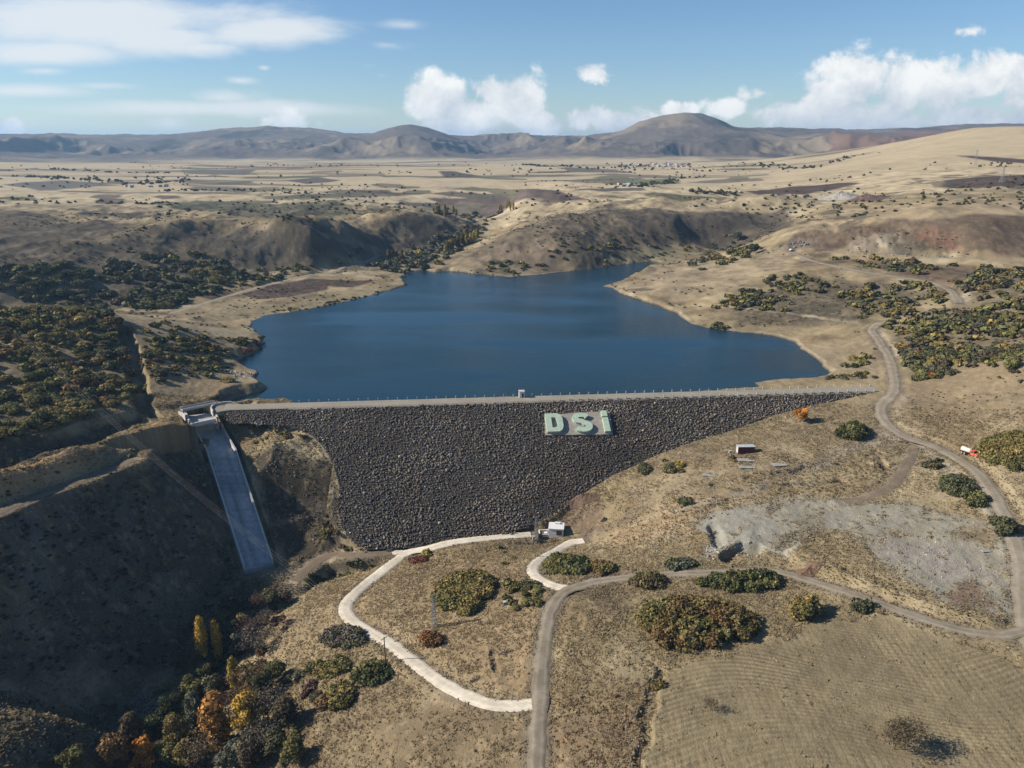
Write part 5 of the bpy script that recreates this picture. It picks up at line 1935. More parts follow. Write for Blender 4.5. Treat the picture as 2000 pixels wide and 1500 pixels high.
def leaf_cloud(blobs, n, leaf, seed, flat=.55, under=-.45, var=.28, solid=True):
    """blobs: rows (x, y, z, rx, ry, rz); returns vertices, quads and colour factors"""
    r = np.random.RandomState(seed)
    B = np.asarray(blobs, float)
    area = (B[:, 3] * B[:, 4]) ** .9 + B[:, 5] * B[:, 3]
    k = r.choice(len(B), n, p=area / area.sum())
    d = r.normal(size=(n, 3))
    d[:, 2] = np.where(d[:, 2] < under * 2, -d[:, 2] * .7, d[:, 2])
    d /= np.linalg.norm(d, axis=1)[:, None]
    rad = r.uniform(.70, 1.08, n) ** .6
    # broken outline: lumps on each blob
    lump = 1 + .16 * np.sin(d[:, 0] * 7 + k * 1.7) * np.cos(d[:, 1] * 6 + k * .9) + .10 * np.sin(d[:, 2] * 11 + k)
    c = B[k, :3] + d * B[k, 3:6] * (rad * lump)[:, None]
    nrm = d / np.maximum(B[k, 3:6], .05) * B[k, 3:4] + r.normal(size=(n, 3)) * flat
    nrm /= np.linalg.norm(nrm, axis=1)[:, None] + 1e-9
    a = np.cross(nrm, r.normal(size=(n, 3)))
    a /= np.linalg.norm(a, axis=1)[:, None] + 1e-9
    b = np.cross(nrm, a)
    s = leaf * r.uniform(.6, 1.35, n)[:, None]
    asp = r.uniform(.55, 1.0, n)[:, None]
    bend = nrm * s * .22
    V = np.stack([c - a * s - b * s * asp * .6, c + a * s * .8 - b * s * asp - bend, c + a * s + b * s * asp * .7, c - a * s * .7 + b * s * asp - bend], 1)
    blobv = np.exp(.20 * r.normal(size=len(B)))[k]
    cf = blobv * np.exp(var * r.normal(size=n) * .75)
    hue = r.normal(size=n) * .08
    col = np.stack([cf * (1 + hue), cf * (1 + .15 * hue), cf * (1 - hue)], 1)
    Fq = np.arange(n * 4).reshape(n, 4)
    V = V.reshape(-1, 3)
    col = np.repeat(col, 4, 0)
    if solid:                                   # twiggy dark core of each blob keeps the crown from being see-through
        t = np.linspace(0, 2 * math.pi, 7)[:-1]
        vs, fs = [], []
        for q_ in B:
            base = len(vs)
            for zz_, rr_ in ((-.5, .5), (.0, .68), (.5, .5)):
                for a_ in t:
                    vs.append((q_[0] + q_[3] * rr_ * math.cos(a_), q_[1] + q_[4] * rr_ * math.sin(a_), q_[2] + q_[5] * zz_))
            vs.append((q_[0], q_[1], q_[2] + q_[5] * .7))
            for l_ in range(2):
                for m_ in range(6):
                    fs.append((base + l_ * 6 + m_, base + l_ * 6 + (m_ + 1) % 6, base + (l_ + 1) * 6 + (m_ + 1) % 6, base + (l_ + 1) * 6 + m_))
            for m_ in range(0, 6, 2):
                fs.append((base + 12 + m_, base + 12 + m_ + 1, base + 12 + (m_ + 2) % 6, base + 18))
        n0 = len(V)
        V = np.vstack([V, np.array(vs)])
        Fq = np.vstack([Fq, np.array(fs) + n0])
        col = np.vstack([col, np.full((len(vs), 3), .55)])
    return V, Fq, np.clip(col, .15, 2.4)


def bush_blobs(seed, n=9, spread=.62, hr=(.30, .48), tall=.62):
    r = np.random.RandomState(seed)
    out = []
    for k in range(n):
        a, q_ = r.uniform(0, 2 * math.pi), math.sqrt(r.rand()) * spread
        s = r.uniform(*hr)
        z = s * .55 + r.uniform(0, tall) * (1 - (q_ / spread) ** 2 * .8)
        out.append((q_ * math.cos(a), q_ * math.sin(a), z, s, s, s * .85))
    return out


BUSH_ME = []
for k in range(7):
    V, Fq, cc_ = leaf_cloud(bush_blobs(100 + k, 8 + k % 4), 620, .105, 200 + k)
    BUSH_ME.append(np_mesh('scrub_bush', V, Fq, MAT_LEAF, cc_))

# ---------------------------------------------------------- scrub: where it grows (photo outline, count, width range, palette, where)
PAL_A = (('olive green', 8), ('ochre', 5), ('dark green', 1.5), ('rust brown', 3), ('dull green', 2))
PAL_B = (('dark green', 4), ('dull green', 4), ('olive green', 3), ('ochre', 1), ('brown', 1))
PAL_C = (('olive green', 6), ('dull green', 3), ('ochre', 2), ('brown', 2), ('dark green', 1))
PAL_D = (('grey', 2), ('grey green', 2), ('dull green', 4), ('brown', 2), ('yellow', .5))
SCRUB = [
    ([(-20, 612), (120, 608), (225, 632), (238, 690), (250, 740), (262, 795), (150, 828), (60, 850), (-20, 872)], 300, (5.0, 8.6), PAL_A, 'on the thicket hillside above the terraces',
     [('the trench cut', 262, 720), ('the wooden pole', 42, 690), ('the bare hilltop strip', 215, 625), ('the upper terrace edge', 140, 830), ('the middle of the thicket', 120, 720), ('the frame edge', 0, 790), ('the spillway bridge', 262, 795), ('the hill crest', 90, 622)]),
    ([(278, 672), (300, 655), (390, 648), (440, 668), (500, 660), (512, 676), (495, 695), (440, 700), (400, 718), (420, 738), (340, 745), (288, 745)], 62, (4.2, 6.8), PAL_A, 'on the wooded point between trench and lake',
     [('the trench cut', 285, 710), ('the lake shore', 500, 680), ('the spit', 420, 738), ('the bare hilltop strip', 360, 650)]),
    ([(-20, 520), (110, 520), (150, 545), (230, 515), (330, 500), (430, 505), (480, 540), (410, 580), (330, 610), (200, 602), (100, 596), (-20, 592)], 165, (6.0, 11.0), PAL_B, 'in the shaded hollow behind the thicket hill',
     [('the ploughed plots', 430, 575), ('the dark spur', 400, 500), ('the frame edge', 0, 560), ('the bare hilltop strip', 220, 605), ('the pale valley track', 420, 586), ('the middle of the hollow', 230, 550)]),
    ([(420, 545), (520, 528), (640, 505), (720, 490), (700, 508), (600, 528), (500, 556), (430, 575)], 55, (4.0, 7.0), PAL_B, 'along the pale valley track', [('the ploughed plots', 560, 550), ('the track bend', 680, 510), ('the dark spur', 480, 520)]),
    ([(500, 612), (600, 598), (700, 580), (770, 562), (720, 585), (600, 608)], 26, (1.8, 3.2), PAL_D, 'on the flat shore by the ploughed plots', [('the shore tip', 780, 558), ('the ploughed plots', 560, 595)]),
    ([(740, 510), (800, 490), (850, 470), (900, 455), (930, 440), (940, 460), (900, 480), (850, 515), (820, 525), (780, 535), (760, 528)], 120, (6.0, 10.0), PAL_D, 'in the wooded valley mouth at the head of the lake',
     [('the lake inlet', 800, 530), ('the yellow poplars', 890, 475), ('the dark spur', 800, 480), ('the grassy hill', 900, 490)]),
    ([(850, 410), (920, 405), (1000, 405), (960, 430), (900, 440), (860, 425)], 40, (5, 9), PAL_D, 'in the upper valley behind the dark spurs', [('the yellow poplars', 880, 415), ('the grassy hill', 980, 420)]),
    ([(940, 520), (1000, 505), (1070, 518), (1060, 530), (1000, 535), (950, 530)], 16, (4, 7), PAL_C, 'at the foot of the brown hill across the lake', [('the water', 1000, 535), ('the hillside', 1000, 510)]),
    ([(1060, 495), (1200, 480), (1290, 470), (1300, 495), (1200, 505), (1080, 515)], 42, (3.5, 6), PAL_B, 'on the lower flank of the brown hill across the lake', [('the cliff band', 1280, 475), ('the lake inlet', 1260, 500), ('the grassy tip', 1080, 510)]),
    ([(1340, 530), (1390, 505), (1440, 488), (1490, 486), (1480, 500), (1420, 520), (1360, 535)], 32, (5.5, 9.5), PAL_C, 'on the crest above the small inlet', [('the dark round clump', 1475, 490), ('the pale slope', 1350, 530)]),
    ([(1420, 590), (1470, 565), (1540, 545), (1600, 540), (1620, 552), (1560, 570), (1500, 600), (1440, 600)], 75, (4.0, 7.2), PAL_C, 'on the bank below the hillside road', [('the lake shore', 1440, 600), ('the hillside road', 1600, 545), ('the pale scar', 1520, 560)]),
    ([(1380, 640), (1410, 628), (1420, 640), (1395, 650)], 9, (3.4, 5), PAL_C, 'on the small shore bump by the lake', [('the water', 1390, 648)]),
    ([(1640, 575), (1700, 555), (1730, 575), (1680, 600), (1640, 592)], 16, (5, 8.5), (('dark green', 3), ('ochre', 2), ('olive green', 2)), 'in the dip below the hillside road', [('the hillside road', 1720, 560)]),
    ([(1740, 560), (1800, 552), (1840, 575), (1780, 600), (1740, 620), (1695, 622)], 46, (4.6, 8), PAL_C, 'between the hillside road and the road bend', [('the road bend', 1710, 625), ('the hillside road', 1810, 560)]),
    ([(1600, 500), (1700, 505), (1800, 512), (1860, 522), (1800, 535), (1700, 525), (1620, 512)], 36, (4.4, 8.5), PAL_C, 'between the two upper roads', [('the quarry', 1700, 505), ('the white car', 1600, 505), ('the road fork', 1830, 525)]),
    ([(1870, 560), (1930, 530), (2020, 530), (2020, 590), (1940, 610), (1890, 600)], 80, (4.8, 8.2), PAL_C, 'on the slope beyond the hillside road end', [('the pale sand patch', 1885, 580), ('the frame edge', 2000, 560), ('the quarry road', 1940, 535)]),
    ([(1745, 640), (1800, 622), (1880, 606), (1960, 612), (2020, 620), (2020, 660), (1900, 660), (1850, 640), (1800, 652), (1760, 660)], 95, (4.6, 8.0), PAL_C, 'on the scrub slope above the dirt road bend', [('the road bend', 1745, 645), ('the frame edge', 2000, 640), ('the sandy patch', 1870, 606)]),
    ([(1762, 690), (1830, 668), (1920, 670), (2000, 676), (2000, 692), (1900, 712), (1840, 732), (1790, 720)], 90, (4.4, 7.6), PAL_C, 'behind the smooth grass shoulder by the dirt road', [('the dirt road', 1765, 700), ('the grass shoulder', 1880, 715), ('the frame edge', 2000, 685)]),
    ([(1640, 715), (1690, 690), (1706, 700), (1680, 722)], 10, (3.6, 5.4), PAL_C, 'on the grassy lake corner beside the dirt road', [('the dirt road', 1700, 710)]),
    ([(1590, 738), (1700, 725), (1712, 738), (1640, 745)], 16, (2.4, 4.0), PAL_C, 'along the shore beside the dam end', [('the dam end', 1700, 735), ('the water', 1600, 740)]),
    ([(440, 842), (520, 834), (580, 842), (600, 858), (540, 856), (470, 862)], 16, (1.6, 3.0), (('ochre', 3), ('olive green', 3), ('brown', 2)), 'on the knoll between spillway and dam', [('the dam rocks', 590, 850), ('the spillway', 450, 850)]),
    ([(590, 1130), (660, 1112), (740, 1100), (720, 1112), (640, 1135), (600, 1150)], 18, (1.8, 3.2), PAL_B, 'in the ditch beyond the brown toe track', [('the concrete road', 735, 1105), ('the stream trees', 600, 1145)]),
    ([(665, 1060), (700, 1068), (760, 1074), (690, 1074), (640, 1050), (628, 1030)], 10, (1.6, 3.0), (('olive green', 2), ('brown', 2), ('dark green', 2)), 'at the shaded foot of the dam rocks', [('the toe track', 700, 1076), ('the knoll', 640, 1040)]),
    ([(380, 925), (405, 932), (402, 950), (384, 952)], 4, (2.4, 3.4), (('olive green', 1),), 'on the shaded slope beside the spillway chute', [('the chute', 405, 945)]),
    ([(235, 880), (262, 874), (268, 890), (244, 894)], 3, (2.2, 3.6), (('brown', 1), ('olive green', 1)), 'at the end of the terrace track', [('the berm', 255, 880)]),
    ([(1290, 900), (1345, 895), (1345, 925), (1300, 925)], 4, (1.8, 3.0), (('olive green', 2), ('ochre', 1)), 'on the slope beside the dam edge', [('the dam rocks', 1290, 905)]),
    ([(850, 1092), (1040, 1070), (1040, 1100), (900, 1110)], 7, (1.4, 2.6), (('ochre', 2), ('olive green', 2)), 'on the grass below the concrete road', [('the concrete road', 900, 1085)]),
    ([(990, 1140), (1040, 1128), (1068, 1150), (1058, 1178), (1010, 1196), (985, 1180)], 16, (2.6, 4.2), (('olive green', 4), ('dull green', 2), ('ochre', 1)), 'in the low scrub patch by the gravel junction', [('the teal box', 990, 1180), ('the gravel junction', 1070, 1160), ('the concrete ramp', 1040, 1130)]),
    ([(605, 1305), (660, 1290), (690, 1300), (640, 1320)], 7, (3.0, 4.8), (('olive green', 3), ('ochre', 1)), 'below the bend of the concrete road', [('the concrete road', 690, 1295)]),
    ([(432, 1192), (540, 1172), (565, 1186), (505, 1285), (540, 1340), (590, 1430), (605, 1510), (300, 1510), (330, 1420), (380, 1360), (425, 1290)], 105, (2.6, 5.0), (('brown', 4), ('purple brown', 3), ('dull green', 4), ('olive green', 3), ('rust brown', 3), ('grey', 2), ('ochre', 2)), 'in the understorey of the stream wood',
     [('the golden orange tree', 488, 1436), ('the poplar pair', 412, 1290), ('the orange oval tree', 284, 1500), ('the wood head', 470, 1200), ('the sunlit slope', 560, 1440), ('the willow', 386, 1432)]),
    ([(1425, 895), (1440, 888), (1440, 905)], 2, (2.2, 3.2), (('brown', 1),), 'at the corner of the brown red container', [('the container', 1440, 890)]),
    ([(1795, 905), (1835, 900), (1840, 915), (1800, 916)], 3, (2.0, 3.2), (('dark green', 1), ('olive green', 1)), 'between the two dirt tracks', [('the dirt road', 1830, 900)]),
    ([(1930, 735), (2000, 725), (2000, 760), (1940, 760)], 4, (1.6, 3.0), (('olive green', 1), ('brown', 1)), 'on the smooth grass shoulder', [('the frame edge', 2000, 740)]),
    ([(1260, 640), (1330, 570), (1400, 545), (1420, 575), (1380, 600)], 14, (1.6, 2.8), PAL_C, 'scattered on the pale bank by the lake', [('the water', 1330, 600), ('the bank crest', 1400, 550)]),
    ([(930, 480), (1060, 430), (1180, 400), (1200, 430), (1100, 470), (960, 505)], 40, (1.8, 3.8), PAL_D, 'scattered on the brown hill across the lake', [('the hilltop', 1180, 405), ('the valley', 950, 490), ('the middle of the hill', 1070, 450)]),
    ([(100, 470), (300, 440), (450, 430), (330, 490), (150, 510)], 26, (2.0, 4.0), PAL_B, 'scattered on the smooth plateau slope', [('the dark spur', 330, 470), ('the frame edge', 100, 500)]),
    ([(1240, 470), (1400, 455), (1540, 440), (1480, 480), (1350, 490)], 44, (2.5, 5.0), PAL_B, 'under the cliff band beyond the lake', [('the cliff band', 1380, 455), ('the inlet', 1350, 490), ('the quarry', 1520, 450)]),
]
ORD = ['nearest', 'second from', 'third from', 'fourth from', 'fifth from', 'sixth from', 'seventh from', 'eighth from', 'ninth from', 'tenth from', 'eleventh from', 'twelfth from']
scrub = []      # x, y, width, height factor, colour name, where, landmark name
for (poly, cnt, (w0_, w1_), pal, where, marks) in SCRUB:
    pw = hit([p[0] for p in poly], [p[1] for p in poly])[:, :2]
    names = [p[0] for p in pal]
    wts = np.array([p[1] for p in pal], float)
    wts /= wts.sum()
    lm = [(m[0], hit1(m[1], m[2])) for m in marks]
    x0_, x1_, y0_, y1_ = pw[:, 0].min(), pw[:, 0].max(), pw[:, 1].min(), pw[:, 1].max()
    got, tries, pts_ = 0, 0, []
    mean_w = (w0_ + w1_) / 2
    while got < cnt and tries < cnt * 60:
        tries += 1
        x, y = rnd.uniform(x0_, x1_), rnd.uniform(y0_, y1_)
        if not inside(np.array([x]), np.array([y]), pw)[0]:
            continue
        if where[:15] != 'on the thicket ' and cnt > 30:
            if float(fbm(np.array([x]), np.array([y]), 17, 3, 5)[0]) < rnd.uniform(-.35, .12):
                continue
            x, y = x + rnd.gauss(0, 4.5), y + rnd.gauss(0, 7)
        gap = mean_w * (.55 if tries < cnt * 30 else .38)
        if any((x - a) ** 2 + (y - b) ** 2 < gap * gap for a, b in pts_):
            continue
        if sample(np.array([x]), np.array([y]), SHORE_D)[0] < .6 or sample(np.array([x]), np.array([y]), ROAD_D)[0] < mean_w * .32:
            continue
        pts_.append((x, y))
        got += 1
        w = rnd.uniform(w0_, w1_)
        # neighbours tend to share a colour
        cn = names[int(np.searchsorted(np.cumsum(wts), min(.999, max(0, (.5 + 1.15 * float(fbm(np.array([x]), np.array([y]), 11, 2, 7)[0])) * .55 + rnd.random() * .45)), side='right')) % len(names)]
        near_ = min(lm, key=lambda q_: (q_[1][0] - x) ** 2 + (q_[1][1] - y) ** 2)
        scrub.append([x, y, w, rnd.uniform(.62, .95), cn, where, near_[0], math.hypot(near_[1][0] - x, near_[1][1] - y)])
# red bushes at the wooded shore
for px, py in ((500, 668), (505, 676), (488, 685), (478, 690)):
    p = hit1(px, py)
    scrub.append([p[0], p[1], 4.2, .8, 'red', 'on the wooded point between trench and lake', 'the red shore tip', rnd.uniform(0, 5)])

scrub.sort(key=lambda b: -b[2] / math.hypot(b[0], b[1]))
N_SCRUB_OBJ = 285
solo, rest = scrub[:N_SCRUB_OBJ], scrub[N_SCRUB_OBJ:]


def wide_word(w):
    return 'small' if w < 3.4 else ('broad' if w > 6.2 else 'rounded')


by = {}
for b in solo:
    by.setdefault((b[5], b[6], b[4], wide_word(b[2])), []).append(b)
for key, lst in by.items():
    lst.sort(key=lambda b: b[7])
    for k, b in enumerate(lst):
        b.append(k)
SCRUB_TINT = {}
for b in solo:
    x, y, w, hf, cn, where, mark, dist, k = b
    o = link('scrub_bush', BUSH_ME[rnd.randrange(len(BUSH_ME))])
    o.location = (x, y, ground(x, y) - .12 * w * .5)
    o.rotation_euler = (rnd.uniform(-.12, .12), rnd.uniform(-.12, .12), rnd.uniform(0, 6.28))
    s = w / 1.75
    o.scale = (s, s * rnd.uniform(.85, 1.15), s * hf)
    c = np.array(LEAFCOL[cn]) * rnd.uniform(.82, 1.2)
    o.color = (*c, 1)
    wh = where.replace(' the ', ' ')
    mk = mark.replace('the ', '')
    lab = f"{wide_word(w)} {cn} bush {wh}, {ORD[min(k, 11)]} {mk}"
    ws = lab.split()
    tag(o, lab if len(ws) <= 16 else ' '.join(f"{cn} bush {wh}, {ORD[min(k, 11)]} {mk}".split()[:16]), 'bush', 'scrub bushes ' + where)


def scatter_mesh(name, items, nleaf, leaf, seed, blobs_n=4):
    """many small plants in one mesh: (x, y, width, height factor, colour)"""
    r = np.random.RandomState(seed)
    Vs, Cs = [], []
    protos_ = []
    for k in range(6):
        V, Fq, cc_ = leaf_cloud(bush_blobs(300 + k + seed, blobs_n), nleaf, leaf, 400 + k + seed, solid=False)
        protos_.append((V, cc_))
    for it in items:
        V, cc_ = protos_[r.randint(6)]
        a = r.uniform(0, 6.28)
        s = it[2] / 1.75
        ca, sa = math.cos(a) * s, math.sin(a) * s
        W = np.stack([V[:, 0] * ca - V[:, 1] * sa + it[0], V[:, 0] * sa + V[:, 1] * ca + it[1], V[:, 2] * s * it[3] + it[5]], 1)
        Vs.append(W)
        Cs.append(cc_ * np.array(it[4]))
    V = np.vstack(Vs)
    return np_mesh(name, V, np.arange(len(V)).reshape(-1, 4), MAT_LEAF_V, np.vstack(Cs))


MAT_LEAF_V = material('scrub_foliage', attr='Col', rough=.85, spec=.1, trans=.12)
items = [(b[0], b[1], b[2], b[3], np.array(LEAFCOL[b[4]]) * rnd.uniform(.8, 1.2), ground(b[0], b[1]) - .1) for b in rest]
# low weeds between the bushes and over the near grass
weeds = []
for (poly, cnt, lo_, hi_, c_) in [([(-20, 612), (225, 632), (262, 795), (60, 850), (-20, 872)], 900, 1.0, 2.8, (.155, .135, .055)), ([(278, 660), (500, 660), (495, 695), (420, 738), (288, 745)], 260, 1.0, 2.6, (.15, .11, .045)),
                                  ([(-20, 925), (150, 882), (350, 826), (370, 850), (270, 880), (100, 945), (-20, 985)], 260, .6, 1.4, (.22, .13, .06)),
                                  ([(1745, 640), (1880, 606), (2020, 620), (2020, 690), (1840, 732), (1762, 720)], 260, .8, 1.9, (.13, .105, .055)), ([(1430, 600), (1600, 540), (1700, 560), (1700, 620), (1440, 640)], 180, .8, 1.8, (.14, .115, .06)),
                                  ([(520, 1300), (660, 1200), (760, 1260), (1000, 1390), (1030, 1500), (520, 1500)], 120, .4, .8, (.30, .205, .115)), ([(690, 1190), (790, 1095), (1030, 1110), (1045, 1340), (860, 1310)], 100, .4, .8, (.30, .21, .115)),
                                  ([(1075, 1380), (1260, 1330), (1245, 1500), (1075, 1500)], 160, .4, 1.0, (.27, .165, .09)), ([(1560, 1085), (1740, 1170), (1950, 1225), (1900, 1200), (1700, 1110)], 180, .4, 1.0, (.27, .20, .11)),
                                  ([(1180, 1040), (1400, 960), (1420, 1000), (1340, 1060), (1200, 1090)], 160, .4, 1.0, (.27, .20, .115)), ([(1420, 930), (1740, 890), (1760, 940), (1560, 970)], 200, .4, 1.1, (.22, .16, .085)),
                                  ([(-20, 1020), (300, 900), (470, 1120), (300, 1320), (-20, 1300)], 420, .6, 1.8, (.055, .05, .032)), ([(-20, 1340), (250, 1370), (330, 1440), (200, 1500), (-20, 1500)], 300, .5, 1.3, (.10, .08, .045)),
                                  ([(1760, 770), (2000, 720), (2000, 850), (1800, 850)], 160, .5, 1.1, (.22, .165, .09)), ([(1000, 500), (1300, 480), (1540, 440), (1300, 430), (1050, 470)], 200, 1.2, 2.4, (.10, .085, .05))]:
    pw = hit([p[0] for p in poly], [p[1] for p in poly])[:, :2]
    n_try = cnt * 4
    x = rng.uniform(pw[:, 0].min(), pw[:, 0].max(), n_try)
    y = rng.uniform(pw[:, 1].min(), pw[:, 1].max(), n_try)
    ok = inside(x, y, pw) & (sample(x, y, ROAD_D) > 1.0) & (sample(x, y, SHORE_D) > .5) & (fbm(x, y, 12, 3, 4) > -.25)
    x, y = x[ok][:cnt], y[ok][:cnt]
    z = sample(x, y)
    for a, b, c in zip(x, y, z):
        weeds.append((a, b, rnd.uniform(lo_, hi_), rnd.uniform(.5, .9), np.array(c_) * rnd.uniform(.6, 1.35), c - .05))
n_ = 9000
rad_ = np.sqrt(rng.uniform(400 ** 2, 900 ** 2, n_))
th__ = rng.uniform(-.62, .62, n_)
x, y = rad_ * np.sin(th__), rad_ * np.cos(th__)
hz_ = sample(x, y)
ok = (sample(x, y, ROAD_D) > 1.0) & (sample(x, y, SHORE_D) > .8) & (fbm(x, y, 42, 4, 8) + .5 * fbm(x, y, 12, 2, 3) > .10) & (hz_ < 40)
for a, b, c in zip(x[ok], y[ok], hz_[ok]):
    weeds.append((a, b, rnd.uniform(.8, 2.2), rnd.uniform(.5, .9), np.array((.115, .095, .052)) * rnd.uniform(.6, 1.4), c - .05))
tag(link('scrub_undergrowth', scatter_mesh('scrub_undergrowth', items + weeds, 56, .28, 1)), 'low brown and olive scrub between the bushes on the slopes', kind='stuff')

# ---------------------------------------------------------- the plain: distant bushes and hedges
far_items = []
n_ = 2100
px = rng.uniform(-60, 2060, n_)
py = 318 + (430 - 318) * rng.rand(n_) ** 1.25
pp = hit(px, py)
R_ = np.hypot(pp[:, 0], pp[:, 1])
cl = fbm(pp[:, 0], pp[:, 1], 180, 3, 6)
for k in range(n_):
    if R_[k] < 620 or R_[k] > 3600 or SHORE_D[min(np.searchsorted(RR, R_[k]), NR - 1), 0] < 0:
        continue
    if cl[k] < .02 + .25 * rnd.random() - .05:
        continue
    if 1420 < px[k] and py[k] < 380 and rnd.random() < .35:
        continue
    far_items.append([pp[k, 0], pp[k, 1], rnd.uniform(1.6, 4.2) * (1 + .3 * (R_[k] > 1500)), rnd.uniform(.7, 1.2), np.array(LEAFCOL[rnd.choice(('dull green', 'dark green', 'brown', 'olive green'))]) * rnd.uniform(.7, 1.1), pp[k, 2] - .2])
# hedge and tree lines
for line, cnt, w_ in [([(0, 395), (60, 394), (230, 397), (330, 400)], 40, 6), ([(640, 408), (740, 404), (820, 402), (860, 400)], 30, 5), ([(330, 372), (480, 372), (560, 370)], 36, 6), ([(1020, 322), (1110, 325), (1200, 328), (1345, 322)], 120, 9),
                      ([(1230, 365), (1320, 352), (1370, 345)], 60, 8), ([(1360, 375), (1400, 378), (1440, 380)], 26, 9), ([(860, 380), (1000, 376), (1100, 380)], 26, 6), ([(40, 345), (180, 352), (300, 358), (360, 352)], 80, 8), ([(1000, 405), (1060, 395), (1150, 392), (1190, 393)], 24, 4.5),
                      ([(480, 372), (600, 378), (700, 376)], 30, 5), ([(1480, 322), (1560, 330), (1620, 318), (1700, 300)], 60, 7), ([(100, 330), (200, 336), (330, 338)], 60, 7)]:
    lw = hit([q_[0] for q_ in line], [q_[1] for q_ in line])
    sl = smooth_line(lw, 8)
    for k in range(cnt):
        p = sl[rnd.randrange(len(sl))]
        x, y = p[0] + rnd.gauss(0, 8), p[1] + rnd.gauss(0, 12)
        far_items.append([x, y, rnd.uniform(.4, .85) * w_, rnd.uniform(.8, 1.2), np.array(LEAFCOL[rnd.choice(('dull green', 'dark green', 'grey green', 'brown'))]) * rnd.uniform(.7, 1.05), ground(x, y) - .3])
far_items.sort(key=lambda b: -b[2] / math.hypot(b[0], b[1]))
FAR_ME = []
for k in range(4):
    V, Fq, cc_ = leaf_cloud(bush_blobs(600 + k, 5, tall=.8), 150, .2, 640 + k)
    FAR_ME.append(np_mesh('field_tree', V, Fq, MAT_LEAF, cc_))
tag(link('distant_scrub', scatter_mesh('distant_scrub', far_items[150:], 22, .46, 2, 3)), 'scattered dark specks of bushes and hedges over the far plain', kind='stuff')
FM = [('the dark ploughed strip', 1560, 370), ('the wide ploughed field', 1900, 355), ('the far farm cluster', 1230, 362), ('the dark green field', 520, 412), ('the frame edge', 30, 400), ('the centre hilltop', 1180, 400), ('the upper valley', 900, 410), ('the quarry plateau', 1700, 395),
      ('the far hamlet', 280, 365), ('the brown crop strip', 760, 378), ('the highest ploughed strip', 1910, 310), ('the plateau road', 1500, 384)]
fm_ = [(a, hit1(b, c)) for a, b, c in FM]
fb = {}
for it in far_items[:150]:
    m_ = min(fm_, key=lambda q_: (q_[1][0] - it[0]) ** 2 + (q_[1][1] - it[1]) ** 2)
    fb.setdefault(m_[0], []).append((math.hypot(m_[1][0] - it[0], m_[1][1] - it[1]), it))
for mk, lst in fb.items():
    lst.sort(key=lambda q_: q_[0])
    for k, (d_, it) in enumerate(lst):
        o = link('field_tree', FAR_ME[rnd.randrange(4)])
        o.location = (it[0], it[1], it[5])
        s = it[2] / 1.75
        o.scale = (s, s, s * it[3])
        o.rotation_euler = (0, 0, rnd.uniform(0, 6.28))
        o.color = (*it[4], 1)
        lab = f"small dark field tree out on the plain, {ORD[k]} {mk}" if k < 12 else f"small dark field tree far out on the plain beyond {mk}"
        tag(o, lab, 'field tree', 'field trees scattered over the plain')


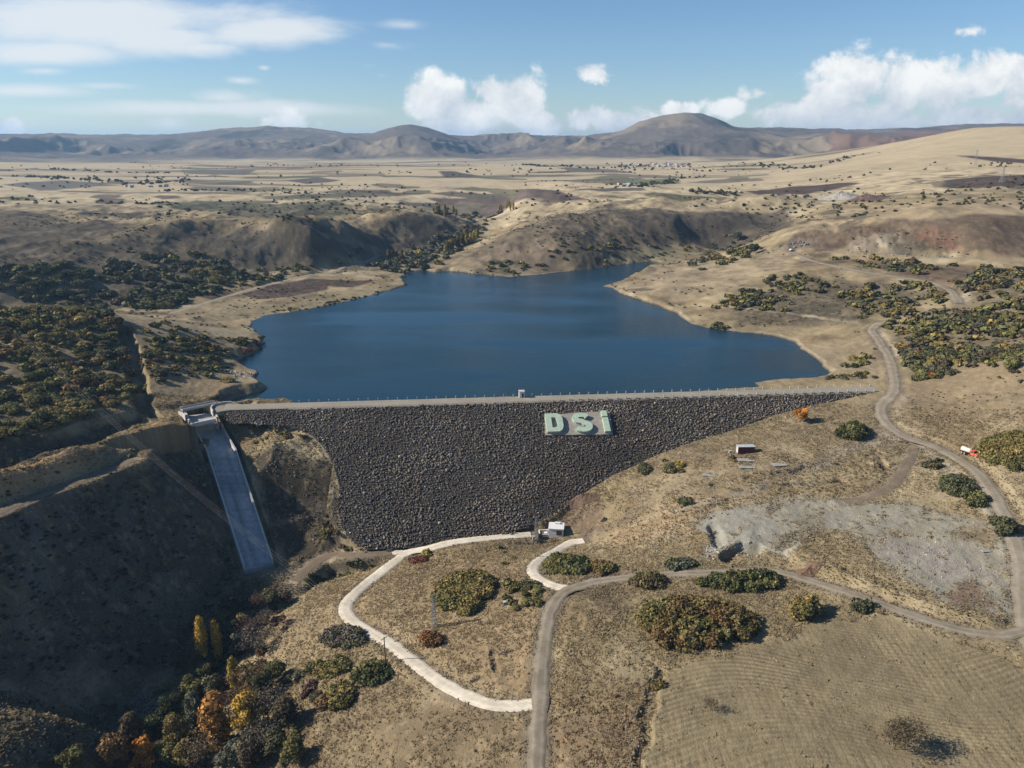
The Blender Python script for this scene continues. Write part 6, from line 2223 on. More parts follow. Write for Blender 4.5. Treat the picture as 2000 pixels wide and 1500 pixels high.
# ---------------------------------------------------------- thickets near the camera, each its own shape
def thicket(name, label, cat, outline, rad, height, palette, seed, leaf=.30, dens=170, top_in=0.35):
    """outline in photo points; the upper edge is pulled down because the crowns stand above their ground"""
    o_ = np.array(outline, float)
    cy = o_[:, 1].mean()
    up = o_[:, 1] < cy
    o_[up, 1] += (cy - o_[up, 1]) * top_in
    pw = hit(o_[:, 0], o_[:, 1])[:, :2]
    c = pw.mean(0)
    pw = c + (pw - c) * (1 - .35 * rad / max(np.abs(pw - c).max(), rad))
    r = random.Random(seed)
    pts_, tries = [], 0
    bb = (pw[:, 0].min(), pw[:, 0].max(), pw[:, 1].min(), pw[:, 1].max())
    while tries < 6000:
        tries += 1
        x, y = r.uniform(bb[0], bb[1]), r.uniform(bb[2], bb[3])
        if not inside(np.array([x]), np.array([y]), pw)[0]:
            continue
        if all((x - a) ** 2 + (y - b) ** 2 > (rad * .95) ** 2 for a, b in pts_):
            pts_.append((x, y))
    if not pts_:
        pts_ = [tuple(c)]
    gz = ground(c[0], c[1])
    root = empty(name, (c[0], c[1], gz))
    tag(root, label, cat)
    blobs, trunks, lone = [], MB(), []
    for (x, y) in pts_:
        d = seg_dist(np.array([x]), np.array([y]), pw, True)[0][0]
        hh = height * (.55 + .45 * min(1, d / (rad * 2))) * r.uniform(.8, 1.15)
        s = rad * r.uniform(.75, 1.1)
        z = ground(x, y) - gz
        blobs.append((x - c[0], y - c[1], z + hh - s * .75, s, s, s * .85))
        if hh > s * 1.2:
            blobs.append((x - c[0] + r.uniform(-.5, .5), y - c[1] + r.uniform(-.5, .5), z + s * .5, s * .95, s * .95, s * .8))
        for q_ in range(2 if len(pts_) > 14 else 1):
            if len(pts_) <= 14:
                trunks = MB()
                lone.append(trunks)
            if len(pts_) > 14:
                break
            trunks.tube((x - c[0] + r.uniform(-.3, .3), y - c[1] + r.uniform(-.3, .3), z - .2), (x - c[0] + r.uniform(-.8, .8), y - c[1] + r.uniform(-.8, .8), z + hh * .7), .11, .05, n=5)
    n_leaf = int(dens * len(blobs) * (rad / 1.9) ** 2 * (.3 / leaf) ** 2 * .75)
    V, Fq, cc_ = leaf_cloud(blobs, n_leaf, leaf, seed, var=.36)
    # large patches of the two palette colours
    pa, pb = np.array(LEAFCOL[palette[0]]), np.array(LEAFCOL[palette[1]])
    mixk = np.clip(.5 + 1.1 * fbm(V[:, 0] + 50 * seed, V[:, 1] + V[:, 2], rad * 2.2, 3, 3), 0, 1)[:, None]
    # a whole leaf keeps one colour
    mixk = np.repeat(mixk[::4], 4, 0)[:len(V)] if len(V) % 4 == 0 else mixk
    me_ = np_mesh('foliage', V, Fq, MAT_LEAF_V, np.clip(cc_ * (pa * (1 - mixk) + pb * mixk), .008, .7))
    link('foliage', me_, root)
    for tm in lone:
        tm.build('stem', MAT_BARK, root)
    return root


T = thicket
T('oak_thicket', 'large oval olive green oak thicket enclosed by the pale concrete road loop', 'thicket', [(846, 1170), (858, 1135), (890, 1115), (930, 1104), (964, 1118), (962, 1150), (940, 1185), (915, 1203), (880, 1198), (855, 1188)], 2.0, 3.4, ('olive green', 'ochre'), 1)
T('oak_thicket', 'largest round rust and olive oak thicket above the striped field', 'thicket', [(1250, 1205), (1270, 1175), (1330, 1155), (1400, 1162), (1450, 1185), (1482, 1215), (1470, 1245), (1420, 1258), (1360, 1268), (1300, 1270), (1268, 1240)], 2.1, 4.0, ('olive green', 'rust brown'), 2)
T('oak_thicket', 'long low dark green thicket lying along the lower edge of the gravel road', 'thicket', [(1364, 1140), (1400, 1125), (1450, 1118), (1505, 1114), (1526, 1132), (1510, 1150), (1450, 1155), (1400, 1150)], 1.8, 3.0, ('dark green', 'olive green'), 3)
T('oak_thicket', 'dark green thicket inside the bend of the short pale concrete ramp', 'thicket', [(1060, 1105), (1080, 1088), (1120, 1086), (1150, 1098), (1148, 1122), (1110, 1124), (1075, 1120)], 1.7, 2.8, ('dark green', 'olive green'), 4)
T('oak_bush', 'round rust brown bush at the shadow end of the thicket by the concrete ramp', 'bush', [(1152, 1108), (1168, 1095), (1198, 1104), (1200, 1118), (1170, 1124)], 1.5, 2.4, ('rust brown', 'olive green'), 5)
T('oak_bush', 'squat olive brown bush right on the upper edge of the gravel road', 'bush', [(1230, 1140), (1240, 1122), (1270, 1118), (1298, 1128), (1298, 1146), (1260, 1152)], 1.6, 2.6, ('brown', 'olive green'), 6)
T('oak_tree', 'tall round ochre oak standing alone above the striped field with a long shadow', 'tree', [(1546, 1208), (1552, 1180), (1575, 1172), (1596, 1185), (1598, 1208), (1570, 1216)], 2.1, 6.2, ('ochre', 'olive green'), 7)
T('oak_bush', 'small dark green bush close under the gravel road past the tall ochre oak', 'bush', [(1666, 1192), (1675, 1176), (1695, 1174), (1704, 1190), (1690, 1200)], 1.4, 2.8, ('dark green', 'dull green'), 8)
T('round_oak', 'dense round dark green tree beside the pale track fork', 'tree', [(1637, 855), (1640, 838), (1665, 830), (1688, 838), (1692, 852), (1670, 862)], 2.2, 5.2, ('dark green', 'olive green'), 9)
T('oak_thicket', 'large dark green thicket beside the dirt road below the truck', 'thicket', [(1836, 955), (1842, 938), (1868, 930), (1896, 938), (1906, 958), (1890, 975), (1860, 972)], 2.2, 4.4, ('dark green', 'dull green'), 10)
T('oak_bush', 'smaller dark green bush touching the lower end of the large dark thicket', 'bush', [(1886, 985), (1892, 968), (1912, 964), (1926, 978), (1918, 992), (1898, 994)], 1.7, 3.4, ('dark green', 'olive green'), 11)
T('oak_thicket', 'huge olive and ochre thicket cut by the frame edge just past the orange truck', 'thicket', [(1908, 885), (1920, 862), (1950, 848), (1990, 842), (2040, 850), (2060, 890), (2030, 918), (1980, 920), (1935, 908)], 2.3, 4.6, ('olive green', 'ochre'), 12)
T('oak_bush', 'tall dark green bush at the frame edge where the dirt road leaves', 'bush', [(1937, 1045), (1942, 1020), (1960, 1010), (1980, 1022), (1980, 1044), (1960, 1052)], 1.8, 4.2, ('dark green', 'dull green'), 13)
T('oak_bush', 'small rounded dark bush between the brown track and the dirt road', 'bush', [(1800, 912), (1808, 902), (1830, 902), (1836, 912), (1818, 918)], 1.3, 2.2, ('dark green', 'brown'), 14)
T('oak_thicket', 'grey brown thicket below the first bend of the pale concrete road', 'thicket', [(628, 1250), (640, 1225), (680, 1218), (712, 1235), (716, 1256), (680, 1265), (645, 1264)], 1.6, 2.4, ('dull green', 'grey'), 15)
T('oak_thicket', 'olive green thicket on the slope around the wooden pole by the concrete road', 'thicket', [(690, 1330), (700, 1300), (725, 1285), (755, 1290), (760, 1320), (740, 1338), (710, 1345)], 1.6, 2.8, ('olive green', 'dark green'), 16)
T('oak_bush', 'tall ochre and olive bush below the thicket with the wooden pole', 'bush', [(640, 1380), (645, 1345), (665, 1325), (690, 1335), (696, 1360), (680, 1386), (655, 1392)], 1.6, 3.0, ('olive green', 'ochre'), 17)
T('oak_bush', 'low spreading olive bush between the pale concrete road and the stream trees', 'bush', [(604, 1308), (620, 1290), (660, 1288), (678, 1302), (660, 1322), (625, 1326)], 1.5, 2.0, ('olive green', 'ochre'), 18)
T('red_bush', 'bright rust red round bush inside the pale concrete road loop', 'bush', [(820, 1262), (822, 1245), (838, 1238), (858, 1244), (862, 1260), (842, 1268)], 1.35, 3.0, ('red', 'rust brown'), 19, leaf=.24)
T('oak_bush', 'dark scraggly bush at the pale quarry edge beside the gravel road', 'bush', [(1298, 1108), (1310, 1094), (1345, 1090), (1362, 1102), (1340, 1112), (1312, 1114)], 1.3, 1.9, ('dark green', 'grey green'), 20)
T('oak_bush', 'small dark bush on the bare slope above the ridge of pale earth', 'bush', [(1326, 982), (1332, 972), (1348, 974), (1352, 984), (1338, 988)], 1.1, 1.9, ('dark green', 'dull green'), 21)
T('oak_bush', 'narrow dark green bush hugging the edge of the dam rocks', 'bush', [(1246, 924), (1252, 908), (1266, 906), (1270, 920), (1258, 930)], 1.2, 2.6, ('dark green', 'dull green'), 22)
T('oak_bush', 'olive green bush on the slope beside the small yellow bush', 'bush', [(1296, 924), (1300, 908), (1314, 906), (1320, 920), (1308, 928)], 1.3, 2.6, ('olive green', 'dull green'), 23)
T('yellow_bush', 'small bright yellow bush on the slope near the dam edge', 'bush', [(1316, 914), (1320, 902), (1332, 902), (1336, 912), (1326, 918)], 1.1, 2.0, ('yellow', 'ochre'), 24, leaf=.24)
T('oak_bush', 'brown upright bush at the upper corner of the striped field', 'bush', [(1272, 1345), (1276, 1330), (1292, 1328), (1298, 1342), (1284, 1352)], 1.0, 1.9, ('brown', 'ochre'), 25, leaf=.24)
T('yellow_bush', 'slim yellow green bush on the lower kerb of the pale concrete road', 'bush', [(824, 1086), (828, 1076), (838, 1078), (838, 1088)], .9, 2.2, ('yellow', 'olive green'), 26, leaf=.24)
T('red_bush', 'low dark red scrub under the pale concrete road near its junction', 'bush', [(796, 1094), (815, 1086), (838, 1088), (832, 1098), (808, 1102)], .9, 1.2, ('red', 'purple brown'), 27, leaf=.24)
T('oak_bush', 'small olive bush at the shaded end of the dam toe', 'bush', [(622, 1046), (628, 1036), (644, 1036), (648, 1046), (634, 1052)], 1.3, 2.4, ('olive green', 'brown'), 28)
T('red_bush', 'bright orange red bush at the corner of the smooth grass shoulder', 'bush', [(1806, 736), (1812, 728), (1828, 728), (1830, 736), (1818, 740)], 1.4, 2.0, ('red', 'orange'), 29)


# ---------------------------------------------------------- single trees
def limb_tree(h, crown_r, seed, lean=0.0, trunk_r=None, forks=6, spread=.8, first=.3):
    r = random.Random(seed)
    mb = MB()
    tr = trunk_r or h * .022
    top = (lean * h * .2, 0, h * .82)
    mb.path([(0, 0, -.3), (lean * h * .05, 0, h * .25), (lean * h * .12, r.uniform(-.2, .2), h * .5), top], [tr, tr * .8, tr * .55, tr * .18], n=6)
    tips = []
    for k in range(forks):
        z = h * (first + (.75 - first) * k / max(1, forks - 1))
        a = k * 2.4 + r.uniform(-.5, .5)
        L_ = crown_r * spread * r.uniform(.7, 1.1) * (1.1 - .5 * k / forks)
        p0 = (lean * z * .2, 0, z)
        p1 = (p0[0] + L_ * .55 * math.cos(a), p0[1] + L_ * .55 * math.sin(a), z + L_ * .35)
        p2 = (p0[0] + L_ * math.cos(a + .2), p0[1] + L_ * math.sin(a + .2), z + L_ * .8)
        mb.path([p0, p1, p2], [tr * .5, tr * .3, tr * .1], n=4)
        tips.append(p2)
        for q_ in range(3):
            b = a + r.uniform(-1, 1)
            mb.path([p1, (p1[0] + L_ * .4 * math.cos(b), p1[1] + L_ * .4 * math.sin(b), p1[2] + L_ * r.uniform(.2, .6))], [tr * .22, tr * .07], n=3)
    return mb, tips


def tree_proto(kind, seed):
    r = random.Random(seed)
    if kind == 'poplar':
        h, cr_ = 12.0, 1.7
        mb, tips = limb_tree(h, cr_ * 1.1, seed, forks=9, first=.15, spread=.7)
        bl = []
        for k in range(16):
            f = k / 15
            rr = cr_ * (.45 + .75 * math.sin(math.pi * min(1, f * .85 + .12))) * r.uniform(.75, 1.05)
            bl.append((r.uniform(-.5, .5), r.uniform(-.5, .5), h * (.16 + .80 * f), rr * .8, rr * .8, rr * 1.15))
        V, Fq, cc_ = leaf_cloud(bl, 2300, .24, seed, under=-2, solid=False)
    elif kind == 'round':
        h, cr_ = 9.0, 3.4
        mb, tips = limb_tree(h, cr_, seed, forks=7)
        bl = [(x, y, z, 1.5, 1.5, 1.3) for x, y, z in tips]
        for k in range(15):
            a, q_ = r.uniform(0, 6.28), math.sqrt(r.random()) * cr_ * .72
            s = r.uniform(.9, 1.6)
            bl.append((q_ * math.cos(a), q_ * math.sin(a), h * r.uniform(.36, .88) * (1 - .12 * q_ / cr_), s, s, s * .9))
        V, Fq, cc_ = leaf_cloud(bl, 2600, .27, seed, under=-1, solid=False)
    elif kind == 'oval':
        h, cr_ = 11.0, 2.8
        mb, tips = limb_tree(h, cr_, seed, forks=8, first=.2)
        bl = [(x, y, z, 1.2, 1.2, 1.2) for x, y, z in tips]
        for k in range(18):
            f = r.random()
            a, q_ = r.uniform(0, 6.28), math.sqrt(r.random()) * cr_ * .7 * math.sin(math.pi * (.18 + .74 * f))
            s = r.uniform(.85, 1.5)
            bl.append((q_ * math.cos(a), q_ * math.sin(a), h * (.2 + .74 * f), s, s, s * 1.1))
        V, Fq, cc_ = leaf_cloud(bl, 2700, .26, seed, under=-1, solid=False)
    else:                                   # thin: mostly twigs, few leaves left
        h, cr_ = 7.5, 3.2
        mb, tips = limb_tree(h, cr_, seed, forks=11, first=.18, spread=1.0)
        rr_ = random.Random(seed + 1)
        for (x, y, z) in list(tips):
            for q_ in range(9):
                a = rr_.uniform(0, 6.28)
                L_ = rr_.uniform(.5, 1.4)
                mb.path([(x * .8, y * .8, z * .92), (x * .8 + L_ * math.cos(a), y * .8 + L_ * math.sin(a), z * .92 + L_ * rr_.uniform(.1, 1.0))], [.03, .012], n=3)
        bl = [(x, y, z, 1.2, 1.2, 1.1) for x, y, z in tips] + [(r.uniform(-1.6, 1.6), r.uniform(-1.6, 1.6), h * r.uniform(.4, .85), 1.2, 1.2, 1.1) for _ in range(8)]
        V, Fq, cc_ = leaf_cloud(bl, 900, .15, seed, under=-1, flat=1.2, solid=False)
    return h, mb, (V, Fq, cc_)


TREE = {}
for kind, n_k in (('poplar', 3), ('round', 3), ('oval', 3), ('thin', 3)):
    for k in range(n_k):
        h, mb, (V, Fq, cc_) = tree_proto(kind, 50 + k * 7 + len(kind))
        me_t = bpy.data.meshes.new('trunk')
        me_t.from_pydata(mb.v, [], mb.f)
        me_t.materials.append(MAT_BARK)
        TREE[(kind, k)] = (h, me_t, np_mesh('crown', V, Fq, MAT_LEAF, cc_))
KIND_NAME = {'poplar': 'poplar_tree', 'round': 'broadleaf_tree', 'oval': 'broadleaf_tree', 'thin': 'sparse_tree'}


def tree(kind, x, y, h, cn, label, group=None, wide=1.0, cat='tree'):
    k = rnd.randrange(3)
    h0, mt, mc = TREE[(kind, k)]
    root = empty(KIND_NAME[kind], (x, y, ground(x, y) - .1), rnd.uniform(0, 6.28))
    s = h / h0
    root.scale = (s * wide, s * wide, s)
    link('trunk', mt, root)
    c = link('crown', mc, root)
    c.color = (*(np.array(LEAFCOL[cn]) * rnd.uniform(.88, 1.12)), 1)
    tag(root, label, cat, group)
    return root


# trees by the stream in the dark valley: base point, height, kind, colour, width, label
STREAM = [
    (399, 1288, 13.0, 'poplar', 'golden', .78, 'tall golden poplar, the uphill one of a close pair above the dark stream'), (428, 1294, 12.4, 'poplar', 'golden', .74, 'tall golden poplar, the one of the close pair standing nearer the concrete road'),
    (284, 1506, 9.0, 'oval', 'orange', 1.1, 'vivid orange oval tree at the lower frame edge'), (428, 1462, 14.5, 'poplar', 'rusty gold', 1.4, 'tallest orange brown tree in the stream wood'),
    (488, 1436, 11.5, 'oval', 'golden', 1.05, 'bright golden orange tree beside the tallest stream tree'), (386, 1432, 11.0, 'oval', 'grey green', 1.0, 'pale grey green willow beside the tallest orange brown tree'),
    (350, 1468, 10.0, 'oval', 'ochre', 1.1, 'fading tan ochre tree between the vivid orange tree and the willow'), (262, 1460, 9.5, 'oval', 'brown', 1.0, 'dark brown tree above the vivid orange oval tree'),
    (228, 1498, 8.5, 'round', 'rust brown', .9, 'rust brown tree at the lower edge between the dark slope and the orange oval tree'), (143, 1512, 6.5, 'round', 'olive green', 1.0, 'olive bush-like tree alone at the lower frame edge on the dark slope'),
    (446, 1194, 5.5, 'round', 'dull green', 1.3, 'pale olive tree at the head of the stream wood'), (505, 1188, 4.5, 'thin', 'purple brown', 1.2, 'purple brown leafless tree at the head of the stream wood'),
    (528, 1182, 4.5, 'round', 'dull green', 1.3, 'dull green tree where the stream wood meets the sunlit slope'), (440, 1222, 4.5, 'round', 'olive green', 1.1, 'small olive tree just below the head of the stream wood'),
    (474, 1226, 4.5, 'round', 'ochre', 1.0, 'small ochre tree just below the head of the stream wood'), (453, 1246, 5.5, 'round', 'grey green', .9, 'grey green tree beside the upper golden poplar pair'),
    (492, 1250, 6.5, 'thin', 'purple brown', 1.2, 'larger purple brown bare tree beside the golden poplars'), (500, 1276, 7.0, 'thin', 'grey', 1.2, 'grey bare tree on the sunlit edge near the poplar pair'),
    (470, 1280, 6.0, 'round', 'grey green', 1.0, 'grey green willow right beside the poplar pair'), (354, 1306, 5.0, 'round', 'brown', 1.2, 'tan rounded tree catching light alone on the dark bank'),
    (380, 1304, 4.2, 'round', 'rust brown', 1.0, 'small rust coloured tree below the poplar pair'), (399, 1334, 5.0, 'round', 'olive green', 1.0, 'olive tree in mid stream wood'),
    (419, 1318, 4.2, 'round', 'dark green', 1.1, 'dark green shrub-like tree below the poplar pair'), (460, 1352, 10, 'poplar', 'yellow', .95, 'slender yellow poplar in mid stream wood'),
    (490, 1350, 7.5, 'thin', 'rust brown', 1.2, 'rusty half bare tree in mid stream wood'), (516, 1362, 7.0, 'round', 'dark green', .9, 'dark green tree leaning to the sunlit slope in mid wood'),
    (540, 1330, 5.0, 'round', 'olive green', 1.1, 'olive tree on the sunlit slope edge of the wood'), (378, 1368, 6.0, 'round', 'olive green', 1.2, 'broad olive tree on the dark side of mid stream wood'),
    (420, 1362, 6.0, 'round', 'dull green', 1.1, 'dull green tree just above the willow'), (336, 1402, 6.5, 'round', 'dark green', 1.0, 'dark green tree on the dark bank above the willow'),
    (525, 1412, 8.0, 'thin', 'grey', 1.2, 'grey leafless tree beside the golden orange tree'), (556, 1420, 7.0, 'round', 'brown', 1.0, 'dark brown tree at the sunlit edge beside the golden orange tree'),
    (330, 1496, 6.5, 'round', 'olive green', 1.0, 'olive tree at the lower frame edge next to the orange oval tree'), (455, 1508, 6.8, 'round', 'grey green', 1.2, 'grey green rounded tree at the lower frame edge'),
    (492, 1500, 6.5, 'round', 'brown', 1.1, 'brown tree at the lower frame edge below the golden orange tree'), (540, 1478, 6.5, 'round', 'dull green', 1.1, 'dark dull green tree at the lower sunlit edge of the wood'),
    (572, 1494, 6.0, 'round', 'olive green', 1.1, 'olive tree at the lower edge farthest out on the sunlit slope'), (400, 1492, 7.5, 'thin', 'brown', 1.3, 'brown leafless tree at the lower edge between willow and frame'),
    (448, 1404, 7.0, 'thin', 'purple brown', 1.2, 'purple brown bare tree right behind the tallest stream tree'), (474, 1386, 6.5, 'thin', 'rust brown', 1.1, 'rust brown bare tree above the golden orange tree'),
    (415, 1262, 4.5, 'round', 'dark green', 1.1, 'dark green shrub-like tree above the poplar pair'), (520, 1222, 4.5, 'thin', 'grey', 1.1, 'thin grey tree on the sunlit bank near the head of the wood'),
    (560, 1180, 3.6, 'round', 'brown', 1.3, 'brown bush-like tree where the stream wood meets the toe track'), (305, 1440, 6.0, 'round', 'dark green', 1.0, 'dark green tree behind the vivid orange oval tree'),
    (365, 1500, 6.5, 'round', 'ochre', 1.0, 'ochre tree at the lower edge between two olive trees'), (508, 1470, 7.0, 'thin', 'grey', 1.2, 'grey bare tree below the golden orange tree'),
]
for (px, py, h, kind, cn, wide, lab) in STREAM:
    p = hit1(px, py)
    tree(kind, p[0], p[1], h * 1.1, cn, lab, 'trees of the stream wood', wide)
# lone trees
p = hit1(1563, 824)
tree('round', p[0], p[1], 5.6, 'orange', 'round orange autumn tree standing alone on the grass below the dam end', None, 1.25)
for (px, py, h, lab) in ((1747, 1464, 6.0, 'dark leafless tree in the striped field, shorter stem of the pair'), (1772, 1458, 6.6, 'dark leafless tree in the striped field, taller stem of the pair'), (1388, 1388, 3.0, 'small brown bare tree with a short shadow in the striped field')):
    p = hit1(px, py)
    tree('thin', p[0], p[1], h, 'brown', lab, None, 1.15)
for (px, py, h, cn, lab) in ((1440, 470, 9, 'grey green', 'large grey green tree in the valley below the quarry'), (1472, 495, 8, 'dark green', 'dark round tree on the crest above the small inlet')):
    p = hit1(px, py)
    tree('round', p[0], p[1], h, cn, lab, None, 1.3)
# valley poplars
yl = []
for k in range(20):
    f = k / 19
    yl.append((868 + 62 * f + rnd.uniform(-4, 4), 494 - 28 * f + rnd.uniform(-3, 4), rnd.uniform(8.5, 11.5), 'yellow' if rnd.random() < .7 else 'olive green', 'in the row at the lake head', 'the grassy hill foot'))
for k in range(4):
    yl.append((757 + 9 * k + rnd.uniform(-2, 2), 505 + rnd.uniform(-2, 2), rnd.uniform(7, 9), 'ochre', 'in the clump beyond the ploughed plots', 'the track end'))
for k in range(13):
    yl.append((848 + rnd.uniform(0, 46), 414 + rnd.uniform(0, 12), rnd.uniform(8, 12), 'yellow' if rnd.random() < .5 else 'ochre', 'in the autumn grove behind the dark spurs', 'the spur'))
for k in range(8):
    yl.append((972 + rnd.uniform(0, 32), 404 + rnd.uniform(0, 8), rnd.uniform(7, 10), 'yellow', 'in the grove past the upper valley', 'the hill'))
yl.sort(key=lambda q_: q_[0])
cnt_ = {}
for (px, py, h, cn, wh, mk) in yl:
    k = cnt_.get((wh, cn), 0)
    cnt_[(wh, cn)] = k + 1
    p = hit1(px, py)
    sd_ = 'first from the' if k == 0 else ORD[min(k, 11)].replace(' from', ' from the')
    tree('poplar', p[0], p[1], h, cn, f"{cn} poplar {wh}, {sd_} west".replace('from the west', 'from the sunny end').replace('first from', 'nearest'), 'poplars ' + wh, 1.2)


# ------------------------------------------------------------------ dry grass tufts, stones, earth heaps
MAT_GRASS = material('dry_grass_blades', attr='Col', rough=.9, spec=.05, trans=.5)


def grass_tufts(n, seed):
    r = np.random.RandomState(seed)
    rad = np.sqrt(r.uniform(118 ** 2, 330 ** 2, n * 3))
    th = r.uniform(-.68, .68, n * 3)
    x, y = rad * np.sin(th), rad * np.cos(th)
    ok = (sample(x, y, ROAD_D) > .04) & (sample(x, y, SHORE_D) > .6) & (sample(x, y, FIELD_M) < .5 + .6 * (r.rand(n * 3) < .05))
    d, _ = seg_dist(x, y, dam_poly, True)
    ok &= ~inside(x, y, dam_poly) & (d > .5)
    d, _ = seg_dist(x, y, sp_c)
    ok &= d > 7.5
    gsum = sample(x, y, COL[..., 0])
    grey = sample(x, y, COL[..., 2]) / np.maximum(gsum, .01)
    ok &= (grey < .67) & (gsum > .09)
    ok &= fbm(x, y, 7, 3, 12) + .45 * fbm(x, y, 30, 2, 4) > -.30 + .45 * r.uniform(-1, 1, n * 3)
    x, y = x[ok][:n], y[ok][:n]
    g = np.stack([sample(x, y, COL[..., c]) for c in range(3)], 1)
    m = len(x)
    z = sample(x, y)
    K = 3
    V = np.zeros((m, K, 4, 3))
    big = r.uniform(.6, 1.25, m) * (1 + .5 * np.maximum(fbm(x, y, 9, 2, 3), 0))
    for q_ in range(K):
        a = r.uniform(0, math.pi * 2, m)
        w = .20 * big * r.uniform(.7, 1.3, m)
        h = .17 * big * r.uniform(.6, 1.3, m)
        ln = r.normal(size=(m, 2)) * .34 * big[:, None]
        ox, oy = r.normal(size=m) * .12, r.normal(size=m) * .12
        ca, sa = np.cos(a) * w, np.sin(a) * w
        V[:, q_, 0] = np.stack([x + ox - ca * .6, y + oy - sa * .6, z - .06], 1)
        V[:, q_, 1] = np.stack([x + ox + ca * .6, y + oy + sa * .6, z - .06], 1)
        V[:, q_, 2] = np.stack([x + ox + ca + ln[:, 0], y + oy + sa + ln[:, 1], z + h], 1)
        V[:, q_, 3] = np.stack([x + ox - ca + ln[:, 0], y + oy - sa + ln[:, 1], z + h * r.uniform(.6, 1, m)], 1)
    straw = np.array((.46, .37, .22))
    k = r.uniform(.15, .7, (m, 1))
    c = (g * 1.25 * (1 - k) + straw * k) * np.exp(.18 * r.normal(size=(m, 1)))
    c = np.repeat(c, K * 4, 0)
    return V.reshape(-1, 3), np.arange(m * K * 4).reshape(-1, 4), np.clip(c, .02, .6)


V, Fq, c = grass_tufts(110000, 3)
tag(link('dry_grass', np_mesh('dry_grass', V, Fq, MAT_GRASS, c)), 'dry straw coloured grass over the near hillsides', kind='stuff')

# loose stones on the slopes and the bare yard
spx = []
for (poly, cnt, lo_, hi_, base_) in [([(-20, 1020), (300, 930), (470, 1120), (380, 1260), (-20, 1300)], 900, .12, .42, .12), ([(-20, 1340), (250, 1360), (340, 1420), (240, 1500), (-20, 1500)], 700, .14, .5, .12),
                                     ([(250, 1340), (330, 1360), (340, 1420), (260, 1440)], 260, .2, .7, .14), ([(1560, 1010), (1680, 1020), (1760, 1140), (1900, 1200), (1960, 1120), (1750, 1000)], 400, .08, .30, .33),
                                     ([(1200, 1060), (1320, 1000), (1420, 990), (1330, 1060), (1260, 1090)], 320, .1, .35, .32), ([(1370, 1060), (1480, 1060), (1500, 1085), (1380, 1100)], 160, .15, .5, .34), ([(500, 880), (640, 890), (660, 1020), (540, 1060)], 420, .12, .5, .15),
                                     ([(640, 1055), (760, 1074), (900, 1058), (1040, 1040), (1030, 1050), (760, 1084), (660, 1076)], 300, .2, .55, .10), ([(1085, 1000), (1200, 926), (1300, 882), (1420, 844), (1560, 800), (1560, 806), (1424, 852), (1306, 892), (1206, 938), (1092, 1010)], 420, .15, .5, .10),
                                     ([(430, 718), (500, 730), (490, 745), (430, 735)], 80, .3, .9, .30), ([(1650, 488), (1860, 500), (1850, 506), (1660, 496)], 200, .3, .9, .25),
                                     ([(1580, 478), (1540, 488), (1520, 482), (1560, 470)], 90, .5, 1.6, .16), ([(1060, 1180), (1082, 1185), (1045, 1400), (1032, 1400)], 200, .08, .25, .42), ([(560, 1210), (640, 1180), (560, 1330), (520, 1320)], 150, .1, .4, .25)]:
    pw = hit([q_[0] for q_ in poly], [q_[1] for q_ in poly])[:, :2]
    x = rng.uniform(pw[:, 0].min(), pw[:, 0].max(), cnt * 4)
    y = rng.uniform(pw[:, 1].min(), pw[:, 1].max(), cnt * 4)
    ok = inside(x, y, pw) & (sample(x, y, ROAD_D) > .15) & (fbm(x, y, 6, 2, 9) > -.2)
    x, y = x[ok][:cnt], y[ok][:cnt]
    s = lo_ + (hi_ - lo_) * rng.rand(len(x)) ** 2.2
    b = base_ * np.exp(.3 * rng.normal(size=len(x)))
    spx.append(np.stack([x, y, sample(x, y) + s * .2, s, b], 1))
spx = np.vstack(spx)
colr = spx[:, 4:5] * (np.array((1, .93, .84)) + rng.normal(size=(len(spx), 1)) * np.array((.05, 0, -.05)))
tag(link('rubble', rock_field('rubble', spx[:, :3], spx[:, 3], np.clip(colr, .03, .6), 9, MAT_ROCK)), 'loose stones strewn over the bare slopes and the grey yard', kind='stuff')


def heap(name, label, px, py, r0, h, color, seed):
    p = hit1(px, py)
    N_, K_ = 22, 9
    vs, fs = [], []
    R2 = np.random.RandomState(seed)
    for k in range(K_):
        f = k / (K_ - 1)
        for q_ in range(N_):
            a = 2 * math.pi * q_ / N_
            rr = r0 * f * (1 + .22 * math.sin(2 * a + seed) + .14 * math.sin(5 * a + 2 * seed))
            x, y = rr * math.cos(a) * 1.3, rr * math.sin(a)
            z = h * (1 - f) ** 1.1 * (1 + .15 * R2.normal()) + ground(p[0] + x, p[1] + y) - p[2] - (.25 if k == K_ - 1 else 0)
            vs.append((x, y, z))
    for k in range(K_ - 1):
        for q_ in range(N_):
            fs.append((k * N_ + q_, (k + 1) * N_ + q_, (k + 1) * N_ + (q_ + 1) % N_, k * N_ + (q_ + 1) % N_))
    o = MB().add(vs, fs).build(name, material(name + '_soil', base=color, rough=.95, noise=(1.6, .65, 1.3, 8), bump=(3, .8, .3)), None, (p[0], p[1], p[2]))
    tag(o, label, 'heap')
    return o


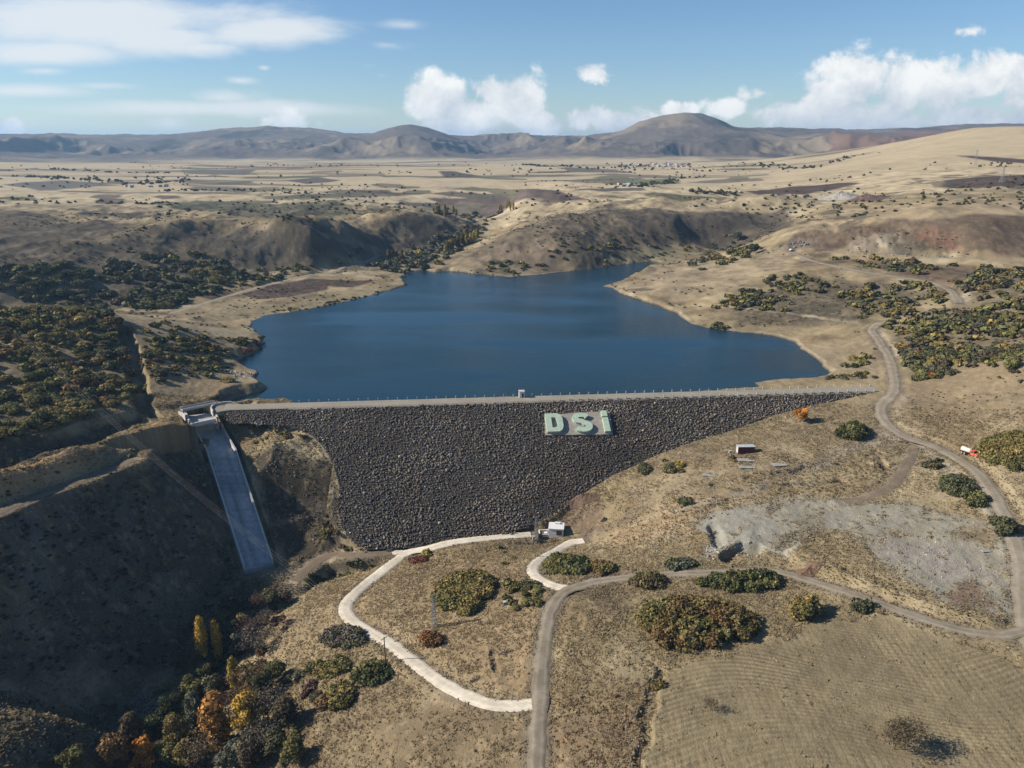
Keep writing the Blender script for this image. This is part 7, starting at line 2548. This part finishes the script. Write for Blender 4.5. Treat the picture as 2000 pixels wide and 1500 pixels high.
heap('earth_heap', 'reddish brown earth heap where the gravel road meets the brown track', 1578, 1118, 2.6, 1.3, (.19, .12, .08), 1)
heap('earth_heap', 'dark brown earth heap dumped against the dam rocks above the white valve house', 1140, 975, 4.0, 1.8, (.15, .10, .07), 2)
heap('earth_heap', 'small dark soil heap on the slope above the white valve house', 1180, 1016, .9, 1.1, (.05, .04, .035), 3)
heap('gravel_heap', 'pale gravel heap beside the far plateau road works', 1640, 386, 16, 6, (.36, .33, .29), 4)
heap('gravel_heap', 'long brown spoil heap next to the pale gravel heap on the plateau', 1690, 390, 22, 5, (.14, .09, .07), 5)


def branches(label, px, py, L_, seed, n=14):
    p = hit1(px, py)
    r = random.Random(seed)
    mb = MB()
    for k in range(n):
        a = r.uniform(-.6, .6) + (0 if k % 3 else 1.4)
        x0_, y0_ = r.uniform(-.5, .5) * L_, r.uniform(-.25, .25) * L_
        l = r.uniform(.3, .8) * L_
        g0 = ground(p[0] + x0_, p[1] + y0_) - p[2]
        mb.path([(x0_, y0_, g0 + .1), (x0_ + l * .5 * math.cos(a), y0_ + l * .5 * math.sin(a), g0 + r.uniform(.3, .7)), (x0_ + l * math.cos(a), y0_ + l * math.sin(a), g0 + r.uniform(.1, .9))], [.09, .06, .02], n=4)
    o = mb.build('cut_branches', MAT_WOOD, None, (p[0], p[1], p[2]))
    tag(o, label, 'dead branches')


branches('tangle of dark cut branches on the grass inside the concrete road loop', 984, 1276, 2.6, 1)
branches('pale broken branches beside a short ditch inside the concrete road loop', 922, 1332, 2.2, 2)
branches('dark uprooted branches at the rim of the grey quarry floor', 1392, 1044, 3.4, 3)

# ------------------------------------------------------------------ air

m = bpy.data.materials.new('hazy_air')
m.use_nodes = True
nt = m.node_tree
nt.nodes.remove(nt.nodes['Principled BSDF'])
pv = nt.nodes.new('ShaderNodeVolumePrincipled')
pv.inputs['Color'].default_value = (.40, .67, 1.0, 1)
pv.inputs['Density'].default_value = 0.000075
pv.inputs['Anisotropy'].default_value = .2
nt.links.new(pv.outputs[0], nt.nodes['Material Output'].inputs['Volume'])
m.cycles.homogeneous_volume = True
HZ_BOT, HZ_TOP = float(HG.min()) - 2.0, float(max(HG.max(), CAM_Z)) + 6.0
hz = MB().box((0, 5500, (HZ_BOT + HZ_TOP) / 2), (26000, 16500, HZ_TOP - HZ_BOT))
tag(hz.build('haze', m), 'thin pale blue air over the whole landscape', kind='stuff')
